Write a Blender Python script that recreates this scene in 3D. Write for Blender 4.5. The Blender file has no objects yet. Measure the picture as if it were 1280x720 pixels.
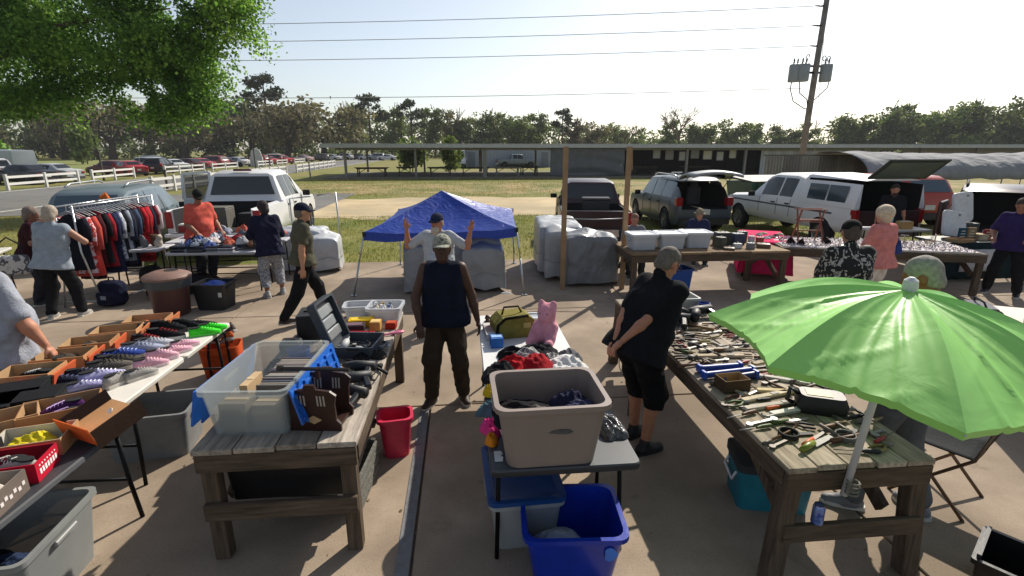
import bpy, bmesh, math, random
import numpy as np
from mathutils import Vector, Matrix, Euler

# ---------------------------------------------------------------- camera, sky, sun, exposure
SC = bpy.context.scene
COL = SC.collection
cam = bpy.data.cameras.new("camera")
cam.sensor_width = 36.0
cam.lens = 18.0
cam.clip_end = 3000
cam_o = bpy.data.objects.new("camera", cam)
COL.objects.link(cam_o)
cam_o.location = (0, 0, 2.45)
cam_o.rotation_euler = (math.radians(90 - 15.13), 0, math.radians(-5.43))
SC.camera = cam_o
SUN_AZ, SUN_EL = math.radians(38), math.radians(38)     # azimuth from +Y towards +X
W = bpy.data.worlds.new("World")
SC.world = W
W.use_nodes = True
_n = W.node_tree.nodes
_sky = _n.new("ShaderNodeTexSky")
_sky.sky_type = 'NISHITA'
_sky.sun_disc = False
_sky.sun_elevation = SUN_EL
_sky.sun_rotation = SUN_AZ
_sky.altitude = 0
_sky.air_density = 1.0
_sky.dust_density = 1.0
_sky.ozone_density = 1.0
_n["Background"].inputs[1].default_value = 0.11
_hs = _n.new("ShaderNodeHueSaturation")
_hs.inputs["Saturation"].default_value = 0.62
W.node_tree.links.new(_sky.outputs[0], _hs.inputs["Color"])
W.node_tree.links.new(_hs.outputs[0], _n["Background"].inputs[0])
sun = bpy.data.lights.new("sun", 'SUN')
sun.energy = 5.0
sun.angle = math.radians(0.55)
sun.color = (1.0, 0.92, 0.80)
sun_o = bpy.data.objects.new("sun", sun)
COL.objects.link(sun_o)
sun_o.rotation_euler = (math.pi / 2 - SUN_EL, 0, math.pi - SUN_AZ)
SC.view_settings.view_transform = 'Standard'
SC.view_settings.look = 'None'
SC.view_settings.exposure = 0.30
SC.view_settings.gamma = 1.0
SC.render.engine = 'CYCLES'
SC.cycles.use_denoising = True
SC.cycles.max_bounces = 6
SC.cycles.diffuse_bounces = 3
SC.cycles.glossy_bounces = 3
SC.cycles.transmission_bounces = 5
SC.cycles.transparent_max_bounces = 8
SC.cycles.volume_bounces = 0
SC.cycles.caustics_reflective = False
SC.cycles.caustics_refractive = False

# ---------------------------------------------------------------- small helpers
R = random.Random(7)
rad = math.radians


def lin(c):
    return tuple(((x / 255) / 12.92 if x <= 10 else ((x / 255 + 0.055) / 1.055) ** 2.4) for x in c)


def hx(s):
    return lin(tuple(int(s[i:i + 2], 16) for i in (0, 2, 4)))


_MC = {}


def mat(col, rough=0.7, kind='plain', scale=6.0, var=0.18, bump=0.0, bscale=None, metal=0.0, alpha=1.0, col2=None, trans=0.0, ior=1.45, spec=0.5, sss=0):
    """procedural Principled material; col is an sRGB hex string of the surface's own colour"""
    key = (col, rough, kind, scale, var, bump, bscale, metal, alpha, col2, trans, spec)
    if key in _MC:
        return _MC[key]
    m = bpy.data.materials.new(kind + "_" + str(col))
    m.use_nodes = True
    nt = m.node_tree
    N, L = nt.nodes, nt.links
    b = N["Principled BSDF"]
    c = hx(col)
    b.inputs["Roughness"].default_value = rough
    b.inputs["Metallic"].default_value = metal
    b.inputs["Alpha"].default_value = alpha
    b.inputs["Specular IOR Level"].default_value = spec
    b.inputs["Transmission Weight"].default_value = trans
    b.inputs["IOR"].default_value = ior
    tc = N.new("ShaderNodeTexCoord")
    if var > 0 or col2:
        vec = tc.outputs["Object"]
        if kind == 'wood':
            mp = N.new("ShaderNodeMapping")
            mp.inputs["Scale"].default_value = (12, 1.0, 12)
            L.new(vec, mp.inputs[0])
            vec = mp.outputs[0]
        if kind == 'woodz':
            mp = N.new("ShaderNodeMapping")
            mp.inputs["Scale"].default_value = (14, 14, 1.0)
            L.new(vec, mp.inputs[0])
            vec = mp.outputs[0]
        if kind == 'woodx':
            mp = N.new("ShaderNodeMapping")
            mp.inputs["Scale"].default_value = (1.0, 12, 12)
            L.new(vec, mp.inputs[0])
            vec = mp.outputs[0]
        no = N.new("ShaderNodeTexNoise")
        no.inputs["Scale"].default_value = scale
        no.inputs["Detail"].default_value = 6
        no.inputs["Roughness"].default_value = 0.62
        L.new(vec, no.inputs["Vector"])
        rp = N.new("ShaderNodeValToRGB")
        rp.color_ramp.elements[0].position = 0.32
        rp.color_ramp.elements[1].position = 0.68
        c2 = hx(col2) if col2 else tuple(min(1, x * (1 + var)) for x in c)
        c1 = c if col2 else tuple(x * (1 - var) for x in c)
        rp.color_ramp.elements[0].color = (*c1, 1)
        rp.color_ramp.elements[1].color = (*c2, 1)
        L.new(no.outputs[0], rp.inputs[0])
        L.new(rp.outputs[0], b.inputs["Base Color"])
    else:
        b.inputs["Base Color"].default_value = (*c, 1)
    if bump > 0:
        n2 = N.new("ShaderNodeTexNoise")
        n2.inputs["Scale"].default_value = bscale or scale * 4
        n2.inputs["Detail"].default_value = 4
        L.new(tc.outputs["Object"], n2.inputs["Vector"])
        bp = N.new("ShaderNodeBump")
        bp.inputs["Strength"].default_value = bump
        bp.inputs["Distance"].default_value = 0.02
        L.new(n2.outputs[0], bp.inputs["Height"])
        L.new(bp.outputs[0], b.inputs["Normal"])
    _MC[key] = m
    return m


def plastic(c, r=0.38): return mat(c, r, 'plastic', 11, 0.13, 0.06, 26)
def cloth(c, c2=None): return mat(c, 0.92, 'cloth', 14, 0.16, 0.35, 60, col2=c2, spec=0.15)
def paint(c): return mat(c, 0.28, 'paint', 1.3, 0.05, spec=0.6)
def card(c): return mat(c, 0.85, 'cardboard', 7, 0.10, 0.08, 40, spec=0.2)
def metal(c, r=0.4): return mat(c, r, 'metal', 12, 0.12, metal=0.85)
def wood(c, k='wood'): return mat(c, 0.88, k, 3.5, 0.42, 0.35, 9, spec=0.2)
def skin(c): return mat(c, 0.55, 'skin', 18, 0.10, spec=0.35)


def crumple(col, rough=.45, scale=4.0, strength=.7, metal=0.0, fine=22):
    """sheet plastic: facets and creases as relief"""
    m = mat(col, rough, 'tarp_%g' % scale, 3, .12, metal=metal)
    m = m.copy()
    N, L = m.node_tree.nodes, m.node_tree.links
    tc = N.new("ShaderNodeTexCoord")
    ns = N.new("ShaderNodeTexNoise")
    ns.inputs["Scale"].default_value = scale * .7
    L.new(tc.outputs["Object"], ns.inputs["Vector"])
    vm = N.new("ShaderNodeVectorMath")
    vm.operation = 'MULTIPLY_ADD'
    L.new(ns.outputs[1], vm.inputs[0])
    vm.inputs[1].default_value = (.35, .35, .35)
    L.new(tc.outputs["Object"], vm.inputs[2])
    mp = N.new("ShaderNodeMapping")
    mp.inputs["Scale"].default_value = (1, 1, .55)
    L.new(vm.outputs[0], mp.inputs[0])
    h = None
    for sc, w in ((scale, 1.0), (scale * 2.7, .35)):
        vo = N.new("ShaderNodeTexVoronoi")
        vo.inputs["Scale"].default_value = sc
        L.new(mp.outputs[0], vo.inputs["Vector"])
        mu = N.new("ShaderNodeMath")
        mu.operation = 'MULTIPLY_ADD'
        mu.inputs[1].default_value = w
        L.new(vo.outputs[0], mu.inputs[0])
        if h:
            L.new(h, mu.inputs[2])
        h = mu.outputs[0]
    bp = N.new("ShaderNodeBump")
    bp.inputs["Strength"].default_value = strength
    bp.inputs["Distance"].default_value = .12
    L.new(h, bp.inputs["Height"])
    L.new(bp.outputs[0], N["Principled BSDF"].inputs["Normal"])
    return m


GLASS_DARK = mat('14181b', 0.06, 'glass', 2, 0.05, spec=0.7)
GLASS_BLUE = mat('4a5a66', 0.08, 'glass', 2, 0.05, spec=0.7)
RUBBER = mat('17171a', 0.85, 'rubber', 20, 0.2)
DARK = mat('101114', 0.8, 'dark', 8, 0.2)
CHROME = metal('b8babd', 0.2)


class B:
    """collects faces of one mesh"""

    def __init__(s):
        s.v, s.f, s.m = [], [], []

    def add(s, v, f, m=0):
        o = len(s.v)
        s.v += [tuple(map(float, p)) for p in v]
        s.f += [tuple(i + o for i in q) for q in f]
        s.m += [m] * len(f)
        return s

    def box(s, c, d, rz=0, rx=0, ry=0, m=0, taper=1.0):
        x, y, z = d[0] / 2, d[1] / 2, d[2] / 2
        P = [(-x, -y, -z), (x, -y, -z), (x, y, -z), (-x, y, -z)]
        P += [(a * taper, b * taper, z) for a, b, _ in P]
        if rz or rx or ry:
            M = Euler((rx, ry, rz)).to_matrix()
            P = [M @ Vector(p) for p in P]
        P = [(p[0] + c[0], p[1] + c[1], p[2] + c[2]) for p in P]
        return s.add(P, [(0, 3, 2, 1), (4, 5, 6, 7), (0, 1, 5, 4), (1, 2, 6, 5), (2, 3, 7, 6), (3, 0, 4, 7)], m)

    def beam(s, p, q, w, t, m=0, up=(0, 0, 1)):
        """rectangular bar from p to q"""
        p, q = Vector(p), Vector(q)
        d = (q - p).normalized()
        u = Vector(up)
        if abs(d.dot(u)) > 0.97:
            u = Vector((0, 1, 0))
        a = d.cross(u).normalized() * (w / 2)
        b = a.cross(d).normalized() * (t / 2)
        P = [p - a - b, p + a - b, p + a + b, p - a + b, q - a - b, q + a - b, q + a + b, q - a + b]
        return s.add(P, [(0, 3, 2, 1), (4, 5, 6, 7), (0, 1, 5, 4), (1, 2, 6, 5), (2, 3, 7, 6), (3, 0, 4, 7)], m)

    def cyl(s, p, q, r, r2=None, n=12, m=0, cap=True):
        return s.tube([p, q], [r, r if r2 is None else r2], n, m, cap)

    def tube(s, pts, r, n=8, m=0, cap=True):
        pts = [Vector(p) for p in pts]
        k = len(pts)
        rs = r if isinstance(r, (list, tuple)) else [r] * k
        V = []
        pu = None
        for i, p in enumerate(pts):
            d = (pts[min(i + 1, k - 1)] - pts[max(i - 1, 0)]).normalized()
            if pu is None:
                u = Vector((0, 0, 1)) if abs(d.z) < 0.9 else Vector((1, 0, 0))
                a = d.cross(u).normalized()
            else:
                a = (pu - d * pu.dot(d)).normalized()
            pu = a
            b = d.cross(a)
            V += [p + (a * math.cos(2 * math.pi * j / n) + b * math.sin(2 * math.pi * j / n)) * rs[i] for j in range(n)]
        F = [(i * n + j, i * n + (j + 1) % n, (i + 1) * n + (j + 1) % n, (i + 1) * n + j) for i in range(k - 1) for j in range(n)]
        if cap:
            F += [tuple(range(n - 1, -1, -1)), tuple((k - 1) * n + j for j in range(n))]
        return s.add(V, F, m)

    def loft(s, rings, m=0, cap=(True, True)):
        n = len(rings[0])
        V = [p for r in rings for p in r]
        F = [(i * n + j, i * n + (j + 1) % n, (i + 1) * n + (j + 1) % n, (i + 1) * n + j) for i in range(len(rings) - 1) for j in range(n)]
        if cap[0]:
            F.append(tuple(range(n - 1, -1, -1)))
        if cap[1]:
            F.append(tuple((len(rings) - 1) * n + j for j in range(n)))
        return s.add(V, F, m)

    def lathe(s, prof, c=(0, 0, 0), n=24, m=0, sx=1, sy=1, cap=(True, True)):
        return s.loft([[(c[0] + r * math.cos(2 * math.pi * j / n) * sx, c[1] + r * math.sin(2 * math.pi * j / n) * sy, c[2] + z) for j in range(n)] for r, z in prof], m, cap)

    def grid(s, fn, nu, nv, m=0):
        V = [fn(i / nu, j / nv) for i in range(nu + 1) for j in range(nv + 1)]
        w = nv + 1
        return s.add(V, [(i * w + j, (i + 1) * w + j, (i + 1) * w + j + 1, i * w + j + 1) for i in range(nu) for j in range(nv)], m)

    def prism(s, poly, z0, z1, m=0):
        return s.loft([[(x, y, z0) for x, y in poly], [(x, y, z1) for x, y in poly]], m)

    def mesh(s, name, mats, smooth=False):
        me = bpy.data.meshes.new(name)
        me.from_pydata(s.v, [], s.f)
        for mm in (mats if isinstance(mats, (list, tuple)) else [mats]):
            me.materials.append(mm)
        if any(s.m):
            me.polygons.foreach_set("material_index", s.m)
        if smooth:
            me.polygons.foreach_set("use_smooth", [True] * len(me.polygons))
            if smooth == 2:
                me.set_sharp_from_angle(angle=rad(38))
        me.update()
        return me

    def build(s, name, mats, parent=None, smooth=False, loc=(0, 0, 0), rz=0, bev=0, solid=0, rot=None):
        o = bpy.data.objects.new(name, s.mesh(name, mats, smooth))
        return put(o, parent, loc, rz, bev, solid, rot)


def put(o, parent=None, loc=(0, 0, 0), rz=0, bev=0, solid=0, rot=None):
    COL.objects.link(o)
    o.location = loc
    o.rotation_euler = rot if rot else (0, 0, rz)
    o.parent = parent
    if solid:
        md = o.modifiers.new("thickness", 'SOLIDIFY')
        md.thickness = solid
        md.offset = 0
    if bev:
        md = o.modifiers.new("bevel", 'BEVEL')
        md.width = bev
        md.segments = 1
        md.limit_method = 'ANGLE'
    return o


def tag(o, label, cat, group=None, kind=None):
    if label:
        o['label'] = label
    if cat:
        o['category'] = cat
    if group:
        o['group'] = group
    if kind:
        o['kind'] = kind
    return o


def thing(name, label, cat, loc=(0, 0, 0), rz=0, group=None, rot=None):
    o = bpy.data.objects.new(name, None)
    o.empty_display_size = 0.1
    COL.objects.link(o)
    o.location = loc
    o.rotation_euler = rot if rot else (0, 0, rz)
    return tag(o, label, cat, group)


def struct(b, name, mats, **k):
    return tag(b.build(name, mats, **k), None, None, kind='structure')


def dup(o, loc=None, rz=None, label=None, group=None, mats=None, parent=None, rot=None, scale=None):
    """copy of a thing with its parts and sub-parts; mats replaces the first material by part name"""
    c = o.copy()
    COL.objects.link(c)
    c.parent = parent
    if loc is not None:
        c.location = loc
    if rz is not None:
        c.rotation_euler = (0, 0, rz)
    if rot is not None:
        c.rotation_euler = rot
    if scale is not None:
        c.scale = scale
    if label:
        c['label'] = label
    if group:
        c['group'] = group
    if mats and c.type == 'MESH':
        k = c.name.split('.')[0]
        if k in mats:
            c.material_slots[0].link = 'OBJECT'
            c.material_slots[0].material = mats[k]
    for ch in list(KIDS.get(o.name, [])) or [x for x in o.children]:
        dup(ch, mats=mats, parent=c)
    return c


KIDS = {}


def rrect(w, d, r, n=4, c=(0, 0)):
    """rounded rectangle outline"""
    P = []
    for cx, cy, a0 in ((w / 2 - r, d / 2 - r, 0), (-w / 2 + r, d / 2 - r, 90), (-w / 2 + r, -d / 2 + r, 180), (w / 2 - r, -d / 2 + r, 270)):
        for k in range(n + 1):
            a = rad(a0 + 90 * k / n)
            P.append((c[0] + cx + r * math.cos(a), c[1] + cy + r * math.sin(a)))
    return P


def ring(w, d, r, z, n=4, c=(0, 0)):
    return [(x, y, z) for x, y in rrect(w, d, r, n, c)]


def leafquads(P, size, rng, up=0.0, jit=0.5):
    """random quads at the points P"""
    n = len(P)
    a = rng.normal(size=(n, 3))
    a /= np.linalg.norm(a, axis=1)[:, None] + 1e-9
    b = rng.normal(size=(n, 3))
    b[:, 2] += up
    b -= a * (a * b).sum(1)[:, None]
    b /= np.linalg.norm(b, axis=1)[:, None] + 1e-9
    s = (size * (1 - jit / 2 + jit * rng.random(n)))[:, None] if np.isscalar(size) else size[:, None]
    q = np.stack([P - a * s * .5, P + b * s * .62, P + a * s * .5, P - b * s * .62], 1)
    return q.reshape(-1, 3)


def quadmesh(name, V, mats, smooth=False, mi=None):
    n = len(V) // 4
    me = bpy.data.meshes.new(name)
    me.vertices.add(n * 4)
    me.vertices.foreach_set("co", np.ascontiguousarray(V, np.float32).ravel())
    me.loops.add(n * 4)
    me.loops.foreach_set("vertex_index", np.arange(n * 4, dtype=np.int32))
    me.polygons.add(n)
    me.polygons.foreach_set("loop_start", np.arange(0, n * 4, 4, dtype=np.int32))
    me.polygons.foreach_set("loop_total", np.full(n, 4, np.int32))
    for m in (mats if isinstance(mats, (list, tuple)) else [mats]):
        me.materials.append(m)
    if mi is not None:
        me.polygons.foreach_set("material_index", mi)
    me.update()
    me.validate()
    return me


# ---------------------------------------------------------------- implicit shapes turned into one smooth surface
class SDF:
    """union of soft shapes sampled on a grid, surfaced by surface nets"""

    def __init__(s, lo, hi, vox, k=0.02):
        s.lo = np.array(lo, np.float32)
        s.vox = vox
        s.n = np.ceil((np.array(hi) - s.lo) / vox).astype(int) + 1
        s.F = np.full(s.n, 1.0, np.float32)
        s.k = k

    def _sub(s, lo, hi, k):
        pad = k + 2.5 * s.vox
        a = np.clip(np.floor((np.array(lo) - pad - s.lo) / s.vox).astype(int), 0, s.n)
        b = np.clip(np.ceil((np.array(hi) + pad - s.lo) / s.vox).astype(int) + 1, 0, s.n)
        if (b <= a).any():
            return None, None
        ax = [s.lo[i] + s.vox * np.arange(a[i], b[i], dtype=np.float32) for i in range(3)]
        return (slice(a[0], b[0]), slice(a[1], b[1]), slice(a[2], b[2])), np.meshgrid(*ax, indexing='ij', sparse=True)

    def _put(s, sl, d, k, sub=False):
        f = s.F[sl]
        if sub:
            s.F[sl] = np.maximum(f, -d)
        elif k <= 0:
            s.F[sl] = np.minimum(f, d)
        else:
            h = np.maximum(k - np.abs(f - d), 0) / k
            s.F[sl] = np.minimum(f, d) - h * h * k * 0.25

    def cone(s, p, q, r1, r2=None, k=None, sub=False, sq=None):
        r2 = r1 if r2 is None else r2
        k = s.k if k is None else k
        p, q = np.array(p, np.float32), np.array(q, np.float32)
        rm = max(r1, r2)
        sl, g = s._sub(np.minimum(p, q) - rm, np.maximum(p, q) + rm, k)
        if sl is None:
            return s
        ba = q - p
        l2 = float((ba * ba).sum()) + 1e-9
        X, Y, Z = g[0] - p[0], g[1] - p[1], g[2] - p[2]
        t = np.clip((X * ba[0] + Y * ba[1] + Z * ba[2]) / l2, 0, 1)
        d = np.sqrt((X - t * ba[0]) ** 2 + (Y - t * ba[1]) ** 2 + (Z - t * ba[2]) ** 2) - (r1 + (r2 - r1) * t)
        s._put(sl, d, k, sub)
        return s

    def ell(s, c, r, M=None, k=None, sub=False):
        k = s.k if k is None else k
        c = np.array(c, np.float32)
        r = np.array(r, np.float32)
        rm = r.max() if M is not None else r
        sl, g = s._sub(c - rm, c + rm, k)
        if sl is None:
            return s
        X, Y, Z = g[0] - c[0], g[1] - c[1], g[2] - c[2]
        if M is not None:
            M = np.array(M, np.float32)
            X, Y, Z = (M[0][0] * X + M[1][0] * Y + M[2][0] * Z, M[0][1] * X + M[1][1] * Y + M[2][1] * Z, M[0][2] * X + M[1][2] * Y + M[2][2] * Z)
        k0 = np.sqrt((X / r[0]) ** 2 + (Y / r[1]) ** 2 + (Z / r[2]) ** 2)
        k1 = np.sqrt((X / r[0] ** 2) ** 2 + (Y / r[1] ** 2) ** 2 + (Z / r[2] ** 2) ** 2) + 1e-6
        s._put(sl, k0 * (k0 - 1) / k1, k, sub)
        return s

    def boxr(s, c, d, r=0.02, k=None, rz=0, sub=False):
        k = s.k if k is None else k
        c = np.array(c, np.float32)
        h = np.array(d, np.float32) / 2 - r
        e = np.linalg.norm(np.array(d) / 2) if rz else np.array(d) / 2
        sl, g = s._sub(c - e, c + e, k)
        if sl is None:
            return s
        X, Y, Z = g[0] - c[0], g[1] - c[1], g[2] - c[2]
        if rz:
            cc, ss = math.cos(rz), math.sin(rz)
            X, Y = X * cc + Y * ss, -X * ss + Y * cc
        qx, qy, qz = np.abs(X) - h[0], np.abs(Y) - h[1], np.abs(Z) - h[2]
        d = np.sqrt(np.maximum(qx, 0) ** 2 + np.maximum(qy, 0) ** 2 + np.maximum(qz, 0) ** 2) + np.minimum(np.maximum(np.maximum(qx, qy), qz), 0) - r
        s._put(sl, d, k, sub)
        return s

    def axes(s):
        ax = [s.lo[i] + s.vox * np.arange(s.n[i], dtype=np.float32) for i in range(3)]
        return np.meshgrid(*ax, indexing='ij', sparse=True)

    def cut(s, p, nrm):
        """remove what lies on the side the normal points to"""
        X, Y, Z = s.axes()
        nrm = np.array(nrm, np.float32)
        nrm /= np.linalg.norm(nrm)
        s.F = np.maximum(s.F, (X - p[0]) * nrm[0] + (Y - p[1]) * nrm[1] + (Z - p[2]) * nrm[2])
        return s

    def ripple(s, amp, fr, seed=0, zw=None):
        rg = np.random.default_rng(seed)
        X, Y, Z = s.axes()
        f = 0
        for i in range(6):
            w = rg.normal(size=3) * fr * (0.5 + 0.3 * i)
            f = f + np.sin(X * w[0] + Y * w[1] + Z * w[2] + rg.random() * 6.3) / (1 + 0.5 * i)
        f = np.clip(0.5 - np.abs(f) * 0.5, -0.35, 0.5)
        s.F = s.F - (amp * f * (zw(Z) if zw else 1)).astype(np.float32)
        return s

    def surface(s):
        F = s.F
        F[0], F[-1], F[:, 0], F[:, -1], F[:, :, 0], F[:, :, -1] = 1, 1, 1, 1, 1, 1
        S = F < 0
        nx, ny, nz = F.shape
        cnt = np.zeros((nx - 1, ny - 1, nz - 1), np.uint8)
        for i in (0, 1):
            for j in (0, 1):
                for k in (0, 1):
                    cnt += S[i:nx - 1 + i, j:ny - 1 + j, k:nz - 1 + k]
        act = np.argwhere((cnt > 0) & (cnt < 8))
        idx = np.full(cnt.shape, -1, np.int32)
        idx[act[:, 0], act[:, 1], act[:, 2]] = np.arange(len(act))
        co = {}
        for i in (0, 1):
            for j in (0, 1):
                for k in (0, 1):
                    co[i, j, k] = F[act[:, 0] + i, act[:, 1] + j, act[:, 2] + k]
        acc = np.zeros((len(act), 3), np.float32)
        num = np.zeros(len(act), np.float32)
        for a in co:
            for ax in range(3):
                if a[ax] == 0:
                    b = list(a)
                    b[ax] = 1
                    fa, fb = co[a], co[tuple(b)]
                    m = (fa < 0) != (fb < 0)
                    t = np.where(m, fa / np.where(m, fa - fb, 1), 0)
                    p = np.zeros((len(act), 3), np.float32)
                    for q in range(3):
                        p[:, q] = t if q == ax else a[q]
                    acc += p * m[:, None]
                    num += m
        V = (act + acc / num[:, None]) * s.vox + s.lo
        Q = []
        for ax in range(3):
            o1, o2 = [(1, 2), (2, 0), (0, 1)][ax]
            sl0 = [slice(1, -1)] * 3
            sl0[ax] = slice(0, -1)
            sl1 = [slice(1, -1)] * 3
            sl1[ax] = slice(1, None)
            a, b = S[tuple(sl0)], S[tuple(sl1)]
            for flip, msk in ((False, a & ~b), (True, b & ~a)):
                e = np.argwhere(msk)
                if not len(e):
                    continue
                off = np.ones(3, int)
                off[ax] = 0
                e = e + off
                qs = []
                for d1, d2 in ((0, 0), (1, 0), (1, 1), (0, 1)):
                    c = e.copy()
                    c[:, o1] -= d1
                    c[:, o2] -= d2
                    qs.append(idx[c[:, 0], c[:, 1], c[:, 2]])
                q = np.stack(qs, 1)
                Q.append(q[:, ::-1] if flip else q)
        Q = np.concatenate(Q)
        Q = Q[(Q >= 0).all(1)]
        return V, Q

    def mesh(s, name, m, smooth=True, relax=0):
        V, Q = s.surface()
        me = bpy.data.meshes.new(name)
        me.vertices.add(len(V))
        if relax:
            e = np.concatenate([Q[:, [0, 1]], Q[:, [1, 2]], Q[:, [2, 3]], Q[:, [3, 0]]])
            for _ in range(relax):
                acc = np.zeros_like(V)
                n = np.zeros(len(V))
                for a, b in ((0, 1), (1, 0)):
                    for d in range(3):
                        acc[:, d] += np.bincount(e[:, a], V[e[:, b], d], len(V))
                    n += np.bincount(e[:, a], minlength=len(V))
                V = V * 0.5 + 0.5 * acc / np.maximum(n, 1)[:, None]
        me.vertices.foreach_set("co", np.ascontiguousarray(V, np.float32).ravel())
        me.loops.add(len(Q) * 4)
        me.loops.foreach_set("vertex_index", Q.astype(np.int32).ravel())
        me.polygons.add(len(Q))
        me.polygons.foreach_set("loop_start", np.arange(0, len(Q) * 4, 4, dtype=np.int32))
        me.polygons.foreach_set("loop_total", np.full(len(Q), 4, np.int32))
        for mm in (m if isinstance(m, (list, tuple)) else [m]):
            me.materials.append(mm)
        if smooth:
            me.polygons.foreach_set("use_smooth", [True] * len(Q))
        me.update()
        return me

    def build(s, name, m, parent=None, loc=(0, 0, 0), rz=0, relax=1):
        return put(bpy.data.objects.new(name, s.mesh(name, m, True, relax)), parent, loc, rz)

# ================================================================ THE SETTING
def noise_mat(name, stops, scale=1.0, rough=0.95, bump=0.3, bscale=30, detail=8, scale2=None, mixc=None, coord='Object', dist=0.02, grit=0):
    """ground material: colour ramp over noise, blotches of a second noise, fine relief"""
    m = bpy.data.materials.new(name)
    m.use_nodes = True
    N, L = m.node_tree.nodes, m.node_tree.links
    b = N["Principled BSDF"]
    b.inputs["Roughness"].default_value = rough
    b.inputs["Specular IOR Level"].default_value = 0.25
    tc = N.new("ShaderNodeTexCoord")
    no = N.new("ShaderNodeTexNoise")
    no.inputs["Scale"].default_value = scale
    no.inputs["Detail"].default_value = detail
    no.inputs["Roughness"].default_value = 0.65
    L.new(tc.outputs[coord], no.inputs["Vector"])
    rp = N.new("ShaderNodeValToRGB")
    e = rp.color_ramp.elements
    while len(e) < len(stops):
        e.new(0.5)
    for k, (p, c) in enumerate(stops):
        e[k].position = p
        e[k].color = (*hx(c), 1)
    L.new(no.outputs[0], rp.inputs[0])
    out = rp.outputs[0]
    if mixc:
        n3 = N.new("ShaderNodeTexNoise")
        n3.inputs["Scale"].default_value = scale2
        n3.inputs["Detail"].default_value = 5
        L.new(tc.outputs[coord], n3.inputs["Vector"])
        r3 = N.new("ShaderNodeValToRGB")
        r3.color_ramp.elements[0].position = 0.42
        r3.color_ramp.elements[1].position = 0.62
        L.new(n3.outputs[0], r3.inputs[0])
        mx = N.new("ShaderNodeMix")
        mx.data_type = 'RGBA'
        L.new(r3.outputs[0], mx.inputs[0])
        L.new(out, mx.inputs[6])
        mx.inputs[7].default_value = (*hx(mixc), 1)
        out = mx.outputs[2]
    if grit:
        n5 = N.new("ShaderNodeTexNoise")
        n5.inputs["Scale"].default_value = 2.3
        n5.inputs["Detail"].default_value = 7
        n5.inputs["Roughness"].default_value = 0.7
        L.new(tc.outputs[coord], n5.inputs["Vector"])
        r5 = N.new("ShaderNodeValToRGB")
        r5.color_ramp.elements[0].position = 0.60
        r5.color_ramp.elements[0].color = (1, 1, 1, 1)
        r5.color_ramp.elements[1].position = 0.72
        r5.color_ramp.elements[1].color = (.70, .69, .68, 1)
        L.new(n5.outputs[0], r5.inputs[0])
        m5 = N.new("ShaderNodeMix")
        m5.data_type = 'RGBA'
        m5.blend_type = 'MULTIPLY'
        m5.inputs[0].default_value = 1
        L.new(out, m5.inputs[6])
        L.new(r5.outputs[0], m5.inputs[7])
        out = m5.outputs[2]
        n4 = N.new("ShaderNodeTexNoise")
        n4.inputs["Scale"].default_value = grit
        n4.inputs["Detail"].default_value = 3
        L.new(tc.outputs[coord], n4.inputs["Vector"])
        r4 = N.new("ShaderNodeValToRGB")
        r4.color_ramp.elements[0].position = 0.34
        r4.color_ramp.elements[0].color = (.84, .83, .82, 1)
        r4.color_ramp.elements[1].position = 0.46
        r4.color_ramp.elements[1].color = (1, 1, 1, 1)
        L.new(n4.outputs[0], r4.inputs[0])
        m4 = N.new("ShaderNodeMix")
        m4.data_type = 'RGBA'
        m4.blend_type = 'MULTIPLY'
        m4.inputs[0].default_value = 1
        L.new(out, m4.inputs[6])
        L.new(r4.outputs[0], m4.inputs[7])
        out = m4.outputs[2]
    L.new(out, b.inputs["Base Color"])
    n2 = N.new("ShaderNodeTexNoise")
    n2.inputs["Scale"].default_value = bscale
    n2.inputs["Detail"].default_value = 6
    L.new(tc.outputs[coord], n2.inputs["Vector"])
    bp = N.new("ShaderNodeBump")
    bp.inputs["Strength"].default_value = bump
    bp.inputs["Distance"].default_value = dist
    L.new(n2.outputs[0], bp.inputs["Height"])
    L.new(bp.outputs[0], b.inputs["Normal"])
    return m


GRASS = noise_mat("grass_ground", [(0.3, '4c5a26'), (0.5, '6c7034'), (0.7, '877f48')], 0.9, bump=0.8, bscale=18, scale2=0.12, mixc='7d7444')
CONC = noise_mat("concrete", [(0.25, '877867'), (0.5, '998977'), (0.75, 'a79784')], 2.6, rough=0.9, bump=0.15, bscale=90, scale2=0.7, mixc='7f7161', detail=12, grit=75)
DIRT = noise_mat("dirt", [(0.3, 'a4906f'), (0.5, 'bda986'), (0.7, 'cbb996')], 0.6, bump=0.6, bscale=8, scale2=0.25, mixc='a5977a')
ASPH = noise_mat("asphalt", [(0.3, '60605f'), (0.55, '6e6d6b'), (0.75, '7a7875')], 1.2, rough=0.85, bump=0.2, bscale=60, scale2=0.15, mixc='757370')


def wob_sheet(name, x0, x1, y0, y1, z, m, amp=0.6, n=60, seed=1):
    """ground sheet with ragged long edges"""
    rg = random.Random(seed)
    ph = [rg.random() * 6.3 for _ in range(8)]
    w = lambda x, o: amp * (0.5 * math.sin(x * 0.55 + ph[o]) + 0.3 * math.sin(x * 1.7 + ph[o + 1]) + 0.2 * math.sin(x * 4.3 + ph[o + 2]))
    b = B()
    b.grid(lambda u, v: (x0 + (x1 - x0) * u, (y0 + w(u * (x1 - x0), 0)) * (1 - v) + (y1 + w(u * (x1 - x0), 4)) * v, z), n, 3)
    return struct(b, name, m)


g = B()
g.box((0, 380, -0.55), (1800, 1000, 1.0))
struct(g, 'ground', GRASS)
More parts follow.
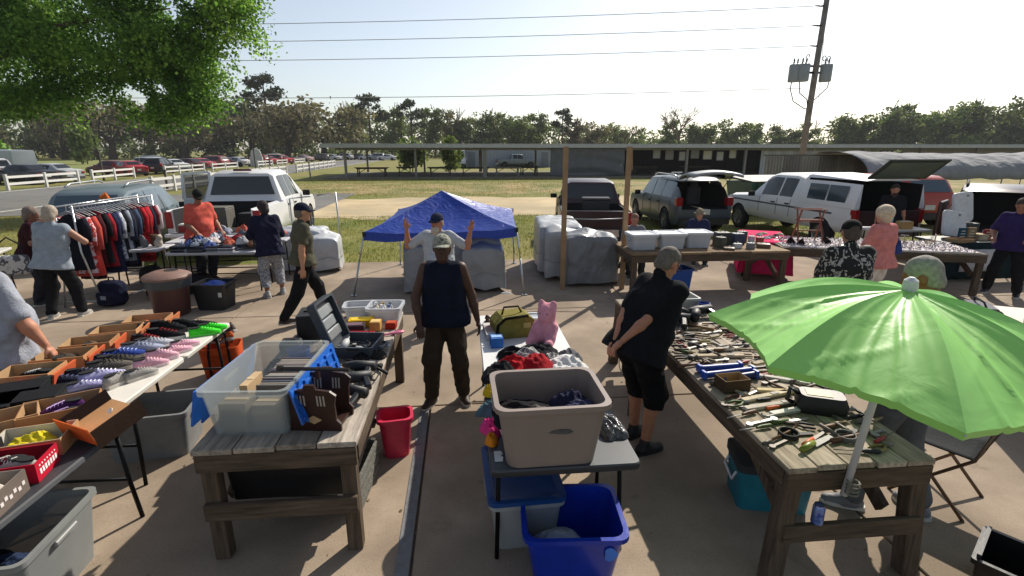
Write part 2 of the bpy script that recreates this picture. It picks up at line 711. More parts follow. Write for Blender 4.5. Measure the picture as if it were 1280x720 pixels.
# slab floor in poured pads with open joints
slab = B()
slab.box((0.6, 3.5, -0.085), (28.0, 16.1, 0.11))
slab_o = struct(slab, 'concrete_floor', mat('5d5142', 0.95, 'joint', 5, 0.2))
ys = [-4.5, -1.45, 1.6, 4.65, 7.72, 11.55]
xs = [-13.3, -9.75, -6.6, -3.5, -0.37, 2.7, 5.8, 8.9, 12.0, 14.5]
for i in range(len(xs) - 1):
    for j in range(len(ys) - 1):
        p = B()
        p.box(((xs[i] + xs[i + 1]) / 2, (ys[j] + ys[j + 1]) / 2, -0.02), (xs[i + 1] - xs[i] - (0.018 if i != 3 and i != 4 else 0.018), ys[j + 1] - ys[j] - 0.018, 0.04))
        p.build('concrete_pad', CONC, slab_o, bev=0.006)
st = B()
st.box((-0.42, 2.0, 0.003), (0.085, 5.2, 0.006))
struct(st, 'pavement_strip', mat('6d6e70', 0.8, 'strip', 12, 0.2, 0.3, 40))
wob_sheet('dirt_road', -7.5, 60, 19.6, 28.0, -0.042, DIRT, 0.9, 90, 3)
wob_sheet('drive', -19.2, -6.2, 21.8, 31.5, -0.038, ASPH, 0.5, 30, 5)
b = B()
b.box((-23.4, 60, -0.05), (9.8, 220, 0.03))
struct(b, 'road', ASPH)
for x in (-19.0, -27.8):
    b = B()
    b.box((x, 60, -0.031), (0.14, 219, 0.004))
    struct(b, 'road_edge_marking', mat('c9c6bd', 0.8, 'marking', 6, 0.2))
# dry strip of ground before the long shed, and the green field across the road
wob_sheet('dry_lawn', -12, 60, 30.5, 40.5, -0.044, noise_mat("dry_grass", [(0.3, '7a6a42'), (0.5, '938158'), (0.7, 'a8946b')], 1.4, bump=0.8, bscale=10, scale2=0.4, mixc='6f7040'), 0.8, 90, 9)
wob_sheet('field', -150, -37, 50, 142, -0.043, noise_mat("field_grass", [(0.3, '5a6433'), (0.5, '727a42'), (0.7, '86884f')], 0.4, bump=0.5, bscale=4, scale2=0.05, mixc='7b7b49'), 2, 60, 12)


# ---------------------------------------------------------------- grass tufts
def tufts(name, n, x0, x1, y0, y1, h, m, seed, holes=None):
    rg = np.random.default_rng(seed)
    P = np.stack([rg.uniform(x0, x1, n), rg.uniform(y0, y1, n), np.full(n, -0.05)], 1)
    dn = np.sin(P[:, 0] * 1.1 + 1) * np.sin(P[:, 1] * 0.9) + 0.6 * np.sin(P[:, 0] * 3.1) * np.sin(P[:, 1] * 2.7 + 2)
    P = P[dn + rg.normal(size=n) * 0.7 > -0.2]
    n = len(P)
    a = rg.uniform(0, 6.28, n)
    d = np.stack([np.cos(a), np.sin(a), np.zeros(n)], 1)
    hh = h * rg.uniform(0.5, 1.2, n)[:, None]
    ln = rg.normal(size=(n, 3)) * 0.3
    ln[:, 2] = 1
    w = h * 0.14
    V = np.stack([P - d * w, P + d * w, P + d * w * .35 + ln * hh, P - d * w * .35 + ln * hh], 1).reshape(-1, 3)
    o = bpy.data.objects.new(name, quadmesh(name, V, m))
    put(o)
    return o


def leafmat(name, c1, c2, c3, trans=0.35, scale=0.5):
    m = bpy.data.materials.new(name)
    m.use_nodes = True
    N, L = m.node_tree.nodes, m.node_tree.links
    b = N["Principled BSDF"]
    b.inputs["Roughness"].default_value = 0.6
    b.inputs["Specular IOR Level"].default_value = 0.3
    tc = N.new("ShaderNodeTexCoord")
    no = N.new("ShaderNodeTexNoise")
    no.inputs["Scale"].default_value = scale
    no.inputs["Detail"].default_value = 3
    L.new(tc.outputs["Object"], no.inputs["Vector"])
    ge = N.new("ShaderNodeNewGeometry")
    ad = N.new("ShaderNodeMath")
    ad.operation = 'MULTIPLY_ADD'
    ad.inputs[1].default_value = 0.45
    L.new(ge.outputs["Random Per Island"], ad.inputs[0])
    sb = N.new("ShaderNodeMath")
    sb.operation = 'SUBTRACT'
    L.new(no.outputs[0], sb.inputs[0])
    sb.inputs[1].default_value = 0.22
    L.new(sb.outputs[0], ad.inputs[2])
    rp = N.new("ShaderNodeValToRGB")
    e = rp.color_ramp.elements
    e.new(0.5)
    for k, (p, c) in enumerate(((0.2, c1), (0.5, c2), (0.85, c3))):
        e[k].position = p
        e[k].color = (*hx(c), 1)
    L.new(ad.outputs[0], rp.inputs[0])
    oi = N.new("ShaderNodeObjectInfo")
    hs = N.new("ShaderNodeHueSaturation")
    mr = N.new("ShaderNodeMapRange")
    mr.inputs[3].default_value = 0.75
    mr.inputs[4].default_value = 1.2
    L.new(oi.outputs["Random"], mr.inputs[0])
    L.new(mr.outputs[0], hs.inputs["Value"])
    L.new(rp.outputs[0], hs.inputs["Color"])
    L.new(hs.outputs[0], b.inputs["Base Color"])
    tr = N.new("ShaderNodeBsdfTranslucent")
    L.new(hs.outputs[0], tr.inputs[0])
    mx = N.new("ShaderNodeMixShader")
    mx.inputs[0].default_value = trans
    L.new(b.outputs[0], mx.inputs[1])
    L.new(tr.outputs[0], mx.inputs[2])
    L.new(mx.outputs[0], N["Material Output"].inputs[0])
    return m


BLADE = leafmat("blade", '5c6f2a', '7f843c', '9c9656', 0.4, 0.7)
tag(tufts('grass', 60000, -7, 14, 11.7, 20.2, 0.06, BLADE, 1), 'short green and straw coloured grass beyond the concrete slab', 'grass', kind='stuff')
tag(tufts('grass', 24000, -13, 12, 28.2, 46, 0.08, BLADE, 2), 'dry grass strip between the dirt road and the long open shed', 'grass', kind='stuff')
tag(tufts('grass', 14000, -17.5, -7, 11.7, 21.5, 0.06, leafmat("dry_blade", '6f6030', '93793f', 'b09554', 0.4, 0.7), 3), 'brown dry grass beside the parked cars and drive', 'grass', kind='stuff')

# ---------------------------------------------------------------- trees
BARK = mat('5a4b3c', 0.95, 'bark', 5, 0.35, 0.8, 14)
BARK_D = mat('3a322a', 0.95, 'bark', 5, 0.35, 0.8, 14)


def limbs(b, p, d, ln, r, depth, rg, spread=0.7, up=0.15, out=None, n=3):
    """forking tapered limbs; end points are collected in out"""
    p, d = Vector(p), Vector(d).normalized()
    q = p + d * ln * 0.5 + Vector((rg.uniform(-.06, .06), rg.uniform(-.06, .06), 0)) * ln
    e = q + (d + Vector((rg.uniform(-.2, .2), rg.uniform(-.2, .2), up))).normalized() * ln * 0.5
    b.tube([p, q, e], [r, r * .82, r * .62], 6 if depth > 1 else 4, cap=False)
    if depth == 0:
        out.append(e)
        return
    for k in range(n):
        a = rg.uniform(0, 6.28)
        nd = d + Vector((math.cos(a), math.sin(a), rg.uniform(-.1, .5))) * spread
        limbs(b, e, nd, ln * rg.uniform(.6, .85), r * .6, depth - 1, rg, spread, up, out, n)


def crown_points(rg, blobs, n, clump, per):
    """points in clumps that sit mostly towards the outside of the blobs"""
    vol = np.array([r[0] * r[1] * r[2] for _, r in blobs]) ** 0.67
    vol /= vol.sum()
    which = rg.choice(len(blobs), n, p=vol)
    u = rg.normal(size=(n, 3))
    u /= np.linalg.norm(u, axis=1)[:, None]
    rr = rg.random(n) ** 0.42
    C = np.array([c for c, _ in blobs])[which] + u * rr[:, None] * np.array([r for _, r in blobs])[which]
    P = np.repeat(C, per, 0) + rg.normal(size=(n * per, 3)) * clump * np.array([1, 1, 0.7])
    return P


def make_tree(kind, seed):
    """returns meshes (trunk, crown[, moss]) about 15 m tall"""
    rg = np.random.default_rng(seed)
    pr = random.Random(seed)
    t = B()
    ends = []
    if kind == 'oak':
        h0 = pr.uniform(2.5, 4.5)
        limbs(t, (0, 0, -0.3), (pr.uniform(-.1, .1), pr.uniform(-.1, .1), 1), h0, 0.5, 3, pr, 0.75, 0.1, ends)
        bl = [((pr.uniform(-4.2, 4.2), pr.uniform(-3.5, 3.5), pr.uniform(3.2, 11.8)), (pr.uniform(1.8, 3.2),) * 2 + (pr.uniform(1.4, 2.4),)) for _ in range(15)]
        P = crown_points(rg, bl, 460, 0.5, 9)
        sz = 0.56
    elif kind == 'tall':
        limbs(t, (0, 0, -0.3), (0, 0, 1), 7.5, 0.34, 2, pr, 0.45, 0.3, ends)
        bl = [((pr.uniform(-2.6, 2.6), pr.uniform(-2.4, 2.4), pr.uniform(3.5, 14.5)), (pr.uniform(1.3, 2.3),) * 2 + (pr.uniform(1.2, 2.0),)) for _ in range(13)]
        P = crown_points(rg, bl, 400, 0.45, 8)
        sz = 0.54
    elif kind == 'pine':
        t.tube([(0, 0, -.3), (0.2, 0, 8), (0.1, 0.1, 15.5)], [0.36, 0.27, 0.1], 7)
        bl = []
        for k in range(13):
            a, z = pr.uniform(0, 6.28), pr.uniform(9, 16)
            L_ = (17.5 - z) * 0.42 + 0.6
            e = (math.cos(a) * L_, math.sin(a) * L_, z + 0.6)
            t.tube([(0.1, 0, z), e], [0.08, 0.03], 4)
            bl.append((e, (1.35, 1.35, 0.75)))
        bl.append(((0.1, 0.1, 15.8), (1.3, 1.3, 1.0)))
        P = crown_points(rg, bl, 170, 0.36, 9)
        sz = 0.5
    elif kind == 'moss':
        limbs(t, (0, 0, -0.3), (0.1, 0, 1), 3.5, 0.62, 3, pr, 0.95, 0.0, ends)
        bl = [((pr.uniform(-6, 6), pr.uniform(-4, 4), pr.uniform(4.0, 9.5)), (2.4, 2.4, 1.6)) for _ in range(15)]
        P = crown_points(rg, bl, 240, 0.6, 8)
        sz = 0.55
    elif kind == 'bare':
        limbs(t, (0, 0, -0.3), (0.05, 0, 1), 4.2, 0.42, 5, pr, 0.72, 0.12, ends)
        P = None
    if kind == 'shrub':
        limbs(t, (0, 0, -0.05), (0, 0, 1), 0.5, 0.05, 2, pr, 0.8, 0.2, ends)
        bl = [((pr.uniform(-.7, .7), pr.uniform(-.7, .7), pr.uniform(0.5, 2.2)), (.55, .55, .5)) for _ in range(10)]
        P = crown_points(rg, bl, 190, 0.16, 8)
        sz = 0.22
    crown = moss = None
    if P is not None:
        crown = leafquads(P, sz, rg, 0.3)
    if kind in ('moss', 'oak'):
        n = 420 if kind == 'moss' else 90
        bi = rg.integers(0, len(bl), n)
        C = np.array([bl[i][0] for i in bi]) + rg.normal(size=(n, 3)) * np.array([1.9, 1.9, 1.1])
        a = rg.uniform(0, 6.28, n)
        d = np.stack([np.cos(a), np.sin(a), 0 * a], 1) * rg.uniform(0.08, 0.2, n)[:, None]
        ln = np.stack([0 * a, 0 * a, -rg.uniform(0.4, 1.9, n) * rg.uniform(.3, 1, n)], 1)
        moss = np.stack([C - d, C + d, C + ln + d * .2, C + ln - d * .2], 1).reshape(-1, 3)
    return t, crown, moss


MOSS = leafmat("hanging_moss", '6b6650', '857d62', '9c9274', 0.3, 0.8)
LM = {
    'oak': leafmat("oak_leaf", '3d4c24', '5a6a34', '77854a', 0.42, 0.35),
    'tall': leafmat("tall_leaf", '49592a', '687a3c', '8a9a55', 0.42, 0.35),
    'pine': leafmat("needles", '26301c', '384528', '4d5a36', 0.2, 0.5),
    'moss': leafmat("mossy_leaf", '4f4d2e', '69663e', '858055', 0.4, 0.35),
    'rust': leafmat("rust_leaf", '4d4a33', '645f40', '7c7554', 0.4, 0.35),
    'shrub': leafmat("shrub_leaf", '4a7020', '6d9a30', '9cc24c', 0.4, 1.2),
    'bare': None,
}
PROTO = {}


def proto_tree(kind, seed):
    if (kind, seed) not in PROTO:
        t, c, m = make_tree(kind, seed)
        tm = t.mesh('trunk', BARK_D if kind in ('moss', 'oak') else BARK, True)
        cm = quadmesh('crown', c, LM[kind]) if c is not None else None
        mm = quadmesh('hanging_moss', m, MOSS) if m is not None else None
        PROTO[kind, seed] = (tm, cm, mm)
    return PROTO[kind, seed]


def tree(kind, seed, x, y, h, label, group='trees behind the market field', leaf=None, wide=1.0, name=None):
    tm, cm, mm = proto_tree(kind, seed)
    s = h / (17.0 if kind == 'pine' else 14.0 if kind == 'oak' else 16.5 if kind == 'tall' else 11 if kind == 'moss' else 2.6 if kind == 'shrub' else 13.5)
    nm = name or {'oak': 'oak_tree', 'tall': 'tall_tree', 'pine': 'pine_tree', 'moss': 'mossy_oak_tree', 'bare': 'bare_tree', 'shrub': 'shrub'}[kind]
    o = thing(nm, label, 'shrub' if kind == 'shrub' else 'tree', (x, y, -0.05), seed * 1.7 + x, group)
    o.scale = (s * wide, s * wide, s)
    put(bpy.data.objects.new('trunk', tm), o)
    if cm:
        c = put(bpy.data.objects.new('crown', cm), o)
        if leaf:
            c.material_slots[0].link = 'OBJECT'
            c.material_slots[0].material = LM[leaf]
    if mm:
        put(bpy.data.objects.new('hanging_moss', mm), o)['kind'] = 'stuff'
    return o


# the far tree line: (kind, seed, x, y, height, leaf, description)
ROW = [
    # behind the field and the big overhanging tree
    ('moss', 1, -168, 150, 15, 'moss', 'brownish moss-hung oak far out behind the parked silver van'),
    ('oak', 2, -150, 160, 17, None, 'dark oak far behind the parked silver van'),
    ('moss', 3, -128, 152, 14, None, 'moss-hung oak at the far edge of the field behind the white pickup'),
    ('oak', 1, -118, 165, 18, None, 'dark round oak behind the field and the leaning trunks'),
    ('moss', 1, -101, 150, 14, 'rust', 'russet moss-hung oak at the field edge beside the leaning trunks'),
    ('moss', 2, -90, 146, 15, None, 'pale brown moss-hung oak on leaning dark trunk in the field'),
    ('oak', 3, -84, 168, 19, None, 'dark oak behind the leaning moss-hung oak'),
    ('moss', 3, -74, 150, 13, 'rust', 'russet moss-hung oak behind the black parked car'),
    ('oak', 2, -70, 172, 20, None, 'tall dark oak behind the arched white sign'),
    ('moss', 2, -60, 158, 13, None, 'moss-hung oak behind the arched white sign'),
    ('pine', 1, -52, 150, 22, None, 'tall dark pine rising above the trees beside the big green tree'),
    ('oak', 1, -55, 175, 17, None, 'dark oak behind the tall pine'),
    ('moss', 1, -44, 140, 14, 'rust', 'russet drooping oak just past the tall pine'),
    ('moss', 3, -36, 143, 14, 'moss', 'olive brown drooping oak behind the row of distant parked cars'),
    ('tall', 1, -31, 160, 16, None, 'mid green tree behind the shed roof end'),
    ('pine', 2, -25, 152, 17, None, 'first rounded pine above the shed roof end'),
    ('tall', 2, -20, 158, 15, None, 'green tree between the two rounded pines'),
    ('pine', 1, -14, 152, 16, None, 'second rounded pine above the open end of the shed'),
    ('tall', 3, -8, 162, 15, None, 'yellowish green tree above the picnic table bays of the shed'),
    ('tall', 1, -2, 155, 14, 'moss', 'olive tree above the white van'),
    ('oak', 3, 4, 158, 13.5, None, 'round green tree above the shed roof beside the white van'),
    ('tall', 2, 10, 162, 14, None, 'leafy tree above the pale building behind the shed'),
    ('oak', 2, 17, 155, 13, 'tall', 'light green oak above the pale building behind the shed'),
    ('tall', 3, 23, 160, 13.5, None, 'leafy tree above the grey hanging tarp of the shed'),
    ('pine', 2, 29, 152, 13.5, None, 'small dark pine over the shed above the dark red pickup'),
    ('tall', 1, 34, 158, 12, 'rust', 'reddish spring tree over the shed above the dark red pickup'),
    ('oak', 1, 40, 160, 11, 'moss', 'dull olive oak over the shed beside the bare tree'),
    ('bare', 2, 47, 150, 10.5, None, 'small bare tree beside the larger bare tree'),
    ('bare', 1, 59, 140, 15.5, None, 'large bare branching tree above the shed and the open hatch car'),
    ('oak', 3, 52, 172, 11, None, 'hazy oak behind the large bare tree'),
    ('tall', 2, 66, 165, 11.5, None, 'hazy tree just past the large bare tree'),
    ('oak', 2, 74, 160, 10.5, 'tall', 'low hazy oak above the shed over the green dumpster'),
    ('oak', 1, 84, 158, 11, None, 'hazy oak above the shed near the utility pole'),
    ('tall', 3, 92, 160, 10, None, 'low hazy tree behind the utility pole'),
    ('oak', 3, 101, 158, 9.5, None, 'low oak just past the utility pole'),
    ('tall', 1, 110, 160, 10.5, None, 'hazy tree behind the guy wires of the pole'),
    ('oak', 2, 118, 152, 11, 'tall', 'light green oak beyond the corrugated wall'),
    ('oak', 1, 127, 150, 12.5, None, 'broad oak beyond the tarp shelter'),
    ('tall', 2, 135, 155, 14, None, 'tall hazy tree beyond the tarp shelter'),
    ('oak', 3, 142, 148, 13, 'tall', 'light green oak above the tarp shelter'),
    ('oak', 2, 151, 150, 14, None, 'broad oak above the tarp shelter and orange car'),
    ('tall', 1, 159, 155, 15, None, 'tall tree above the orange car'),
    ('oak', 1, 168, 148, 14.5, 'tall', 'light green oak at the end of the tree line'),
    ('oak', 3, 178, 152, 15, None, 'dark oak at the end of the tree line'),
]
for k, s_, x, y, h, lf, lb in ROW:
    tree(k, s_, x, y, h + (3.0 if x > 112 else 1.0 if x > 60 else 0), lb, leaf=lf, wide=1.25 if k in ('oak', 'moss') else 1.1)
# a continuous wood behind the single trees
rg = np.random.default_rng(5)
bl = []
for i in range(260):
    x = -230 + i * 1.85
    top = np.interp(x, [-230, -65, -30, 0, 17, 35, 51, 100, 123, 139, 163, 185, 230], [19, 17.5, 17.5, 15, 14, 13, 11, 10.5, 10, 10, 15, 18, 20]) * rg.uniform(0.72, 1.02)
    bl.append(((x, 185 + rg.uniform(-6, 6), top * 0.5), (2.9, 4, top * 0.5)))
V = leafquads(crown_points(rg, bl, 6500, 0.6, 8), 0.75, rg, 0.3)
for i in range(210):
    x = -235 + i * 2.3
    bl.append(((x, 168 + rg.uniform(-4, 4), 1.6), (2.4, 2.5, rg.uniform(1.8, 3.6))))
V = np.concatenate([V, leafquads(crown_points(rg, bl[260:], 2600, .5, 8), .7, rg, .3)])
tag(put(bpy.data.objects.new('forest', quadmesh('forest', V, LM['oak']))), 'distant dark wood closing the view behind the single trees', 'forest', kind='stuff')

# foreground tree that hangs in over the road: trunk stands just outside the view
big = thing('broadleaf_tree', 'big fresh green broadleaf tree overhanging the road and the parked cars', 'tree', (-23.5, 24.5, -0.05))
pr = random.Random(11)
t = B()
ends = []
limbs(t, (0, 0, -0.2), (0.1, 0.02, 1), 3.6, 0.42, 2, pr, 0.8, 0.1, ends, 4)
for e in ((9, -0.4, 7.5), (8.5, 2, 5.6), (6, -2, 6.0), (4.5, 1.5, 9), (11.5, 0.5, 8.2)):
    t.tube([(0.3, 0, 3.4), (e[0] * .35, e[1] * .4, e[2] * .72), (e[0] * .7, e[1] * .8, e[2] * .95), e], [.2, .15, .09, .03], 6)
t.build('trunk', BARK, big, True)
rg = np.random.default_rng(21)
bl = [((9.6, 0.2, 8.0), (4.6, 3.2, 2.8)), ((12.2, 0.3, 7.5), (2.9, 2.5, 2.3)), ((12.6, 0.6, 9.8), (2.9, 2.4, 2.2)), ((6.0, 0, 6.9), (4.2, 3.4, 2.6)), ((9.4, -0.2, 5.5), (2.6, 2.0, 1.4)),
      ((11.3, 0, 5.9), (2.3, 2.0, 1.7)), ((3.6, -0.5, 5.5), (3.6, 2.8, 1.5)), ((0, 0, 8), (5, 4.5, 3.2)), ((-4, 0, 7), (4, 4, 3)), ((5, 1, 10.5), (5.5, 4, 2.5)),
      ((10, 0.5, 11), (4.5, 3.5, 2.2)), ((0, -3.5, 7), (4, 2.5, 2.5)), ((1.5, 3.5, 8.5), (4.5, 3, 3)), ((13.6, 0.2, 8.3), (1.5, 1.5, 1.2)), ((4.4, -1.0, 4.5), (2.0, 1.5, 0.8)), ((9.9, -0.5, 4.5), (1.6, 1.2, 0.7)), ((11.2, -.3, 4.3), (1.9, 1.3, .9)), ((12.2, 0, 4.9), (1.5, 1.2, 1.0)), ((6.6, -.6, 4.4), (1.8, 1.4, .7))]
P = crown_points(rg, bl, 4000, 0.38, 60)
nz = np.sin(P[:, 0] * 1.3 + 2 * np.sin(P[:, 2] * .9)) + np.sin(P[:, 1] * 1.7 + 1) + np.sin(P[:, 2] * 2.1 + 1.5 * np.sin(P[:, 0] * .8)) + .6 * np.sin(P[:, 0] * 4.1 + P[:, 2] * 3.3)
P = P[nz + rg.normal(size=len(P)) * .25 > -.55]
BIGLEAF = leafmat("big_leaf", '3a5a20', '648c36', '9dbc5a', 0.62, 0.6)
put(bpy.data.objects.new('crown', quadmesh('crown', leafquads(P, 0.115, rg, 0.2), BIGLEAF)), big)
tree('shrub', 4, -52, 60, 6.5, 'bright yellow-green bush at the field edge behind the silver van', wide=1.4)
tree('shrub', 5, -66, 100, 7, 'small dark green sapling standing in the open field', leaf='oak', wide=.7)
tree('shrub', 6, -5.6, 60.5, 4.2, 'green bush growing behind the open bay of the shed', wide=.9, leaf='tall')
tree('shrub', 4, -0.8, 61.5, 3.9, 'olive bush growing behind the picnic tables beside the white van', wide=.8, leaf='tall')
# dark leaning trunks in the field
for x, y, lean, h, lb in ((-92, 143, -1.6, 9, 'leaning dark tree trunk in the far field'), (-104, 150, 0.4, 9, 'upright dark tree trunk in the far field')):
    o = thing('tree_trunk', lb, 'tree trunk', (x, y, -0.1))
    b = B()
    b.tube([(0, 0, 0), (lean * .4, 0, h * .45), (lean, 0, h)], [1.0, .75, .5], 9)
    b.build('trunk', BARK_D, o, True)
    b = B()
    for s in (-1, 1):
        b.tube([(lean * .8, 0, h * .8), (lean + s * 2.2, 0, h + 2)], [.4, .15], 6)
    b.build('limb', BARK_D, o, True)


# ---------------------------------------------------------------- long open shed
SHED_Y = 47.5
shed = thing('market_shed', 'long low open market shed with grey metal roof and timber posts', 'shed', (0, SHED_Y, 0))
ROOF = mat('a9adb0', 0.45, 'roof', 3, 0.1, metal=0.3)
GREYW = mat('84817a', 0.9, 'painted_wood', 4, 0.15)
rf = B()
rf.box((25, 6.0, 2.86), (74, 13.0, 0.10), rx=rad(1.2))
roof = rf.build('roof', mat('6f7071', 0.7, 'underside', 3, 0.1), shed)
b = B()
b.box((25, -0.56, 2.78), (74.2, 0.08, 0.34))
b.build('fascia', ROOF, roof)
for i in range(0, 246):
    b = B()
    b.box((-11.9 + i * 0.30, -0.635, 2.93), (0.055, 0.10, 0.06))
    if i == 0:
        rib0 = b.build('roof_rib', ROOF, roof)
        rib0.location = (0, 0, 0)
    else:
        o = rib0.copy()
        COL.objects.link(o)
        o.location = (i * 0.30, 0, 0)
b = B()
b.box((25, 5.5, -0.02), (74, 12.0, 0.16))
b.build('floor', mat('7b7467', 0.95, 'concrete', 2, 0.2), shed)
for k, x in enumerate((-10.2, -4.1, 2.05, 8.2, 14.6, 20.9, 26.6, 32.4, 38.4, 44.4, 50.4, 56.4)):
    for y in (0, 11):
        b = B()
        b.box((x, y, 1.36), (0.34 if k == 2 else 0.2, 0.2, 2.75))
        b.build('post', GREYW, shed)
b = B()
b.box((25, 0.12, 2.5), (72, 0.08, 0.2))
b.build('beam', GREYW, shed)
# grey tarp wall hung in one bay, with sagging folds
tp = B()
def _tarp(u, v):
    x = 8.0 + 6.9 * u
    z = 0.12 + 2.5 * v
    sag = 0.11 * math.sin(9 * (v + 1.1 * (u - .5) ** 2) * math.pi / 2.2) * (1 - v) * (1 if u > .2 else .2)
    return (x, -0.16 + sag + 0.03 * math.sin(u * 40), z)
tp.grid(_tarp, 60, 30)
tag(tp.build('tarp', mat('5c5f63', 0.55, 'tarp', 3, 0.12), None, True, (0, SHED_Y, 0), solid=0.01), 'grey tarp hung across one bay of the long shed', 'tarp')
# enclosed dark bays
b = B()
b.box((25.0, 9.0, 1.32), (20.4, 0.1, 2.5))
b.build('wall', mat('2c2a2b', 0.9, 'dark_wall', 2, 0.3), shed)  # near-black wall put in to stand for the shade inside the bays
b = B()
b.box((34, 0.6, 1.34), (11, 0.1, 2.55))
b.build('wall', mat('b9b9b8', 0.8, 'white_wall', 1.2, 0.08), shed)
b = B()
b.box((53, 0.6, 1.34), (20, 0.1, 2.55))
b.build('wall', mat('8e8a84', 0.8, 'white_wall', 1.2, 0.08), shed)
for i in range(26):   # boards of the pale wall, each its own piece
    b = B()
    b.box((28.9 + i * 0.42, 0.5, 1.34), (0.40, 0.05, 2.5))
    b.build('board', mat('a9aaac' if i % 3 else 'b5b6b6', 0.8, 'board', 2, 0.1), shed)
rr = random.Random(4)
for i in range(7):
    c = rr.choice(['bcbab2', 'a7a59e', 'c9c2b0', '8f8c86'])
    pn = B()
    w = rr.uniform(0.55, 0.9)
    pn.box((0, 0, 0), (w, 0.04, 0.75))
    fr = B()
    for sx in (-1, 1):
        fr.box((sx * w / 2, -0.03, 0), (0.05, 0.06, 0.8))
        fr.box((0, -0.03, sx * 0.39), (w, 0.06, 0.05))
    o = thing('hung_panel', ['cream', 'pale', 'white', 'dull', 'light grey', 'weathered', 'tan'][i] + ' framed panel hung under the shed roof in a dark bay', 'panel', (18.3 + i * 1.25, SHED_Y + 0.9, 2.05 - 0.1 * (i % 3)), 0, 'panels hung in the dark shed bays')
    pn.build('panel', mat(c, 0.8, 'panel', 4, 0.1), o)
    fr.build('frame', mat('9a9890', 0.8), o)


def picnic(x, y, L_, rz, label, c='5b564c'):
    o = thing('market_table', label, 'table', (x, y, 0.06), rz, 'bare tables under the shed')
    m = wood(c, 'woodx')
    for j in range(4):
        b = B()
        b.box((0, -0.39 + 0.26 * j, 0.8), (L_, 0.24, 0.05))
        b.build('plank', m, o)
    for sx in (-1, 1):
        for sy in (-1, 1):
            b = B()
            b.beam((sx * (L_ / 2 - .3), sy * .42, 0), (sx * (L_ / 2 - .3), sy * .36, .775), .09, .09)
            b.build('leg', m, o)
        b = B()
        b.beam((sx * (L_ / 2 - .3), 0, .3), (sx * (L_ / 2 - 1.1), 0, .77), .07, .05)
        b.build('brace', m, o)
    b = B()
    b.box((0, 0, .72), (L_ - .2, .06, .1))
    b.build('rail', m, o)
    return o


for x, y, L_, rz, lb in ((-8.2, 49, 3.0, 0, 'dark bare wooden table at the open end of the shed'), (-5.4, 50.4, 1.6, .1, 'short dark bench table behind the first shed table'),
                         (-2.0, 49.4, 2.4, 0, 'bare wooden table right beside the second shed post'), (1.2, 49, 2.8, 0, 'bare wooden table under the shed in front of the white van'),
                         (4.2, 49, 2.6, 0, 'pale topped bare table under the shed in front of the silver pickup'), (6.4, 50.2, 2.0, .15, 'bare table under the shed beside the hanging tarp'),
                         (17.3, 49, 2.6, 0, 'dark table inside the dark shed bay'), (22.5, 49.2, 3, 0, 'table under the hung panels of the shed')):
    picnic(x, SHED_Y + y - 47.9 + .3, L_, rz, lb, '8b877c' if 'pale' in lb else '4c463d')
# pale building behind the shed
bd = thing('storage_building', 'long pale metal building standing behind the shed', 'building', (6.6, 76, 0))
b = B()
b.box((0, 4, 1.5), (14, 8, 3.1))
b.build('wall', mat('9aa0a6', 0.7, 'siding', 0.8, 0.08), bd)
b = B()
b.box((0, 4, 3.12), (14.6, 8.8, 0.14), rx=rad(2))
b.build('roof', mat('c2c5c7', 0.6), bd)
for x in (-5.2, 5.4):
    b = B()
    b.box((x, -0.03, 1.05), (1.0, 0.06, 2.1))
    b.build('door', mat('7b8085', 0.7), bd)
for i in range(28):
    b = B()
    b.box((-6.8 + i * 0.5, -0.015, 1.5), (0.05, 0.03, 3.0))
    b.build('wall_rib', mat('a7adb2', 0.7), bd)

# corrugated wall, tarp shelter, dumpster
cw = thing('corrugated_wall', 'rust-streaked tan corrugated metal wall beside the utility pole', 'wall', (13.5, 22.4, 0))
TAN = mat('8d8471', 0.7, 'rusty_tin', 1.4, 0.2, col2='a1977f')
for k in range(6):
    b = B()
    b.grid(lambda u, v: (k * 0.86 + 0.84 * u, 0.045 * math.sin(u * 6 * 2 * math.pi), 2.22 * v - 0.05), 48, 1)
    b.build('sheet', [TAN, mat('7f7565', 0.7, 'rusty_tin', 1.4, 0.2)][k % 2], cw, True, solid=0.006)
b = B()
b.box((2.58, 0.08, 2.2), (5.2, 0.06, 0.07))
b.build('top_rail', mat('6c6557', 0.8), cw)
ts = thing('tarp_shelter', 'low shelter roofed with a wrinkled grey tarp behind the vehicles', 'shelter', (16.3, 19.6, 0))
tm = crumple('86878a', .95, 1.6, .6)
b = B()
def _sh(u, v):
    x = -0.3 + 12 * u
    a = v * math.pi
    y = 2.0 - 2.3 * math.cos(a)
    z = 1.28 + 1.02 * math.sin(a) ** 0.75 + 0.03 * math.sin(u * 31 + 5 * v + 2 * math.sin(u * 13)) * math.sin(a) + 0.022 * math.sin(u * 71 - v * 11 + 3 * math.sin(u * 9 + v * 4)) + 0.05 * math.sin(u * 7 + 1) * math.sin(a) + 0.03 * max(0, math.sin(u * 19 + v * 3)) ** 6
    return (x, y, z)
b.grid(_sh, 110, 18)
b.build('tarp_roof', tm, ts, True, solid=0.01)
for k in range(5):
    for y in (-0.1, 4.1):
        b = B()
        b.cyl((k * 2.9, y, -0.05), (k * 2.9, y, 1.5), 0.025, n=6)
        b.build('pole', metal('90908c'), ts)
b = B()
def _cur(u, v):
    return (7.6 + 1.6 * u, 0.1 + 0.06 * math.sin(u * 30), 0.1 + 1.25 * v)
b.grid(_cur, 40, 4)
b.build('side_curtain', mat('b5ab98', 0.8, 'curtain', 6, 0.1), ts, True)
dm = thing('dumpster', 'dark green metal dumpster behind the open hatch car', 'dumpster', (11.9, 19.6, 0), 0.1)
b = B()
b.loft([ring(2.0, 1.4, 0.03, 0.12, 1), ring(2.3, 1.7, 0.03, 1.25, 1)])
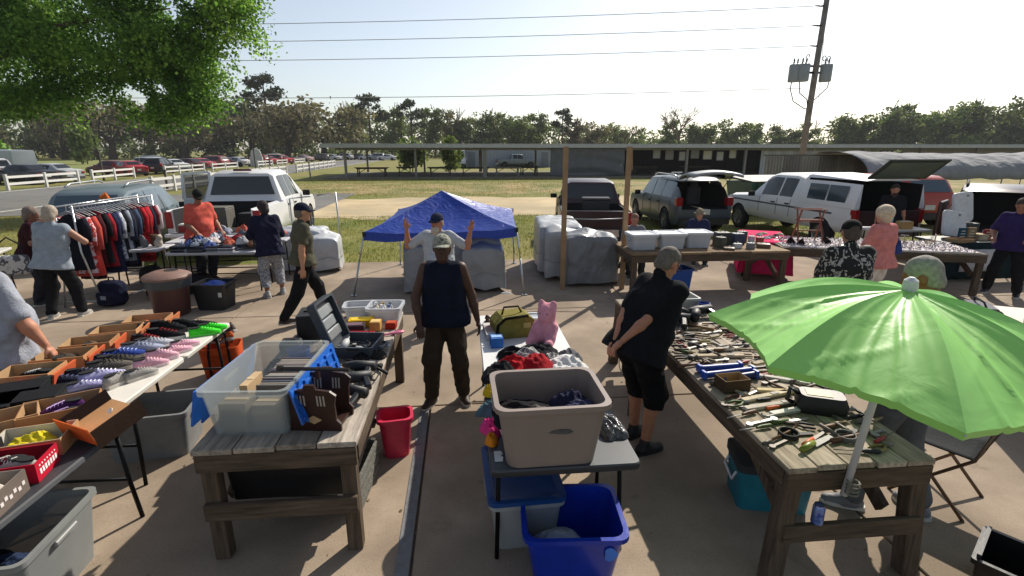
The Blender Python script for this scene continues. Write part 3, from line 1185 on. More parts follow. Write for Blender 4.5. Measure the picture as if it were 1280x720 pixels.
b.build('body', mat('1f4034', 0.55, 'paint', 2, 0.15), dm)
for i in range(5):
    b = B()
    b.beam((-0.85 + i * .43, -.76, .2), (-0.92 + i * .46, -.87, 1.2), .07, .05)
    b.build('rib', mat('1c3a30', 0.55), dm)
for sx in (-.56, .56):
    b = B()
    b.box((sx, 0.02, 1.33), (1.12, 1.75, 0.07), rx=rad(5))
    b.build('lid', mat('23262a', 0.6), dm)
b = B()
b.box((-0.4, -.846, .82), (.5, .012, .16), rx=rad(7))
b.build('label_plate', mat('d4d6d2', 0.6), dm)
bb = thing('blue_cart', 'blue plastic cart standing behind the green dumpster', 'cart', (14.0, 20.2, 0))
b = B()
b.loft([ring(.9, .8, .08, .1), ring(1.1, 1.0, .1, 1.15)])
b.build('body', plastic('1d3f66'), bb, 2)
b = B()
b.loft([ring(1.16, 1.06, .1, 1.155), ring(1.1, 1.0, .1, 1.25), ring(.6, .6, .1, 1.31)])
b.build('lid', plastic('24507e'), bb, 2)

# ---------------------------------------------------------------- utility pole, wires
up = thing('utility_pole', 'weathered wooden utility pole carrying two grey transformers', 'utility pole', (18.3, 27, 0))
PO = mat('78716a', 0.9, 'pole', 3, 0.3, 0.3, 10)
b = B()
b.tube([(0, 0, -.2), (.08, 0, 5), (.2, 0, 11.5)], [.17, .15, .12], 12)
b.build('pole', PO, up, True)
for x, nm in ((-.62, 'transformer'), (-.95, 'transformer'), (.62, 'transformer')):
    b = B()
    yy = .12 if x == -.95 else -.1
    b.lathe([(.27, 0), (.29, .04), (.29, .78), (.27, .84), (.12, .9)], (x, yy, 5.86), 18)
    tr = b.build(nm, mat('858d93', 0.5, 'tank', 3, 0.08), up, 2)
    for s in (-.1, .1):
        b = B()
        b.lathe([(.03, 0), (.05, .06), (.03, .1), (.05, .14), (.02, .26)], (x + s, yy, 6.74), 8)
        b.build('bushing', mat('4a4442', 0.4), tr, True)
    b = B()
    b.box((x / 2, -.05, 6.3), (abs(x), .06, .1))
    b.build('bracket', metal('6c6f70'), tr)
b = B()
b.box((-.1, 0, 6.62), (2.1, .1, .1))
b.build('crossarm', PO, up)
for z in (9.45, 8.55, 7.6):
    b = B()
    b.tube([(.15, 0, z), (-.1, -.02, z - .02), (-.45, -.05, z - .03)], [.04, .05, .02], 8)
    b.build('insulator', mat('3d3a3a', 0.4), up, True)
b = B()
for k, (x, z) in enumerate(((.5, 7.0), (.75, 6.98), (-.4, 7.05))):
    b.tube([(x + .09 * math.cos(a), 0, z + .13 * math.sin(a)) for a in [rad(q) for q in range(0, 300, 40)]], .022, 6)
b.build('cutout', mat('5d5a58', 0.5), up, True)
b = B()
b.tube([(-.6, 0, 6.8), (-1.1, 0, 6.2), (-1.15, 0, 5.5), (-.9, 0, 4.9), (-.25, 0, 4.55), (0, 0, 4.5)], .025, 6)
b.tube([(-.7, 0, 5.9), (-.6, 0, 5.3), (-.15, 0, 5.0), (-.05, 0, 4.6)], .025, 6)
b.tube([(.7, 0, 6.75), (1.0, 0, 6.3), (.9, 0, 5.6), (.3, 0, 5.0), (.02, 0, 4.9)], .025, 6)
b.build('drop_cable', mat('4c4b4b', 0.6), up, True)
WIRE = mat('8f9496', 0.6, 'wire', 2, 0.02)
for z, dz, lb in ((9.42, -.9, 'topmost thin power wire running from the utility pole over the road'), (8.52, -.7, 'second power wire below the topmost one from the utility pole'),
                  (7.57, -.55, 'third power wire strung from the utility pole above the transformers'), (5.55, -.1, 'lowest cable strung from the utility pole below the transformers')):
    b = B()
    b.tube([(17.85 - 60 * u, 27 + 5 * u, z + dz * u - 1.9 * u * (1 - u)) for u in [i / 14 for i in range(15)]], .016, 5)
    tag(b.build('power_wire', WIRE, None, True), lb, 'wire', 'power wires on the utility pole')
for k, (z, ex, ey, lb) in enumerate(((9.3, 25.5, 36, 'steep guy wire running down from the pole top'), (8.2, 24.0, 35.6, 'steep guy wire beside another, tied lower on the pole'))):
    b = B()
    b.tube([(18.5, 27, z), (ex, ey, 0)], .014, 5)
    tag(b.build('guy_wire', WIRE, None, True), lb, 'wire', 'guy wires of the pole')


# ---------------------------------------------------------------- white rail fences
FW = mat('c9c8c4', 0.7, 'fence_paint', 5, 0.06)


def fence(x, y0, y1, label, bays, group, x1=None):
    x1 = x if x1 is None else x1
    o = thing('rail_fence', label, 'fence', (x, y0, -.05), 0, group)
    for k in range(bays + 1):
        u = k / bays
        b = B()
        b.box(((x1 - x) * u, (y1 - y0) * u, .5), (.16, .16, 1.0))
        b.build('post', FW, o, bev=.01)
    for z in (.4, .82):
        for k in range(bays):
            u, w = k / bays, (k + 1) / bays
            b = B()
            b.beam(((x1 - x) * u, (y1 - y0) * u, z), ((x1 - x) * w, (y1 - y0) * w, z), .05, .15)
            b.build('rail', FW, o)


fg = 'white rail fences along the road'
fence(-28.4, 35.5, 42.0, 'white two-rail fence section in front of the silver sedan', 2, fg, -28.6)
fence(-28.9, 44.0, 50.5, 'white two-rail fence section in front of the red and maroon cars', 2, fg, -29.6)
fence(-29.3, 55, 63, 'white two-rail fence section by the black car across the road', 3, fg)
fence(-29.3, 65, 72, 'white fence section in front of the pinkish red car', 2, fg)
fence(-29.3, 79, 85, 'white fence section in front of the arched sign', 2, fg)
fence(-29.3, 87, 92, 'white fence section just past the arched sign', 2, fg)
fence(-29.3, 96, 102, 'white fence section before the distant red car', 2, fg)
fence(-17.9, 32, 56, 'long white rail fence along the near side of the road', 10, fg, -18.0)
fence(-18.2, 60, 84, 'far white rail fence continuing along the near side of the road', 8, fg, -19.6)
for x, y, h, lb in ((-20.0, 24.0, 2.0, 'dark thin post at the roadside behind the clothes rack'), (-21.2, 22.8, .9, 'short pale post beside the dark roadside post'), (-19.2, 36, 1.3, 'thin dark roadside post before the white fence'),
                    (-24.0, 64.0, 2.6, 'brown post standing past the road'), (-20.1, 57.5, 2.0, 'brown post among the white fences'), (-14, 50, 1.5, 'thin post on the lawn by the shed end'), (-30, 47, 2.4, 'dark leaning post in front of the red car')):
    b = B()
    b.box((0, 0, h / 2 - .05), (.12, .12, h), taper=.85)
    b.box((0, -.005, h - .12), (.16, .13, .1))
    tag(b.build('roadside_post', mat('47413c' if 'dark' in lb or 'brown' in lb else '93908a', .9, 'post', 4, .2), None, loc=(x, y, -.05)), lb, 'post')
# arched white sign / chair-like monument by the road
o = thing('arched_sign', 'tall white arched board sign standing by the parked cars', 'sign', (-30.5, 82, -.05))
b = B()
b.loft([[(x * s, y, z) for x, z in [(-.75, 0), (.75, 0), (.75, 1.9), (.6, 2.35), (.3, 2.6), (0, 2.7), (-.3, 2.6), (-.6, 2.35), (-.75, 1.9)]] for y, s in ((-.08, 1), (.08, 1))])
b.build('board', mat('b9b9b6', .7), o)
for sx in (-1, 1):
    b = B()
    b.box((sx * .85, 0, .75), (.14, .2, 1.5))
    b.build('post', FW, o)


# ================================================================ VEHICLES  (local frame: rear at y=0, front at +y)
def bool_cut(o, cutters):
    """carve the cutter meshes out of the object's mesh for good"""
    for c in cutters:
        md = o.modifiers.new("cut", 'BOOLEAN')
        md.operation = 'DIFFERENCE'
        md.solver = 'EXACT'
        md.material_mode = 'TRANSFER'
        md.object = c
    bpy.context.view_layer.update()
    dg = bpy.context.evaluated_depsgraph_get()
    me = bpy.data.meshes.new_from_object(o.evaluated_get(dg))
    o.modifiers.clear()
    o.data = me
    for c in cutters:
        bpy.data.objects.remove(c)


# stations: y, half width, bottom, belt height, roof height, roof half width
CARS = {
    'sedan': dict(L=4.6, st=[(0, .78, .32, .86, .92, .70), (.12, .86, .24, .93, .99, .74), (.75, .89, .2, .95, 1.02, .72), (1.35, .9, .2, .95, 1.4, .60), (2.2, .9, .2, .94, 1.45, .60), (2.75, .9, .2, .93, 1.42, .59), (3.45, .89, .2, .92, .98, .74), (4.25, .86, .22, .80, .85, .70), (4.5, .8, .28, .68, .72, .62), (4.6, .72, .34, .58, .6, .55)],
                  ax=(.85, 3.75), r=.32, glass=[(1.45, 2.05), (2.12, 2.9)], ws=(3.40, 2.80), rw=(.82, 1.32)),
    'suv': dict(L=4.6, st=[(0, .82, .38, .95, 1.02, .76), (.06, .88, .3, 1.0, 1.12, .76), (.34, .91, .26, 1.02, 1.58, .66), (.6, .91, .24, 1.02, 1.66, .66), (1.9, .91, .24, 1.0, 1.69, .67), (2.8, .91, .24, .99, 1.64, .65), (3.5, .91, .24, .98, 1.06, .76), (4.3, .88, .28, .92, .97, .72), (4.52, .84, .32, .78, .82, .66), (4.6, .76, .4, .62, .64, .6)],
                ax=(.85, 3.65), r=.36, glass=[(.5, 1.3), (1.36, 2.1), (2.16, 2.85)], ws=(3.44, 2.86), rw=(.07, .33)),
    'van': dict(L=5.6, st=[(0, .93, .4, 1.2, 2.3, .84), (.05, .97, .34, 1.2, 2.45, .84), (3.6, .97, .34, 1.2, 2.5, .84), (4.2, .97, .34, 1.2, 2.35, .8), (4.9, .96, .34, 1.15, 1.2, .86), (5.4, .92, .36, .95, 1.0, .8), (5.6, .85, .42, .75, .78, .7)],
                ax=(1.0, 4.6), r=.36, glass=[(3.3, 4.1)], ws=(4.85, 4.25), rw=None),
    'pickup': dict(L=5.7, st=[(0, .93, .52, 1.12, 1.14, .88), (.08, .96, .5, 1.12, 1.14, .91), (1.98, .97, .48, 1.12, 1.14, .92), (2.0, .97, .48, 1.14, 1.2, .9), (2.12, .97, .48, 1.15, 1.78, .72), (2.4, .97, .48, 1.15, 1.84, .72), (3.3, .97, .48, 1.14, 1.84, .72), (3.6, .97, .48, 1.13, 1.77, .70), (4.25, .97, .48, 1.12, 1.18, .88), (5.35, .96, .48, 1.04, 1.10, .86), (5.6, .93, .5, .95, 1.0, .82), (5.7, .88, .54, .8, .84, .78)],
                   ax=(1.05, 4.75), r=.38, glass=[(2.3, 2.85), (2.92, 3.68)], ws=(4.2, 3.65), rw=(2.01, 2.11)),
}


def _rng(s):
    y, w, z0, zb, zr, wr = s
    h = [(w * .9, z0), (w, z0 + (zb - z0) * .22), (w, z0 + (zb - z0) * .72), (w * .97, zb), (wr, zr - .06), (wr - .12, zr)]
    return [(x, y, z) for x, z in h] + [(-x, y, z) for x, z in h[::-1]]


def _at(st, y):
    for a, b in zip(st, st[1:]):
        if a[0] <= y <= b[0]:
            u = (y - a[0]) / (b[0] - a[0])
            return tuple(p + (q - p) * u for p, q in zip(a, b))
    return st[-1] if y > st[-1][0] else st[0]


WHEEL = {}


def wheel_mesh(r):
    if r not in WHEEL:
        t = B()
        w = .11
        pf = [(r * .62, -w), (r * .9, -w), (r, -w * .7), (r, w * .7), (r * .9, w), (r * .62, w)]
        n = 22
        t.loft([[(x, q * math.cos(2 * math.pi * j / n), q * math.sin(2 * math.pi * j / n)) for j in range(n)] for q, x in pf], cap=(False, False))
        m = B()
        for s in (-1, 1):
            m.loft([[(x * s, q * math.cos(2 * math.pi * j / n) * 1, q * math.sin(2 * math.pi * j / n)) for j in range(n)][::s] for q, x in ((r * .64, w * .9), (r * .6, w * .72), (r * .2, w * .6))], cap=(False, True))
        for k in range(5):
            a = 2 * math.pi * k / 5
            for s in (-1, 1):
                m.beam((s * w * .68, 0, 0), (s * w * .8, math.cos(a) * r * .6, math.sin(a) * r * .6), r * .16, .02)
        WHEEL[r] = (t.mesh('wheel', RUBBER, 2), m.mesh('rim', metal('8e9194', .35), False))
    return WHEEL[r]


def car(kind, name, label, paintc, loc, rz, group=None, near=False, spec=None, body_w=1.0, glass=GLASS_DARK, cuts=(), lights='6e1012', tail=True):
    S = dict(CARS[kind])
    if spec:
        S.update(spec)
    st = [(y, w * body_w, a, b_, c, d * body_w) for y, w, a, b_, c, d in S['st']]
    cat = {'sedan': 'car', 'suv': 'car', 'van': 'van', 'pickup': 'pickup'}[kind]
    o = thing(name, label, cat, loc, rz, group)
    pm = paint(paintc)
    b = B()
    rings = [_rng(s) for s in st]
    b.loft([r[::-1] for r in rings])
    body = b.build('body', [pm, DARK], o, 2)
    cut = []
    for y in S['ax']:
        for s in (-1, 1):
            W_ = _at(st, y)[1]
            if near:
                c = B()
                c.cyl((s * (W_ - .24), y, S['r']), (s * (W_ + .2), y, S['r']), S['r'] + .06, n=20, m=1)
                cut.append(c.build('cutter', [DARK, DARK], o))
            else:
                c = B()
                c.cyl((s * (W_ - .1), y, S['r'] + .02), (s * (W_ + .006), y, S['r'] + .02), S['r'] + .06, n=18)
                c.build('wheel_arch', DARK, o)
    for cc in cuts:
        c = B()
        c.box(*cc, m=1)
        cut.append(c.build('cutter', [DARK, DARK], o))
    if kind == 'pickup' and near != 'cap':
        c = B()
        c.box((0, 1.0 if near != 'down' else .8, 1.0), (1.62, 1.86 if near != 'down' else 2.26, .7), m=1)
        cut.append(c.build('cutter', [DARK, DARK], o))
    if cut:
        bool_cut(body, cut)
    tm, rm = wheel_mesh(S['r'])
    for y in S['ax']:
        for s in (-1, 1):
            w_ = put(bpy.data.objects.new('wheel', tm), o, (s * (_at(st, y)[1] - .10), y, S['r']))
            put(bpy.data.objects.new('rim', rm), w_)

    def pane(y0, y1, s, nm='side_window'):
        g = B()
        def f(u, v):
            q = _rng(_at(st, y0 + (y1 - y0) * u))
            t = .1 + .8 * v
            p = [q[3][i] + (q[4][i] - q[3][i]) * t for i in range(3)]
            return (s * (p[0] + .008), p[1], p[2])
        g.grid(f, 4, 2)
        if s > 0:
            g.f = [q[::-1] for q in g.f]
        g.build(nm, glass, o, True)

    for y0, y1 in S['glass']:
        for s in (-1, 1):
            pane(y0, y1, s)

    def across(y0, y1, nm, back):
        g = B()
        def f(u, v):
            q = _rng(_at(st, y0 + (y1 - y0) * (.06 + .88 * u)))
            x = (q[5][0] + .02) * .97
            return (x * (1 - 2 * v), q[5][1] + (-.012 if back else .012), q[5][2] + .010)
        g.grid(f, 3, 2)
        g.build(nm, glass, o, True)

    across(*S['ws'], 'windshield', False)
    if S['rw']:
        across(*S['rw'], 'rear_window', True)
    L_ = st[-1][0]
    e = _at(st, 0)
    for s in (-1, 1):
        if tail:
            g = B()
            if kind == 'pickup':
                g.box((s * (e[1] - .05), .05, .93), (.15, .16, .34))
            elif kind == 'suv':
                g.box((s * (e[1] - .03), .10, .98), (.20, .22, .26))
            else:
                g.box((s * (e[1] - .12), .03, e[3] - .12), (.26, .14, .16))
            g.build('taillight', mat('8e1016', .2, 'lamp', 5, .1), o, bev=.02)
        g = B()
        f = _at(st, L_ - .12)
        g.box((s * (f[1] - .2), L_ - .1, f[3] - .1), (.3, .14, .15))
        g.build('headlight', mat('c9cdd0', .1, 'lamp', 5, .05), o, bev=.02)
        g = B()
        a = _at(st, S['ws'][1] + .35)
        g.box((s * (a[1] + .1), S['ws'][1] + .32, a[3] + .06), (.2, .09, .15))
        g.build('mirror', pm if not near else DARK, o, bev=.02)
        for y0, y1 in S['glass'][-2:]:
            g = B()
            q = _at(st, y0 + .1)
            g.box((s * (q[1] + .005), y0 + .12, q[3] - .13), (.03, .16, .035))
            g.build('door_handle', DARK, o)
    if near:
        for y0 in sorted({S['glass'][0][0], *[q[1] + .03 for q in S['glass']]}):
            q = _rng(_at(st, y0))
            for s in (-1, 1):
                g = B()
                g.beam((s * (q[1][0] + .001), y0, q[1][2] + .04), (s * (q[2][0] + .001), y0, q[2][2]), .012, .008)
                g.beam((s * (q[2][0] + .001), y0, q[2][2]), (s * (q[3][0] + .001), y0, q[3][2]), .012, .008)
                g.build('door_seam', DARK, o)
    for y, nm, zz in ((.0, 'rear_bumper', st[0][2]), (L_, 'front_bumper', st[-1][2])):
        g = B()
        s0 = _at(st, y)
        g.loft([[(x, yy, z) for x, yy in rrect(s0[1] * 1.96, .26, .1, 3, (0, y + (.03 if y == 0 else -.03)))] for z in (zz - .08, zz + .12)])
        g.build(nm, CHROME if kind == 'pickup' else mat('2b2c2e', .6), o, 2)
    g = B()
    g.box((0, -.115 if kind == 'pickup' else -.03, st[0][2] + (.04 if kind == 'pickup' else .3)), (.32, .02, .16))
    g.build('number_plate', mat('c9cbc4', .5, 'plate', 8, .05), o)
    return o, st, body


def pcar(kind, loc, rz, c, label, nm=None, group='cars parked across the road'):
    key = ('P', kind)
    nm = nm or {'sedan': 'parked_car', 'suv': 'parked_car', 'van': 'parked_van', 'pickup': 'parked_pickup'}[kind]
    if key not in PROTO:
        o, _, _ = car(kind, nm, label, c, loc, rz, group)
        PROTO[key] = o
        return o
    m = paint(c)
    o = dup(PROTO[key], loc, rz, label, group, {'body': m, 'mirror': m})
    o.name = nm
    return o


# cars beyond the road (left to right along the fence)
for kind, x, y, rz, c, lb in (
        ('van', -39.3, 51.6, 60, '8d9499', 'silver grey van parked at the far side of the road'),
        ('pickup', -33.5, 42.8, 62, 'c2c3c2', 'white pickup parked beside the black car across the road'),
        ('sedan', -30.6, 42.0, 75, '1d1f22', 'black car with low nose parked across the road'),
        ('sedan', -30.6, 44.8, 80, 'a3a6a8', 'silver sedan behind the first white rail fence'),
        ('sedan', -33.0, 56.0, 75, '571a20', 'maroon car behind the white rail fence'),
        ('sedan', -31.0, 53.8, 50, 'a8262c', 'bright red car behind the white rail fence'),
        ('suv', -34.8, 64.9, 75, 'b9bcbd', 'white crossover parked beside the red car'),
        ('suv', -43.8, 81.5, 70, '50565b', 'dark grey crossover parked behind the white crossover'),
        ('suv', -31.7, 57.3, 12, '23262a', 'black crossover seen from behind at the fence'),
        ('sedan', -31.8, 63.5, 55, 'c4c6c6', 'white car right beside the black crossover'),
        ('sedan', -32.0, 68.8, 70, '4d2b2c', 'dark brown car behind the fence section'),
        ('sedan', -31.6, 70.0, 60, 'b0474a', 'pinkish red car behind the fence section'),
        ('suv', -32.6, 76.5, 70, '7c3338', 'dull red car before the arched sign'),
        ('sedan', -33.5, 82.4, 70, '34393d', 'charcoal car behind the arched sign'),
        ('sedan', -31.8, 82.6, 65, 'c9cbcb', 'white car right past the arched sign'),
        ('suv', -31.8, 90.7, 70, '822a2e', 'red crossover past the arched sign'),
        ('sedan', -30.6, 90.9, 60, 'b23638', 'red sedan with bright roof further down the road'),
        ('suv', -31.7, 98.3, 70, '6d4038', 'brown red car in the distant row'),
        ('sedan', -30.5, 98, 60, 'b12e30', 'bright red car in the distant row'),
        ('suv', -36, 110, 75, 'b6b9ba', 'white crossover in the distant row'),
        ('sedan', -31.5, 115, 65, 'c2a8a6', 'pinkish silver car in the distant row'),
        ('suv', -30, 121, 50, '26292b', 'black crossover in the distant row'),
        ('sedan', -28.5, 128, 65, 'b9bbbb', 'white sedan beyond the black distant crossover'),
        ('suv', -27, 134, 70, '9da2a5', 'silver crossover near the far end of the row'),
        ('sedan', -24, 136, 70, '4f565b', 'grey sedan near the far end of the row'),
        ('sedan', -21, 134, 75, 'c7c8c8', 'white sedan at the far end of the row'),
        ('suv', -18.5, 131, 80, '8e9296', 'silver car seen past the shed end post'),
        ('sedan', -15.5, 128, 80, 'c3c5c5', 'white car seen through the first shed bay')):
    pcar(kind, (x, y, -.05), rad(rz), c, lb)
pcar('van', (-.4, 79, 0), rad(180), 'c4c7c9', 'white van facing the shed behind the picnic tables', group='vehicles behind the shed')
pcar('pickup', (4.9, 74.8, 0), rad(-88), '7e868c', 'silver pickup parked in front of the pale building', group='vehicles behind the shed')

# ---- teal-grey car behind the clothes rack
o, st, _ = car('suv', 'parked_car', 'grey green car with roof rails parked behind the clothes rack', '66737a', (-8.0, 11.7, -.05), rad(12), near=True, glass=GLASS_BLUE)
for s in (-1, 1):
    g = B()
    g.tube([(s * .56, .75, 1.7), (s * .56, 1.0, 1.76), (s * .56, 2.4, 1.76), (s * .56, 2.65, 1.70)], .022, 6)
    g.build('roof_rail', metal('a9acad'), o, True)

# ---- white pickup, tailgate down, rear door open
o, st, _ = car('pickup', 'pickup_truck', 'white pickup with lowered tailgate and open rear door behind the clothing table', 'd0d1d2', (-5.55, 12.0, -.05), rad(3), near='down', body_w=1.04)
o.scale = (1, 1, 1.07)
g = B()
g.box((0, -.27, .66), (1.62, .52, .07), rx=rad(-3))
tg = g.build('tailgate', paint('d0d1d2'), o, bev=.015)
g = B()
g.box((0, -.27, .70), (1.4, .44, .012), rx=rad(-3))
g.build('liner', mat('3a3b3d', .7), tg)
g = B()
g.box((0, 2.2, 1.86), (.42, .09, .05))
g.build('brake_light', mat('5a1014', .3), o)
dr = B()
dr.box((-1.33, 2.62, .86), (.72, .07, .62), rz=rad(8))
dd = dr.build('rear_door', paint('d0d1d2'), o, bev=.02)
g = B()
for p, q in (((-1.67, 2.57, 1.15), (-1.63, 2.6, 1.76)), ((-1.63, 2.6, 1.76), (-1.0, 2.68, 1.80)), ((-1.0, 2.68, 1.15), (-1.0, 2.68, 1.80))):
    g.beam(p, q, .07, .06)
g.build('window_frame', paint('d0d1d2'), dd)
g = B()
g.box((-1.33, 2.63, 1.46), (.62, .012, .58), rz=rad(8))
g.build('pane', mat('36424a', .1, 'glass', 2, .05, alpha=.6), dd)
for x, y, c, d, lb in ((-.2, .9, '5c5a52', (.5, .5, .5), 'olive grey carton in the white pickup bed'), (.35, 1.3, '2a2c30', (.45, .4, .3), 'dark crate in the white pickup bed'), (-.45, -.1, '8c2a2c', (.4, .25, .16), 'red and white toolbox on the lowered tailgate')):
    z = .70 if y < 0 else .62
    q = thing('carton' if 'carton' in lb else 'crate' if 'crate' in lb else 'toolbox', lb, 'carton' if 'carton' in lb else 'crate' if 'crate' in lb else 'toolbox', (0, 0, 0))
    q.location = Matrix.Translation((-5.55, 12.0, -.02)) @ Matrix.Rotation(rad(3), 4, 'Z') @ Vector((x, y, z))
    b = B()
    b.box((0, 0, d[2] / 2), d)
    b.build('body', mat(c, .7, 'crate', 6, .15), q, bev=.01)
    b = B()
    b.box((0, 0, d[2] + .02), (d[0] * .98, d[1] * .98, .04))
    b.build('lid', mat('c9c7c2' if 'red' in lb else c, .7, 'crate', 6, .1), q, bev=.01)

# ---- dark red pickup
o, st, _ = car('pickup', 'pickup_truck', 'dark maroon pickup parked nose out behind the tarped goods', '2e1216', (3.30, 12.5, -.05), rad(-9), near=True, body_w=.93)
o.scale = (1, 1, .90)
g = B()
g.box((0, .02, .9), (1.5, .06, .46))
g.build('tailgate', paint('2e1216'), o, bev=.015)
for x, d, c, lb, zz in ((.1, (.62, .42, .34), '202226', 'black tool chest in the maroon pickup bed', .62),):
    q = thing('tool_chest', lb, 'chest', (3.30 + .25, 12.5 + 1.1, .55), rad(-9))
    b = B()
    b.box((0, 0, .3), (.7, .45, .6))
    b.build('body', plastic(c), q, bev=.015)
    b = B()
    b.box((0, 0, .63), (.74, .48, .07))
    b.build('lid', plastic('2c2e33'), q, bev=.015)

# ---- crossover with raised hatch
o, st, _ = car('suv', 'parked_car', 'dark grey crossover with its rear hatch raised high', '4d565e', (7.25, 14.9, -.05), 0, near=True, glass=GLASS_BLUE,
               spec=dict(rw=None), cuts=[((0, .9, 1.16), (1.44, 2.0, .82))])
g = B()
def _hatch(u, v):
    y = .34 - 1.0 * v
    return ((u - .5) * (1.5 + .1 * math.sin(v * 3.1)), y, 1.72 + .16 * math.sin(v * 2.4) + .02 - .10 * (2 * u - 1) ** 2)
g.grid(_hatch, 10, 8)
h = g.build('hatch', mat('8f9498', .35, 'paint', 2, .05), o, True, solid=.06)
g = B()
g.grid(lambda u, v: (lambda p: (p[0] * .8, p[1], p[2] - .036))(_hatch(u, .12 + .45 * v)), 8, 4)
g.build('hatch_window', GLASS_DARK, h, True)
for s in (-1, 1):
    g = B()
    g.cyl((s * .68, .36, 1.35), (s * .66, -.25, 1.78), .012, n=6)
    g.build('gas_strut', DARK, h)
    g = B()
    g.tube([(s * .6, .75, 1.66), (s * .6, 1.0, 1.73), (s * .6, 2.4, 1.74), (s * .6, 2.65, 1.67)], .022, 6)
    g.build('roof_rail', metal('b5b8ba'), o, True)
for s in (-.4, .4):
    g = B()
    g.box((s, 1.75, 1.0), (.46, .16, .62))
    g.box((s, 1.75, 1.38), (.26, .12, .18))
    g.build('seat', mat('5a5c60', .9), o, bev=.03)
b = B()
b.box((0, 0, 0), (.36, .04, .03))
for s in (-1, 1):
    b.box((s * .1, .1, -.02), (.03, .2, .03))
tag(b.build('roof_crossbar_clamp', metal('c0c2c4'), None, loc=(7.05, 16.7, 1.72)), 'small metal clamp sitting on the roof of the open hatch car', 'clamp')

# ---- white pickup with cap, cap door raised
o, st, body = car('pickup', 'pickup_truck', 'white pickup with a windowed cap over its bed and cap door raised', 'd6d7d7', (10.25, 11.5, -.05), rad(3), near='cap', body_w=1.0,
                  cuts=[((0, .9, .98), (1.66, 2.0, .68))])
g = B()
capst = [(.02, .95, 1.10, 1.12, 1.80, .80), (1.9, .95, 1.10, 1.12, 1.88, .78), (1.99, .95, 1.1, 1.12, 1.86, .78)]
rings = []
for y, w, z0, zb, zr, wr in capst:
    hh = [(w, zb), (w * .985, zb + .12), (wr + .02, zr - .12), (wr - .06, zr - .02), (wr - .3, zr + .02)]
    rings.append(([(x, y, z) for x, z in hh] + [(-x, y, z) for x, z in hh[::-1]])[::-1])
g.loft(rings)
cap = g.build('cap', [paint('d6d7d7'), DARK], o, 2)
c = B()
c.box((0, .8, 1.42), (1.62, 2.1, .72), m=1)
bool_cut(cap, [c.build('cutter', [DARK, DARK], o)])
for s in (-1, 1):
    for y0, y1 in ((.35, .98), (1.03, 1.7)):
        g = B()
        g.grid(lambda u, v: (s * (.945 - .115 * (.18 + .62 * v) + .012), y0 + (y1 - y0) * u, 1.24 + .40 * v), 2, 2)
        if s > 0:
            g.f = [q[::-1] for q in g.f]
        g.build('cap_window', mat('39464f', .1, 'glass', 2, .05), cap)
g = B()
g.box((0, -.30, 2.06), (1.56, .72, .05), rx=rad(-38))
cd = g.build('cap_door', mat('3c443f', .4, 'paint', 3, .1), o, bev=.01)
g = B()
g.box((0, -.30, 2.06), (1.36, .56, .062), rx=rad(-38))
g.build('pane', mat('66756d', .15, 'glass', 3, .1), cd)
g = B()
g.box((0, .0, .86), (1.7, .05, .42))
g.build('tailgate', mat('3a2024', .5), o, bev=.01)
for s in (-1, 1):
    g = B()
    g.box((s * .965, 2.9, .95), (.012, 4.4, .05))
    g.build('side_stripe', mat('54585c', .5), o)

# ---- orange-red car with roof load, then the maroon wagon with doors open
o, st, _ = car('suv', 'parked_car', 'orange red car parked beside the pickup with the cap', 'a8402c', (15.1, 15.4, -.05), rad(-8), near=True, glass=GLASS_BLUE)
for i, (x, y, c) in enumerate(((-.2, 1.2, 'c9b8a8'), (.25, 1.6, 'a3695a'))):
    b = B()
    b.tube([(x - .5, y, 0), (x - .2, y + .05, .02), (x + .5, y, 0)], .05, 8)
    tag(b.build('roof_load_roll', mat(c, .7), None, True, loc=(15.1, 15.5, 1.66)), ['cream', 'rust coloured'][i] + ' rolled bundle lying on the roof of the orange car', 'bundle')
o, st, _ = car('suv', 'parked_wagon', 'maroon wagon with open rear door behind the dark clothed table', '351a1e', (11.75, 10.3, -.05), rad(-47), near=True, spec=dict(rw=None), cuts=[((0, .9, 1.16), (1.5, 2.0, .84))])
g = B()
g.box((-.92, -.42, 1.0), (.06, .84, .78), rz=rad(-6))
d = g.build('rear_door', paint('351a1e'), o, bev=.02)
g = B()
g.box((-.955, -.42, 1.2), (.02, .6, .28), rz=rad(-6))
g.build('pane', GLASS_BLUE, d)
for s in (-1, 1):
    g = B()
    g.tube([(s * .6, .75, 1.66), (s * .6, 1.0, 1.73), (s * .6, 2.4, 1.74), (s * .6, 2.65, 1.67)], .022, 6)
    g.build('roof_rail', DARK, o, True)


# ================================================================ PEOPLE  (local frame: facing +y, feet at z=0)
def _ik(a, t, l1, l2, pole):
    a, t, pole = Vector(a), Vector(t), Vector(pole)
    d = t - a
    D = min(d.length, (l1 + l2) * .995)
    u = d.normalized()
    t = a + u * D
    x = (l1 * l1 - l2 * l2 + D * D) / (2 * D)
    y = math.sqrt(max(l1 * l1 - x * x, 0))
    p = (pole - u * pole.dot(u)).normalized()
    return a + u * x + p * y, t


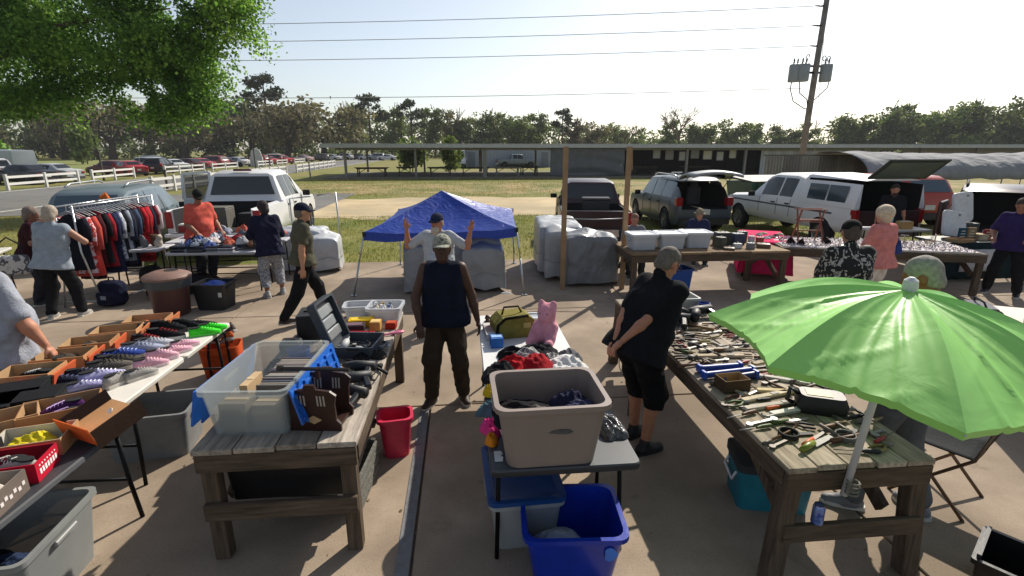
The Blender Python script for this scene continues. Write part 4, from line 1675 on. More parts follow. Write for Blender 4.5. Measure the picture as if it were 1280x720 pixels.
def human(label, loc, rz, h=1.75, g=1.0, lean=0, twist=0, hands=None, feet=((-.11, 0), (.11, 0)), toes=(-8, 8), head=(0, 0), top='555555', sleeve=.55, hem=-.02, bottom='333333', legs=1.0,
          shoe='222222', skinc='a97b62', hair=('short', '5a4a3c'), hat=None, vox=.011, elbow=((-.5, -1, -.3), (.5, -1, -.3)), pel=(0, 0, 0), topmat=None, botmat=None, belly=0, beard=None, glasses=False, collar=False,
          curl=.5, seed=1, lift=(0, 0), name='person', bust=0, side=0):
    k = h / 1.75
    o = thing(name, label, 'person', loc, rz)
    P = Vector((pel[0], pel[1], .905 * k + pel[2]))
    S = (Matrix.Rotation(rad(twist), 3, 'Z') @ Matrix.Rotation(rad(side), 3, 'Y') @ Matrix.Rotation(rad(-lean), 3, 'X')) @ Vector((0, 0, 1))
    X = Matrix.Rotation(rad(twist), 3, 'Z') @ Vector((1, 0, 0))
    X = (X - S * X.dot(S)).normalized()
    Fd = S.cross(X)
    Q = lambda x, y, z: P + (X * x + Fd * y + S * z) * k
    sh = [Q(-.172, 0, .495), Q(.172, 0, .495)]
    hands = hands or ((-.27, .05, .80), (.27, .05, .80))
    arms = []
    for i in (0, 1):
        t = Vector(hands[i])
        e, w = _ik(sh[i], t, .30 * k, .26 * k, elbow[i])
        arms.append((sh[i], e, w))
    lg = []
    for i in (0, 1):
        s = (-1, 1)[i]
        hp_ = P + Vector((s * .088 * k, 0, -.02))
        an = Vector((feet[i][0], feet[i][1], .085 * k + lift[i]))
        kn, an = _ik(hp_, an, .42 * k, .41 * k, (s * .12, 1, 0))
        lg.append((hp_, kn, an))
    nk = Q(0, .0, .53)
    Hm = Matrix.Rotation(rad(head[0]), 3, 'Z') @ Matrix.Rotation(rad(head[1]), 3, 'X')
    hc = nk + Fd * .035 * k + Vector((0, 0, .165 * k))
    H = lambda x, y, z: hc + (Hm @ Vector((x, y, z))) * k
    allp = [v for a in arms for v in a] + [v for l in lg for v in l] + [hc, P]
    lo = np.array([min(v[i] for v in allp) for i in range(3)]) - .30 * k
    hi = np.array([max(v[i] for v in allp) for i in range(3)]) + .30 * k
    lo[2] = -.04
    hi[2] = max(hi[2], hc.z + .2)
    sk = skin(skinc)
    Mx = np.array(Hm)

    def torso(D, add, gg):
        D.cone(Q(-.075, 0, .02), Q(.075, 0, .02), (.112 + .03 * (gg - 1)) * k * (gg * .5 + .5) + add, k=.06)
        D.cone(Q(-.06 * gg, .01, .16), Q(.06 * gg, .01, .16), .104 * gg * k + add, k=.07)
        D.cone(Q(-.085, .0, .34), Q(.085, 0, .34), (.108 * (.6 + .4 * gg)) * k + add, k=.08)
        D.cone(Q(-.135, -.005, .475), Q(.135, -.005, .475), .062 * k + add, k=.06)
        if belly:
            D.ell(Q(0, .10, .14), (.15 * k + add, .09 * k + belly + add, .16 * k + add), k=.06)
        if bust:
            for s in (-1, 1):
                D.ell(Q(s * .075, .10, .33), (.07, .06, .07), k=.05)

    # ---- one continuous body
    D = SDF(lo, hi, vox, .02)
    torso(D, 0, .96)
    D.cone(Q(0, -.005, .49), H(0, -.02, -.09), .058 * k, .050 * k, k=.05)
    D.ell(H(0, -.012, .03), (.076 * k, .096 * k, .094 * k), Mx, k=.02)
    D.ell(H(0, .018, -.04), (.060 * k, .070 * k, .082 * k), Mx, k=.04)
    D.cone(H(0, .088, .012), H(0, .108, -.028), .011 * k, .016 * k, k=.015)
    D.cone(H(-.03, .082, .030), H(.03, .082, .030), .010 * k, k=.02)
    D.cone(H(-.018, .086, -.062), H(.018, .086, -.062), .009 * k, k=.01)
    D.ell(H(0, .072, -.10), (.03 * k, .024 * k, .02 * k), Mx, k=.03)
    for s in (-1, 1):
        D.ell(H(s * .034, .094, .008), (.016 * k, .012 * k, .010 * k), Mx, k=0, sub=True)
        D.ell(H(s * .078, -.008, -.005), (.012 * k, .022 * k, .034 * k), Mx, k=.01)
    for i in (0, 1):
        a, e, w = arms[i]
        D.cone(a, e, .054 * k * (.7 + .3 * g), .042 * k * (.7 + .3 * g), k=.05)
        D.cone(e, e + (w - e) * .35, .042 * k * (.7 + .3 * g), .043 * k * (.7 + .3 * g), k=.02)
        D.cone(e + (w - e) * .35, w, .043 * k * (.7 + .3 * g), .027 * k, k=.02)
        f = (w - e).normalized()
        side = f.cross(Vector((0, 0, 1)))
        if side.length < .25:
            side = Fd.copy() * (1 if i else -1)
        side.normalize()
        pn = side.cross(f)
        inw = (P - w)
        inw.z = 0
        if pn.dot(inw) < 0:
            pn, side = -pn, -side
        c = w + f * .045 * k
        D.cone(c - side * .022 * k, c + side * .022 * k, .020 * k, k=.02)
        D.cone(c + f * .035 * k - side * .026 * k, c + f * .035 * k + side * .026 * k, .016 * k, k=.02)
        for q, (dx, ln) in enumerate(((-.031, .062), (-.010, .074), (.011, .070), (.031, .054))):
            b0 = c + f * .045 * k + side * dx * k
            b1 = b0 + (f * (1 - curl * .5) + pn * curl * .6).normalized() * ln * .55 * k
            b2 = b1 + (f * (1 - curl) + pn * curl * 1.2).normalized() * ln * .5 * k
            D.cone(b0, b1, .0095 * k, .0088 * k, k=.004)
            D.cone(b1, b2, .0088 * k, .0075 * k, k=.004)
        tb = c - f * .02 * k + side * (-.03 if i else .03) * k
        tt = tb + (f * .6 + side * (-.6 if i else .6) + pn * .5).normalized() * .035 * k
        D.cone(tb, tt, .012 * k, .0105 * k, k=.01)
        D.cone(tt, tt + (f + pn * .4).normalized() * .03 * k, .0105 * k, .009 * k, k=.006)
        hp_, kn, an = lg[i]
        D.cone(hp_, kn, .085 * k * (.75 + .25 * g), .055 * k, k=.05)
        D.cone(kn, kn + (an - kn) * .35 + Vector((0, -.012, 0)), .053 * k, .053 * k, k=.012)
        D.cone(kn + (an - kn) * .35 + Vector((0, -.012, 0)), an, .053 * k, .036 * k, k=.012)
        ta = Matrix.Rotation(rad(-toes[i]), 3, 'Z') @ Vector((0, 1, 0))
        D.cone(an + Vector((0, 0, -.045 * k)) - ta * .03, an + Vector((0, 0, -.05 * k)) + ta * .14 * k, .032 * k, .024 * k, k=.02)
    D.build('body', sk, o)
    # ---- shirt
    if top:
        D = SDF(lo, hi, vox * 1.15, .03)
        torso(D, .026, g)
        hz = Q(0, 0, hem)
        if hem < 0:
            D.cone(Q(-.085, 0, hem), Q(.085, 0, hem), (.128 * k * (g * .5 + .5)) + .034 + .012 * g, k=.05)
        D.cone(Q(0, -.012, .5), H(0, -.02, -.10), .063 * k, .054 * k, k=.03)
        for i in (0, 1):
            if sleeve > 0:
                a, e, w = arms[i]
                sl = min(sleeve, 1.0)
                D.cone(a, a + (e - a) * sl, .068 * k * (.6 + .4 * g), .062 * k * (.6 + .4 * g), k=.04)
                if sleeve > 1:
                    D.cone(e, e + (w - e) * (sleeve - 1), .058 * k, .045 * k, k=.03)
        D.ripple(.016, 20, seed, lambda z: np.clip(1.25 - (z - .75 * k) * 1.0, .45, 1.2))
        D.cut(hz, -S)
        D.cut(nk + Vector((0, 0, .085 * k if collar else .058 * k)) - Fd * (.0), (Vector((0, 0, 1)) + Fd * .55))
        if sleeve == 0:
            for s in (-1, 1):
                D.cut(Q(s * .175, 0, .49), X * s + S * .15)
        else:
            pass
        D.build('shirt', topmat or cloth(top), o, relax=1)
    # ---- trousers or shorts
    if bottom:
        D = SDF(lo, hi, vox * 1.15, .03)
        D.cone(Q(-.075, 0, .03), Q(.075, 0, .03), .118 * k * (g * .5 + .5) + .012, k=.05)
        wb = Q(0, 0, .10)
        for i in (0, 1):
            hp_, kn, an = lg[i]
            full = legs >= 1
            D.cone(hp_, kn, .098 * k * (.7 + .3 * g), .086 * k if full else .095 * k, k=.045)
            if full:
                D.cone(kn, an + Vector((0, 0, .02)), .086 * k, .068 * k, k=.03)
            elif legs > .5:
                D.cone(kn, kn + (an - kn) * ((legs - .5) * 2), .082 * k, .078 * k, k=.03)
        D.ripple(.020, 17, seed + 5)
        D.cut(wb, S)
        if legs < 1:
            zc = np.mean([lg[0][1].z, lg[1][1].z]) - (legs - .5) * .8 * k
            D.cut((0, 0, zc), (0, 0, -1))
        else:
            D.cut((0, 0, .055 * k), (0, 0, -1))
        D.build('trousers' if legs >= 1 else 'shorts', botmat or cloth(bottom), o, relax=1)
    # ---- shoes
    for i in (0, 1):
        an = lg[i][2]
        ta = Matrix.Rotation(rad(-toes[i]), 3, 'Z') @ Vector((0, 1, 0))
        c = an + Vector((0, 0, -.048 * k))
        D = SDF(np.array(c) - .26 * k, np.array(c) + .26 * k, .011, .03)
        D.cone(c - ta * .035 * k, c + ta * .05 * k, .045 * k, .044 * k)
        D.cone(c + ta * .05 * k - Vector((0, 0, .006)), c + ta * .145 * k - Vector((0, 0, .012)), .044 * k, .036 * k)
        D.cone(an + Vector((0, 0, .01)), c, .047 * k, .042 * k)
        D.cut((0, 0, an.z - .085 * k + .004), (0, 0, -1))
        s_ = D.build('shoe', mat(shoe, .6, 'shoe', 9, .15), o)
        b = B()
        pts = []
        lt = Vector((ta.y, -ta.x, 0))
        for yy, ww in ((-.085, .022), (-.07, .04), (0, .045), (.06, .047), (.13, .042), (.17, .026), (.185, .0)):
            pts.append((yy, ww))
        out = [c + ta * y * k + lt * w * k for y, w in pts] + [c + ta * y * k - lt * w * k for y, w in pts[-2::-1]]
        zb = an.z - .085 * k
        b.loft([[(p.x, p.y, zb) for p in out], [(p.x, p.y, zb + .026 * k) for p in out]])
        b.build('sole', mat('b9b6ae' if shoe != '111214' else '1c1c1d', .7, 'sole', 9, .1), s_)
    # ---- hair, hat, face
    if hair and hair[0] != 'bald':
        D = SDF(np.array(hc) - .2 * k, np.array(hc) + .2 * k, .009, .02)
        st_, hcol = hair
        if st_ == 'short':
            D.ell(H(0, -.018, .040), (.081 * k, .099 * k, .092 * k), Mx)
            D.ell(H(0, -.05, -.03), (.072 * k, .062 * k, .07 * k), Mx)
            D.ell(H(0, .085, -.045), (.085 * k, .075 * k, .098 * k), Mx, sub=True)
            D.ell(H(0, .02, -.12), (.12 * k, .12 * k, .07 * k), Mx, sub=True)
        elif st_ in ('bob', 'puff'):
            r = .094 if st_ == 'bob' else .115
            D.ell(H(0, -.02, .035), (r * k, (r + .012) * k, (r + .008) * k), Mx)
            D.ell(H(0, -.05, -.05), (.082 * k, .062 * k, .08 * k), Mx)
            D.ell(H(0, .105, -.04), (.082 * k, .085 * k, .095 * k), Mx, sub=True)
        elif st_ == 'fringe':
            D.ell(H(0, -.03, -.01), (.088 * k, .092 * k, .075 * k), Mx)
            D.ell(H(0, .03, .06), (.075 * k, .105 * k, .075 * k), Mx, sub=True)
            D.ell(H(0, .10, -.04), (.09 * k, .085 * k, .1 * k), Mx, sub=True)
        D.ripple(.006, 45, seed)
        D.build('hair', mat(hcol, .85, 'hair', 40, .3, .3, 120), o, relax=1)
    if beard:
        D = SDF(np.array(hc) - .22 * k, np.array(hc) + .2 * k, .009, .02)
        D.ell(H(0, .06, -.10), (.058 * k, .055 * k, .075 * k), Mx)
        D.ell(H(0, .07, -.03), (.045 * k, .08 * k, .03 * k), Mx, sub=True)
        D.ripple(.010, 60, seed)
        D.build('beard', mat(beard, .85, 'hair', 40, .25, .5, 90), o, relax=0)
    for s in (-1, 1):
        b = B()
        b.lathe([(.001, -.008), (.007, -.004), (.008, 0), (.007, .004), (.001, .008)], n=8)
        b.build('eye', mat('1d1815', .25, 'eye', 5, 0), o, True, loc=H(s * .034, .083, .008))
    if glasses:
        b = B()
        for s in (-1, 1):
            b.tube([H(s * .034 + .024 * math.cos(a), .105, .005 + .018 * math.sin(a)) for a in [rad(q) for q in range(0, 361, 40)]], .003, 5)
            b.tube([H(s * .058, .102, .01), H(s * .08, .0, .01)], .003, 5)
        b.tube([H(-.01, .106, .005), H(.01, .106, .005)], .003, 5)
        b.build('glasses', DARK, o)
    if hat:
        hk, hcl, hm = hat[0], hat[1], (hat[2] if len(hat) > 2 else None)
        m_ = hm or cloth(hcl)
        D = SDF(np.array(hc) - .24 * k, np.array(hc) + .24 * k, .008, .02)
        if hk == 'cap':
            D.ell(H(0, -.012, .045), (.088 * k, .106 * k, .092 * k), Mx)
            D.cut(H(0, 0, .032), Hm @ Vector((0, .12, -1)))
            c_ = D.build('cap', m_, o)
            b = B()
            def _bill(u, v):
                a = (u - .5) * 2.5
                r = .088 + (.085 * math.cos(a) ** .6 if abs(a) < 1.57 else 0) * v
                return H(math.sin(a) * (.085 + .0 * v) * (1 - .05 * v), -.012 + .10 * math.cos(a) + .085 * v * math.cos(a * .8), .048 - .022 * v - .018 * (a * a) * .5)
            b.grid(_bill, 10, 3)
            b.build('bill', m_, c_, True, solid=.006)
        else:
            D.ell(H(0, -.012, .045), (.090 * k, .106 * k, .098 * k), Mx)
            D.cut(H(0, 0, .025), Hm @ Vector((0, 0, -1)))
            c_ = D.build('hat', m_, o)
            b = B()
            b.loft([[H(math.cos(a) * r * .92, -.012 + math.sin(a) * r, z) for a in [2 * math.pi * q / 24 for q in range(24)]] for r, z in ((.09, .036), (.15, .018), (.152, .022), (.09, .042))], cap=(False, False))
            b.build('brim', m_, c_, True)
    o['_wr'] = 0
    del o['_wr']
    return o, dict(arms=arms, legs=lg, head=hc, H=H, P=P, Q=Q, sh=sh)


def camo(name, cols, scale=28):
    m = bpy.data.materials.new(name)
    m.use_nodes = True
    N, L = m.node_tree.nodes, m.node_tree.links
    b = N["Principled BSDF"]
    b.inputs["Roughness"].default_value = .9
    tc = N.new("ShaderNodeTexCoord")
    no = N.new("ShaderNodeTexNoise")
    no.inputs["Scale"].default_value = scale
    no.inputs["Detail"].default_value = 2
    L.new(tc.outputs["Object"], no.inputs["Vector"])
    rp = N.new("ShaderNodeValToRGB")
    rp.color_ramp.interpolation = 'CONSTANT'
    e = rp.color_ramp.elements
    while len(e) < len(cols):
        e.new(.5)
    for i, c in enumerate(cols):
        e[i].position = i / len(cols) * .5 + .25
        e[i].color = (*hx(c), 1)
    L.new(no.outputs[0], rp.inputs[0])
    L.new(rp.outputs[0], b.inputs["Base Color"])
    return m


def leafprint():
    """black cloth printed with pale leaves"""
    m = bpy.data.materials.new("leaf_print")
    m.use_nodes = True
    N, L = m.node_tree.nodes, m.node_tree.links
    b = N["Principled BSDF"]
    b.inputs["Roughness"].default_value = .9
    tc = N.new("ShaderNodeTexCoord")
    ns = N.new("ShaderNodeTexNoise")
    ns.inputs["Scale"].default_value = 6
    L.new(tc.outputs["Object"], ns.inputs["Vector"])
    vm = N.new("ShaderNodeVectorMath")
    vm.operation = 'MULTIPLY_ADD'
    L.new(ns.outputs[1], vm.inputs[0])
    vm.inputs[1].default_value = (.35, .35, .35)
    L.new(tc.outputs["Object"], vm.inputs[2])
    cols = []
    for rot, sc in ((.7, (24, 24, 7.5)), (-.8, (26, 26, 8))):
        mp = N.new("ShaderNodeMapping")
        mp.inputs["Rotation"].default_value = (rot * .5, rot, 0)
        mp.inputs["Scale"].default_value = sc
        L.new(vm.outputs[0], mp.inputs[0])
        vo = N.new("ShaderNodeTexVoronoi")
        vo.inputs["Scale"].default_value = 1
        L.new(mp.outputs[0], vo.inputs["Vector"])
        gt = N.new("ShaderNodeMath")
        gt.operation = 'LESS_THAN'
        gt.inputs[1].default_value = .33
        L.new(vo.outputs[0], gt.inputs[0])
        cols.append(gt.outputs[0])
    mx = N.new("ShaderNodeMath")
    mx.operation = 'MAXIMUM'
    L.new(cols[0], mx.inputs[0])
    L.new(cols[1], mx.inputs[1])
    rp = N.new("ShaderNodeMix")
    rp.data_type = 'RGBA'
    L.new(mx.outputs[0], rp.inputs[0])
    rp.inputs[6].default_value = (*hx('17181a'), 1)
    rp.inputs[7].default_value = (*hx('a5a59c'), 1)
    L.new(rp.outputs[2], b.inputs["Base Color"])
    return m


# man in dark vest standing between the tables, hand at hip, facing the camera
human('man in navy sleeveless vest and camouflage cap standing between the tables', (-.20, 4.78, 0), rad(176), h=1.72, g=1.12, lean=4, head=(-4, 3), hands=((-.33, .02, .80), (.22, .21, .88)),
      elbow=((-.6, -1, -.2), (1.0, -.5, -.2)), feet=((-.16, .02), (.15, .10)), toes=(-20, 22), top='151a28', sleeve=0, hem=-.06, bottom='3a3228', shoe='3a2a20', skinc='4a3226', hair=('short', '1a1512'),
      hat=('cap', '77776a', camo('camo', ['4a4a3c', '77776a', '9a9a8e', '5c5848'], 40)), vox=.0095, seed=3)
# man in black shirt bent over the tool table, hands clasped behind his back
human('heavy man in black shirt and shorts bending over the tool table, hands behind back', (1.46, 3.80, 0), rad(-66), h=1.80, g=1.28, lean=27, head=(0, -34), hands=((-.06, -.30, .94), (.02, -.32, .97)),
      elbow=((-1, -.6, 0), (1, -.6, 0)), feet=((-.11, .04), (.13, -.06)), top='15161a', sleeve=.8, hem=-.10, bottom='121317', legs=.62, shoe='111214', skinc='a37158', hair=('short', '5f5750'), vox=.0095,
      belly=.05, glasses=True, collar=True, seed=4, pel=(0, -.10, 0), curl=.8)
# walker
human('man in olive shirt and navy cap walking past the clothing table', (-2.30, 7.40, 0), rad(-62), h=1.76, g=1.0, lean=4, head=(0, -4), hands=((-.25, .18, .86), (.25, -.06, .80)),
      feet=((-.08, .30), (.08, -.34)), toes=(-4, 4), lift=(.0, .05), top='504e40', sleeve=.65, hem=-.03, bottom='17171a', shoe='33231f', skinc='b28468', hair=('short', '6b6259'), hat=('cap', '1a2030'), seed=6, collar=True)
# woman in navy with a bag looking at the table
human('woman in navy top and patterned cropped trousers leaning over the clothing table', (-3.28, 8.9, 0), rad(32), h=1.66, g=1.05, lean=12, head=(10, -24), hands=((-.22, .34, .92), (.18, .36, .95)),
      feet=((-.13, -.06), (.14, .05)), top='1a1c30', sleeve=1.3, hem=-.16, bottom='8d8f93', legs=.86, botmat=camo('grey_pattern', ['85878c', '9b9da1', '6f7177', 'a9aaad'], 24), shoe='8f8f8d', skinc='8a5f4c', hair=('bob', '2a1f22'), seed=8, bust=1)
# vendor in orange shirt
human('vendor in bright orange shirt and dark cap behind the clothing table', (-4.95, 10.12, 0), rad(-125), h=1.78, g=1.22, lean=8, head=(-20, -26), hands=((-.25, .26, .96), (.22, .3, .98)),
      top='c4584a', sleeve=.8, hem=-.08, bottom='2c2f36', shoe='222222', skinc='8f644f', hair=('short', '3a302a'), hat=('cap', '20241f'), belly=.05, seed=9)
# woman at the clothes rack
human('grey-haired woman in pale grey sleeveless blouse leaning into the clothes rack', (-6.02, 7.95, 0), rad(4), h=1.70, g=1.18, side=6, lean=8, head=(10, -25), hands=((-.10, .30, 1.50), (.24, .36, 1.12)),
      elbow=((-1, .1, -.8), (1, -.4, -.6)), feet=((-.16, .0), (.20, .08)), top='8a939c', sleeve=.12, hem=-.12, bottom='17181b', shoe='8d8a86', skinc='a87c66', hair=('bob', '9a8f80'), seed=11)
human('shopper in dark maroon top half hidden behind the grey-haired woman', (-6.95, 8.75, 0), rad(-60), h=1.62, g=1.05, lean=14, head=(0, -20), hands=((-.2, .36, 1.0), (.2, .34, 1.0)), top='33161c', sleeve=.7,
      hem=-.1, bottom='2e2c34', skinc='8a5f4c', hair=('bob', '6f6259'), seed=12)
# large man cut by the picture edge
human('large man in light grey tee and jeans standing beside the shoe table', (-3.76, 4.2, 0), rad(-25), h=1.84, g=1.62, lean=3, head=(0, -20), hands=((-.36, .08, .80), (.44, .16, .84)), top='8f939d', sleeve=.9, hem=-.14,
      bottom='3d4d68', shoe='4a4a4c', skinc='b0795f', hair=('short', '7a7168'), vox=.011, belly=.08, seed=13)
# bearded man under the blue canopy with raised arms
human('bearded man in pale tee and dark cap reaching up under the blue canopy', (-.34, 7.05, 0), rad(172), h=1.66, g=1.15, lean=9, head=(-24, -4), hands=((-.46, .18, 1.40), (.40, .18, 1.42)), elbow=((-1, .1, -.9), (1, .1, -.9)),
      top='a9adb2', sleeve=.8, hem=-.08, bottom='33343a', skinc='a8735c', hair=('short', '8a8580'), hat=('cap', '262b40'), beard='b5aa9c', belly=.04, seed=14, curl=.3)
# seated figure inside the open hatch
human('person in wide brimmed hat and dark top sitting behind the kitchen goods', (5.25, 11.0, 0), rad(165), h=1.6, lean=4, pel=(0, -.05, -.40), head=(10, -6), feet=((-.12, .45), (.12, .45)), hands=((-.15, .30, .62), (.15, .30, .62)), top='2d3350', sleeve=.8,
      bottom='2c2f36', hair=('bob', '7a6a5c'), hat=('brim', '8c7f6a'), skinc='b98d74', seed=15, vox=.014)
# little head behind the clear totes
human('person in grey tee sitting low behind the clear plastic totes', (3.42, 10.0, 0), rad(170), h=1.62, lean=2, pel=(0, 0, -.38), feet=((-.12, .45), (.12, .45)), hands=((-.15, .30, .62), (.15, .30, .62)), head=(0, -10), top='77777c', bottom='33343a', hair=('short', '7a5c4c'), skinc='a67560', seed=16, vox=.014)
# man inside the cap pickup
human('bearded man in black tee standing at the back of the cap pickup', (9.75, 10.9, 0), rad(150), h=1.72, lean=0, head=(0, -8), top='1c1c22', sleeve=.7, bottom='2c2f36', hair=('short', '2a211d'), skinc='a8765e', beard='3a2e28', seed=17, vox=.013)
# woman in pink behind the jewellery table
human('white-haired woman in salmon pink top with blue bag behind the jewellery table', (6.1, 6.85, 0), rad(15), h=1.68, g=1.1, lean=3, head=(0, -8), hands=((-.2, .3, .95), (.2, .3, .95)), top='c77e78', sleeve=.9, hem=-.1, bottom='c9c5c0', skinc='b98a74',
      hair=('puff', 'c9b8a0'), seed=18, vox=.012)
# man in leaf print shirt
human('man in black shirt printed with pale leaves and dark cap at the jewellery table', (3.95, 4.8, 0), rad(-8), h=1.78, g=1.2, lean=4, head=(-12, -14), hands=((-.2, .3, .92), (.24, .3, .95)), top='17181a', sleeve=.9, hem=-.1, bottom='2d2d30',
      skinc='a3735c', hair=('short', '4a403a'), hat=('cap', '1d1e1c'), topmat=leafprint(), seed=19, collar=True)
# grey-haired man behind the umbrella
human('grey-haired man in grey clothes and sneakers standing behind the green umbrella', (2.94, 2.86, 0), rad(25), h=1.82, g=1.15, lean=3, head=(20, -22), hands=((-.26, .24, .95), (.28, .2, .95)), feet=((-.22, .12), (.1, -.16)), toes=(-40, 20), top='55575a', sleeve=.7, hem=-.1,
      bottom='5b5d60', shoe='6b6c70', skinc='7c5138', hair=('short', '86827c'), vox=.0095, seed=20)
# vendor at the picture edge
human('person in purple tee and black trousers beside the dark clothed table', (9.35, 7.8, 0), rad(125), h=1.70, g=1.2, lean=6, head=(0, -20), hands=((-.2, .26, 1.02), (.24, .22, 1.0)), feet=((-.2, .05), (.2, .0)), top='2e2350', sleeve=.8, hem=-.08, bottom='1b1b1f', shoe='1d1c1c',
      skinc='8f6350', hair=('short', '3a302a'), seed=21, vox=.012)


# ================================================================ STALLS
GREYWOOD = ['8c8377', '978d80', '7f766a', 'a0968a']


def add(bld, name, m, parent, **k):
    return bld.build(name, m, parent, **k)


def simple(name, label, cat, loc, rz=0, group=None):
    return thing(name, label, cat, loc, rz, group)


def wood_table(label, x0, x1, y0, y1, z, name='wooden_table', cols=GREYWOOD, lower=True, splay=0.0, planks=4, braces=True, thick=.035, leg=.09, group=None, rz=0, legc='54483c'):
    cx, cy = (x0 + x1) / 2, (y0 + y1) / 2
    o = thing(name, label, 'table', (cx, cy, 0), rz, group)
    w, l = x1 - x0, y1 - y0
    pw = w / planks
    rr = random.Random(int(abs(x0 * 100)))
    for i in range(planks):
        b = B()
        b.box((-w / 2 + pw * (i + .5), rr.uniform(-.012, .012), z - thick / 2 + rr.uniform(-.003, .002)), (pw - .008, l, thick))
        b.build('plank', wood(cols[i % len(cols)]), o, bev=.004)
    lx, ly = w / 2 - .07, l / 2 - .06
    dk = wood(legc, 'woodx')  # legs and aprons browner, and darkened to stand for their shaded side
    dv = wood(legc, 'woodz')
    for s in (-1, 1):
        b = B()
        b.box((0, s * (l / 2 - .018), z - thick - .062), (w - .02, .036, .12))
        b.build('end_apron', dk, o, bev=.004)
        b = B()
        b.box((s * (w / 2 - .022), 0, z - thick - .058), (.036, l - .09, .11))
        b.build('side_apron', wood(legc), o, bev=.004)
        if lower:
            b = B()
            b.box((0, s * (ly + .062), .36), (w - .05, .036, .11))
            b.build('stretcher', dk, o, bev=.004)
        for t in (-1, 1):
            b = B()
            b.beam((s * (lx + splay), t * (ly + splay * .5), 0), (s * lx, t * ly, z - thick - .004), leg, leg * .95)
            b.build('leg', dv, o, bev=.005)
            if braces:
                b = B()
                b.beam((s * (lx - .05), t * ly - t * .09, .36), (s * (lx - .05), t * (ly - .62), z - thick - .06), .04, .085)
                b.build('brace', dv, o)
    return o


def folding_table(label, cx, cy, w, l, z, topc='c9c9c6', edge='b5b5b2', rz=0, legc='1b1c1e', split=False, name='folding_table', group=None, bar=.32):
    """plastic or laminate folding table, long side along y"""
    o = thing(name, label, 'table', (cx, cy, 0), rz, group)
    parts = ((-l / 4 - .002, l / 2 - .006), (l / 4 + .002, l / 2 - .006)) if split else ((0, l),)
    for yc, ll in parts:
        b = B()
        b.loft([ring(w - .02, ll - .01, .03, z - .045, 4, (0, yc)), ring(w, ll, .04, z - .035, 4, (0, yc)), ring(w, ll, .04, z - .010, 4, (0, yc))], m=1, cap=(True, False))
        b.loft([ring(w, ll, .04, z - .010, 4, (0, yc)), ring(w - .012, ll - .012, .036, z, 4, (0, yc))], m=0, cap=(False, True))
        b.build('table_top', [mat(topc, .5, 'laminate', 4, .07), mat(edge, .5, 'edge', 4, .05)], o, 2)
    for s in (-1, 1):
        y = s * (l / 2 - .22)
        for t in (-1, 1):
            b = B()
            b.tube([(t * (w / 2 - .06), y, z - .045), (t * (w / 2 - .05), y + s * .02, .3), (t * (w / 2 - .04), y + s * .05, .0)], .014, 8)
            b.build('leg', metal(legc, .5), o, True)
        b = B()
        b.tube([(-w / 2 + .05, y + s * .02, bar), (w / 2 - .05, y + s * .02, bar)], .011, 6)
        b.build('crossbar', metal(legc, .5), o, True)
    return o


def tote_mesh(w, d, h, tap=.88, t=.006, r=.05, rim=.018):
    """open-topped plastic container, base at z=0"""
    b = B()
    q = lambda s, z, ww=0: ring((w - ww) * s, (d - ww) * s, r, z)
    rg = [q(tap, 0), q(1, h - .03), q(1, h - .03, -2 * rim), q(1, h, -2 * rim), q(1, h, t * 2), q(1, h - .03, t * 2), q(tap, t * 2, t * 2)]
    b.loft(rg, cap=(True, True))
    return b


def tote(label, loc, rz, w, d, h, m, name='plastic_tote', cat='tote', group=None, tap=.88, lid=None, handles=True, rot=None, rim=.018, r=.05):
    o = thing(name, label, cat, loc, rz, group, rot)
    tote_mesh(w, d, h, tap, r=r, rim=rim).build('body', m, o, 2)
    if handles:
        for s in (-1, 1):
            b = B()
            b.box((s * (w / 2 + .012), 0, h - .075), (.02, min(.18, d * .4), .03))
            b.build('handle', m, o, bev=.006)
    if lid:
        b = B()
        b.loft([ring(w + .05, d + .05, r, h + .002), ring(w + .05, d + .05, r, h + .03), ring(w - .02, d - .02, r, h + .032), ring(w - .05, d - .05, r, h + .018)])
        b.build('lid', lid, o, 2)
    return o


def openbox(label, loc, rz, w, d, h, outc, inc='a98a66', name='shoe_box', group=None, rot=None, lid=None, t=.004, cat='box', flap=None):
    o = thing(name, label, cat, loc, rz, group, rot)
    mo, mi = card(outc), card(inc)
    b = B()
    b.box((0, 0, t / 2), (w, d, t))
    for s in (-1, 1):
        b.box((s * (w / 2 - t / 2), 0, h / 2 + t / 2), (t, d, h))
        b.box((0, s * (d / 2 - t / 2), h / 2 + t / 2), (w - 2 * t, t, h))
    b.build('outside', mo, o)
    b = B()
    b.box((0, 0, t + .002), (w - 2.2 * t, d - 2.2 * t, .002))
    for s in (-1, 1):
        b.box((s * (w / 2 - t - .0015), 0, h / 2 + t), (.002, d - 2.4 * t, h - .004))
        b.box((0, s * (d / 2 - t - .0015), h / 2 + t), (w - 2.4 * t, .002, h - .004))
    b.build('lining', mi, o)
    if lid:
        b = B()
        b.box((0, 0, 0), (w + .012, d + .012, t))
        for s in (-1, 1):
            b.box((s * (w / 2 + .006), 0, .012), (t, d + .012, .03))
            b.box((0, s * (d / 2 + .006), .012), (w + .012, t, .03))
        b.build('lid', card(lid[0]), o, loc=lid[1], rot=lid[2])
    return o


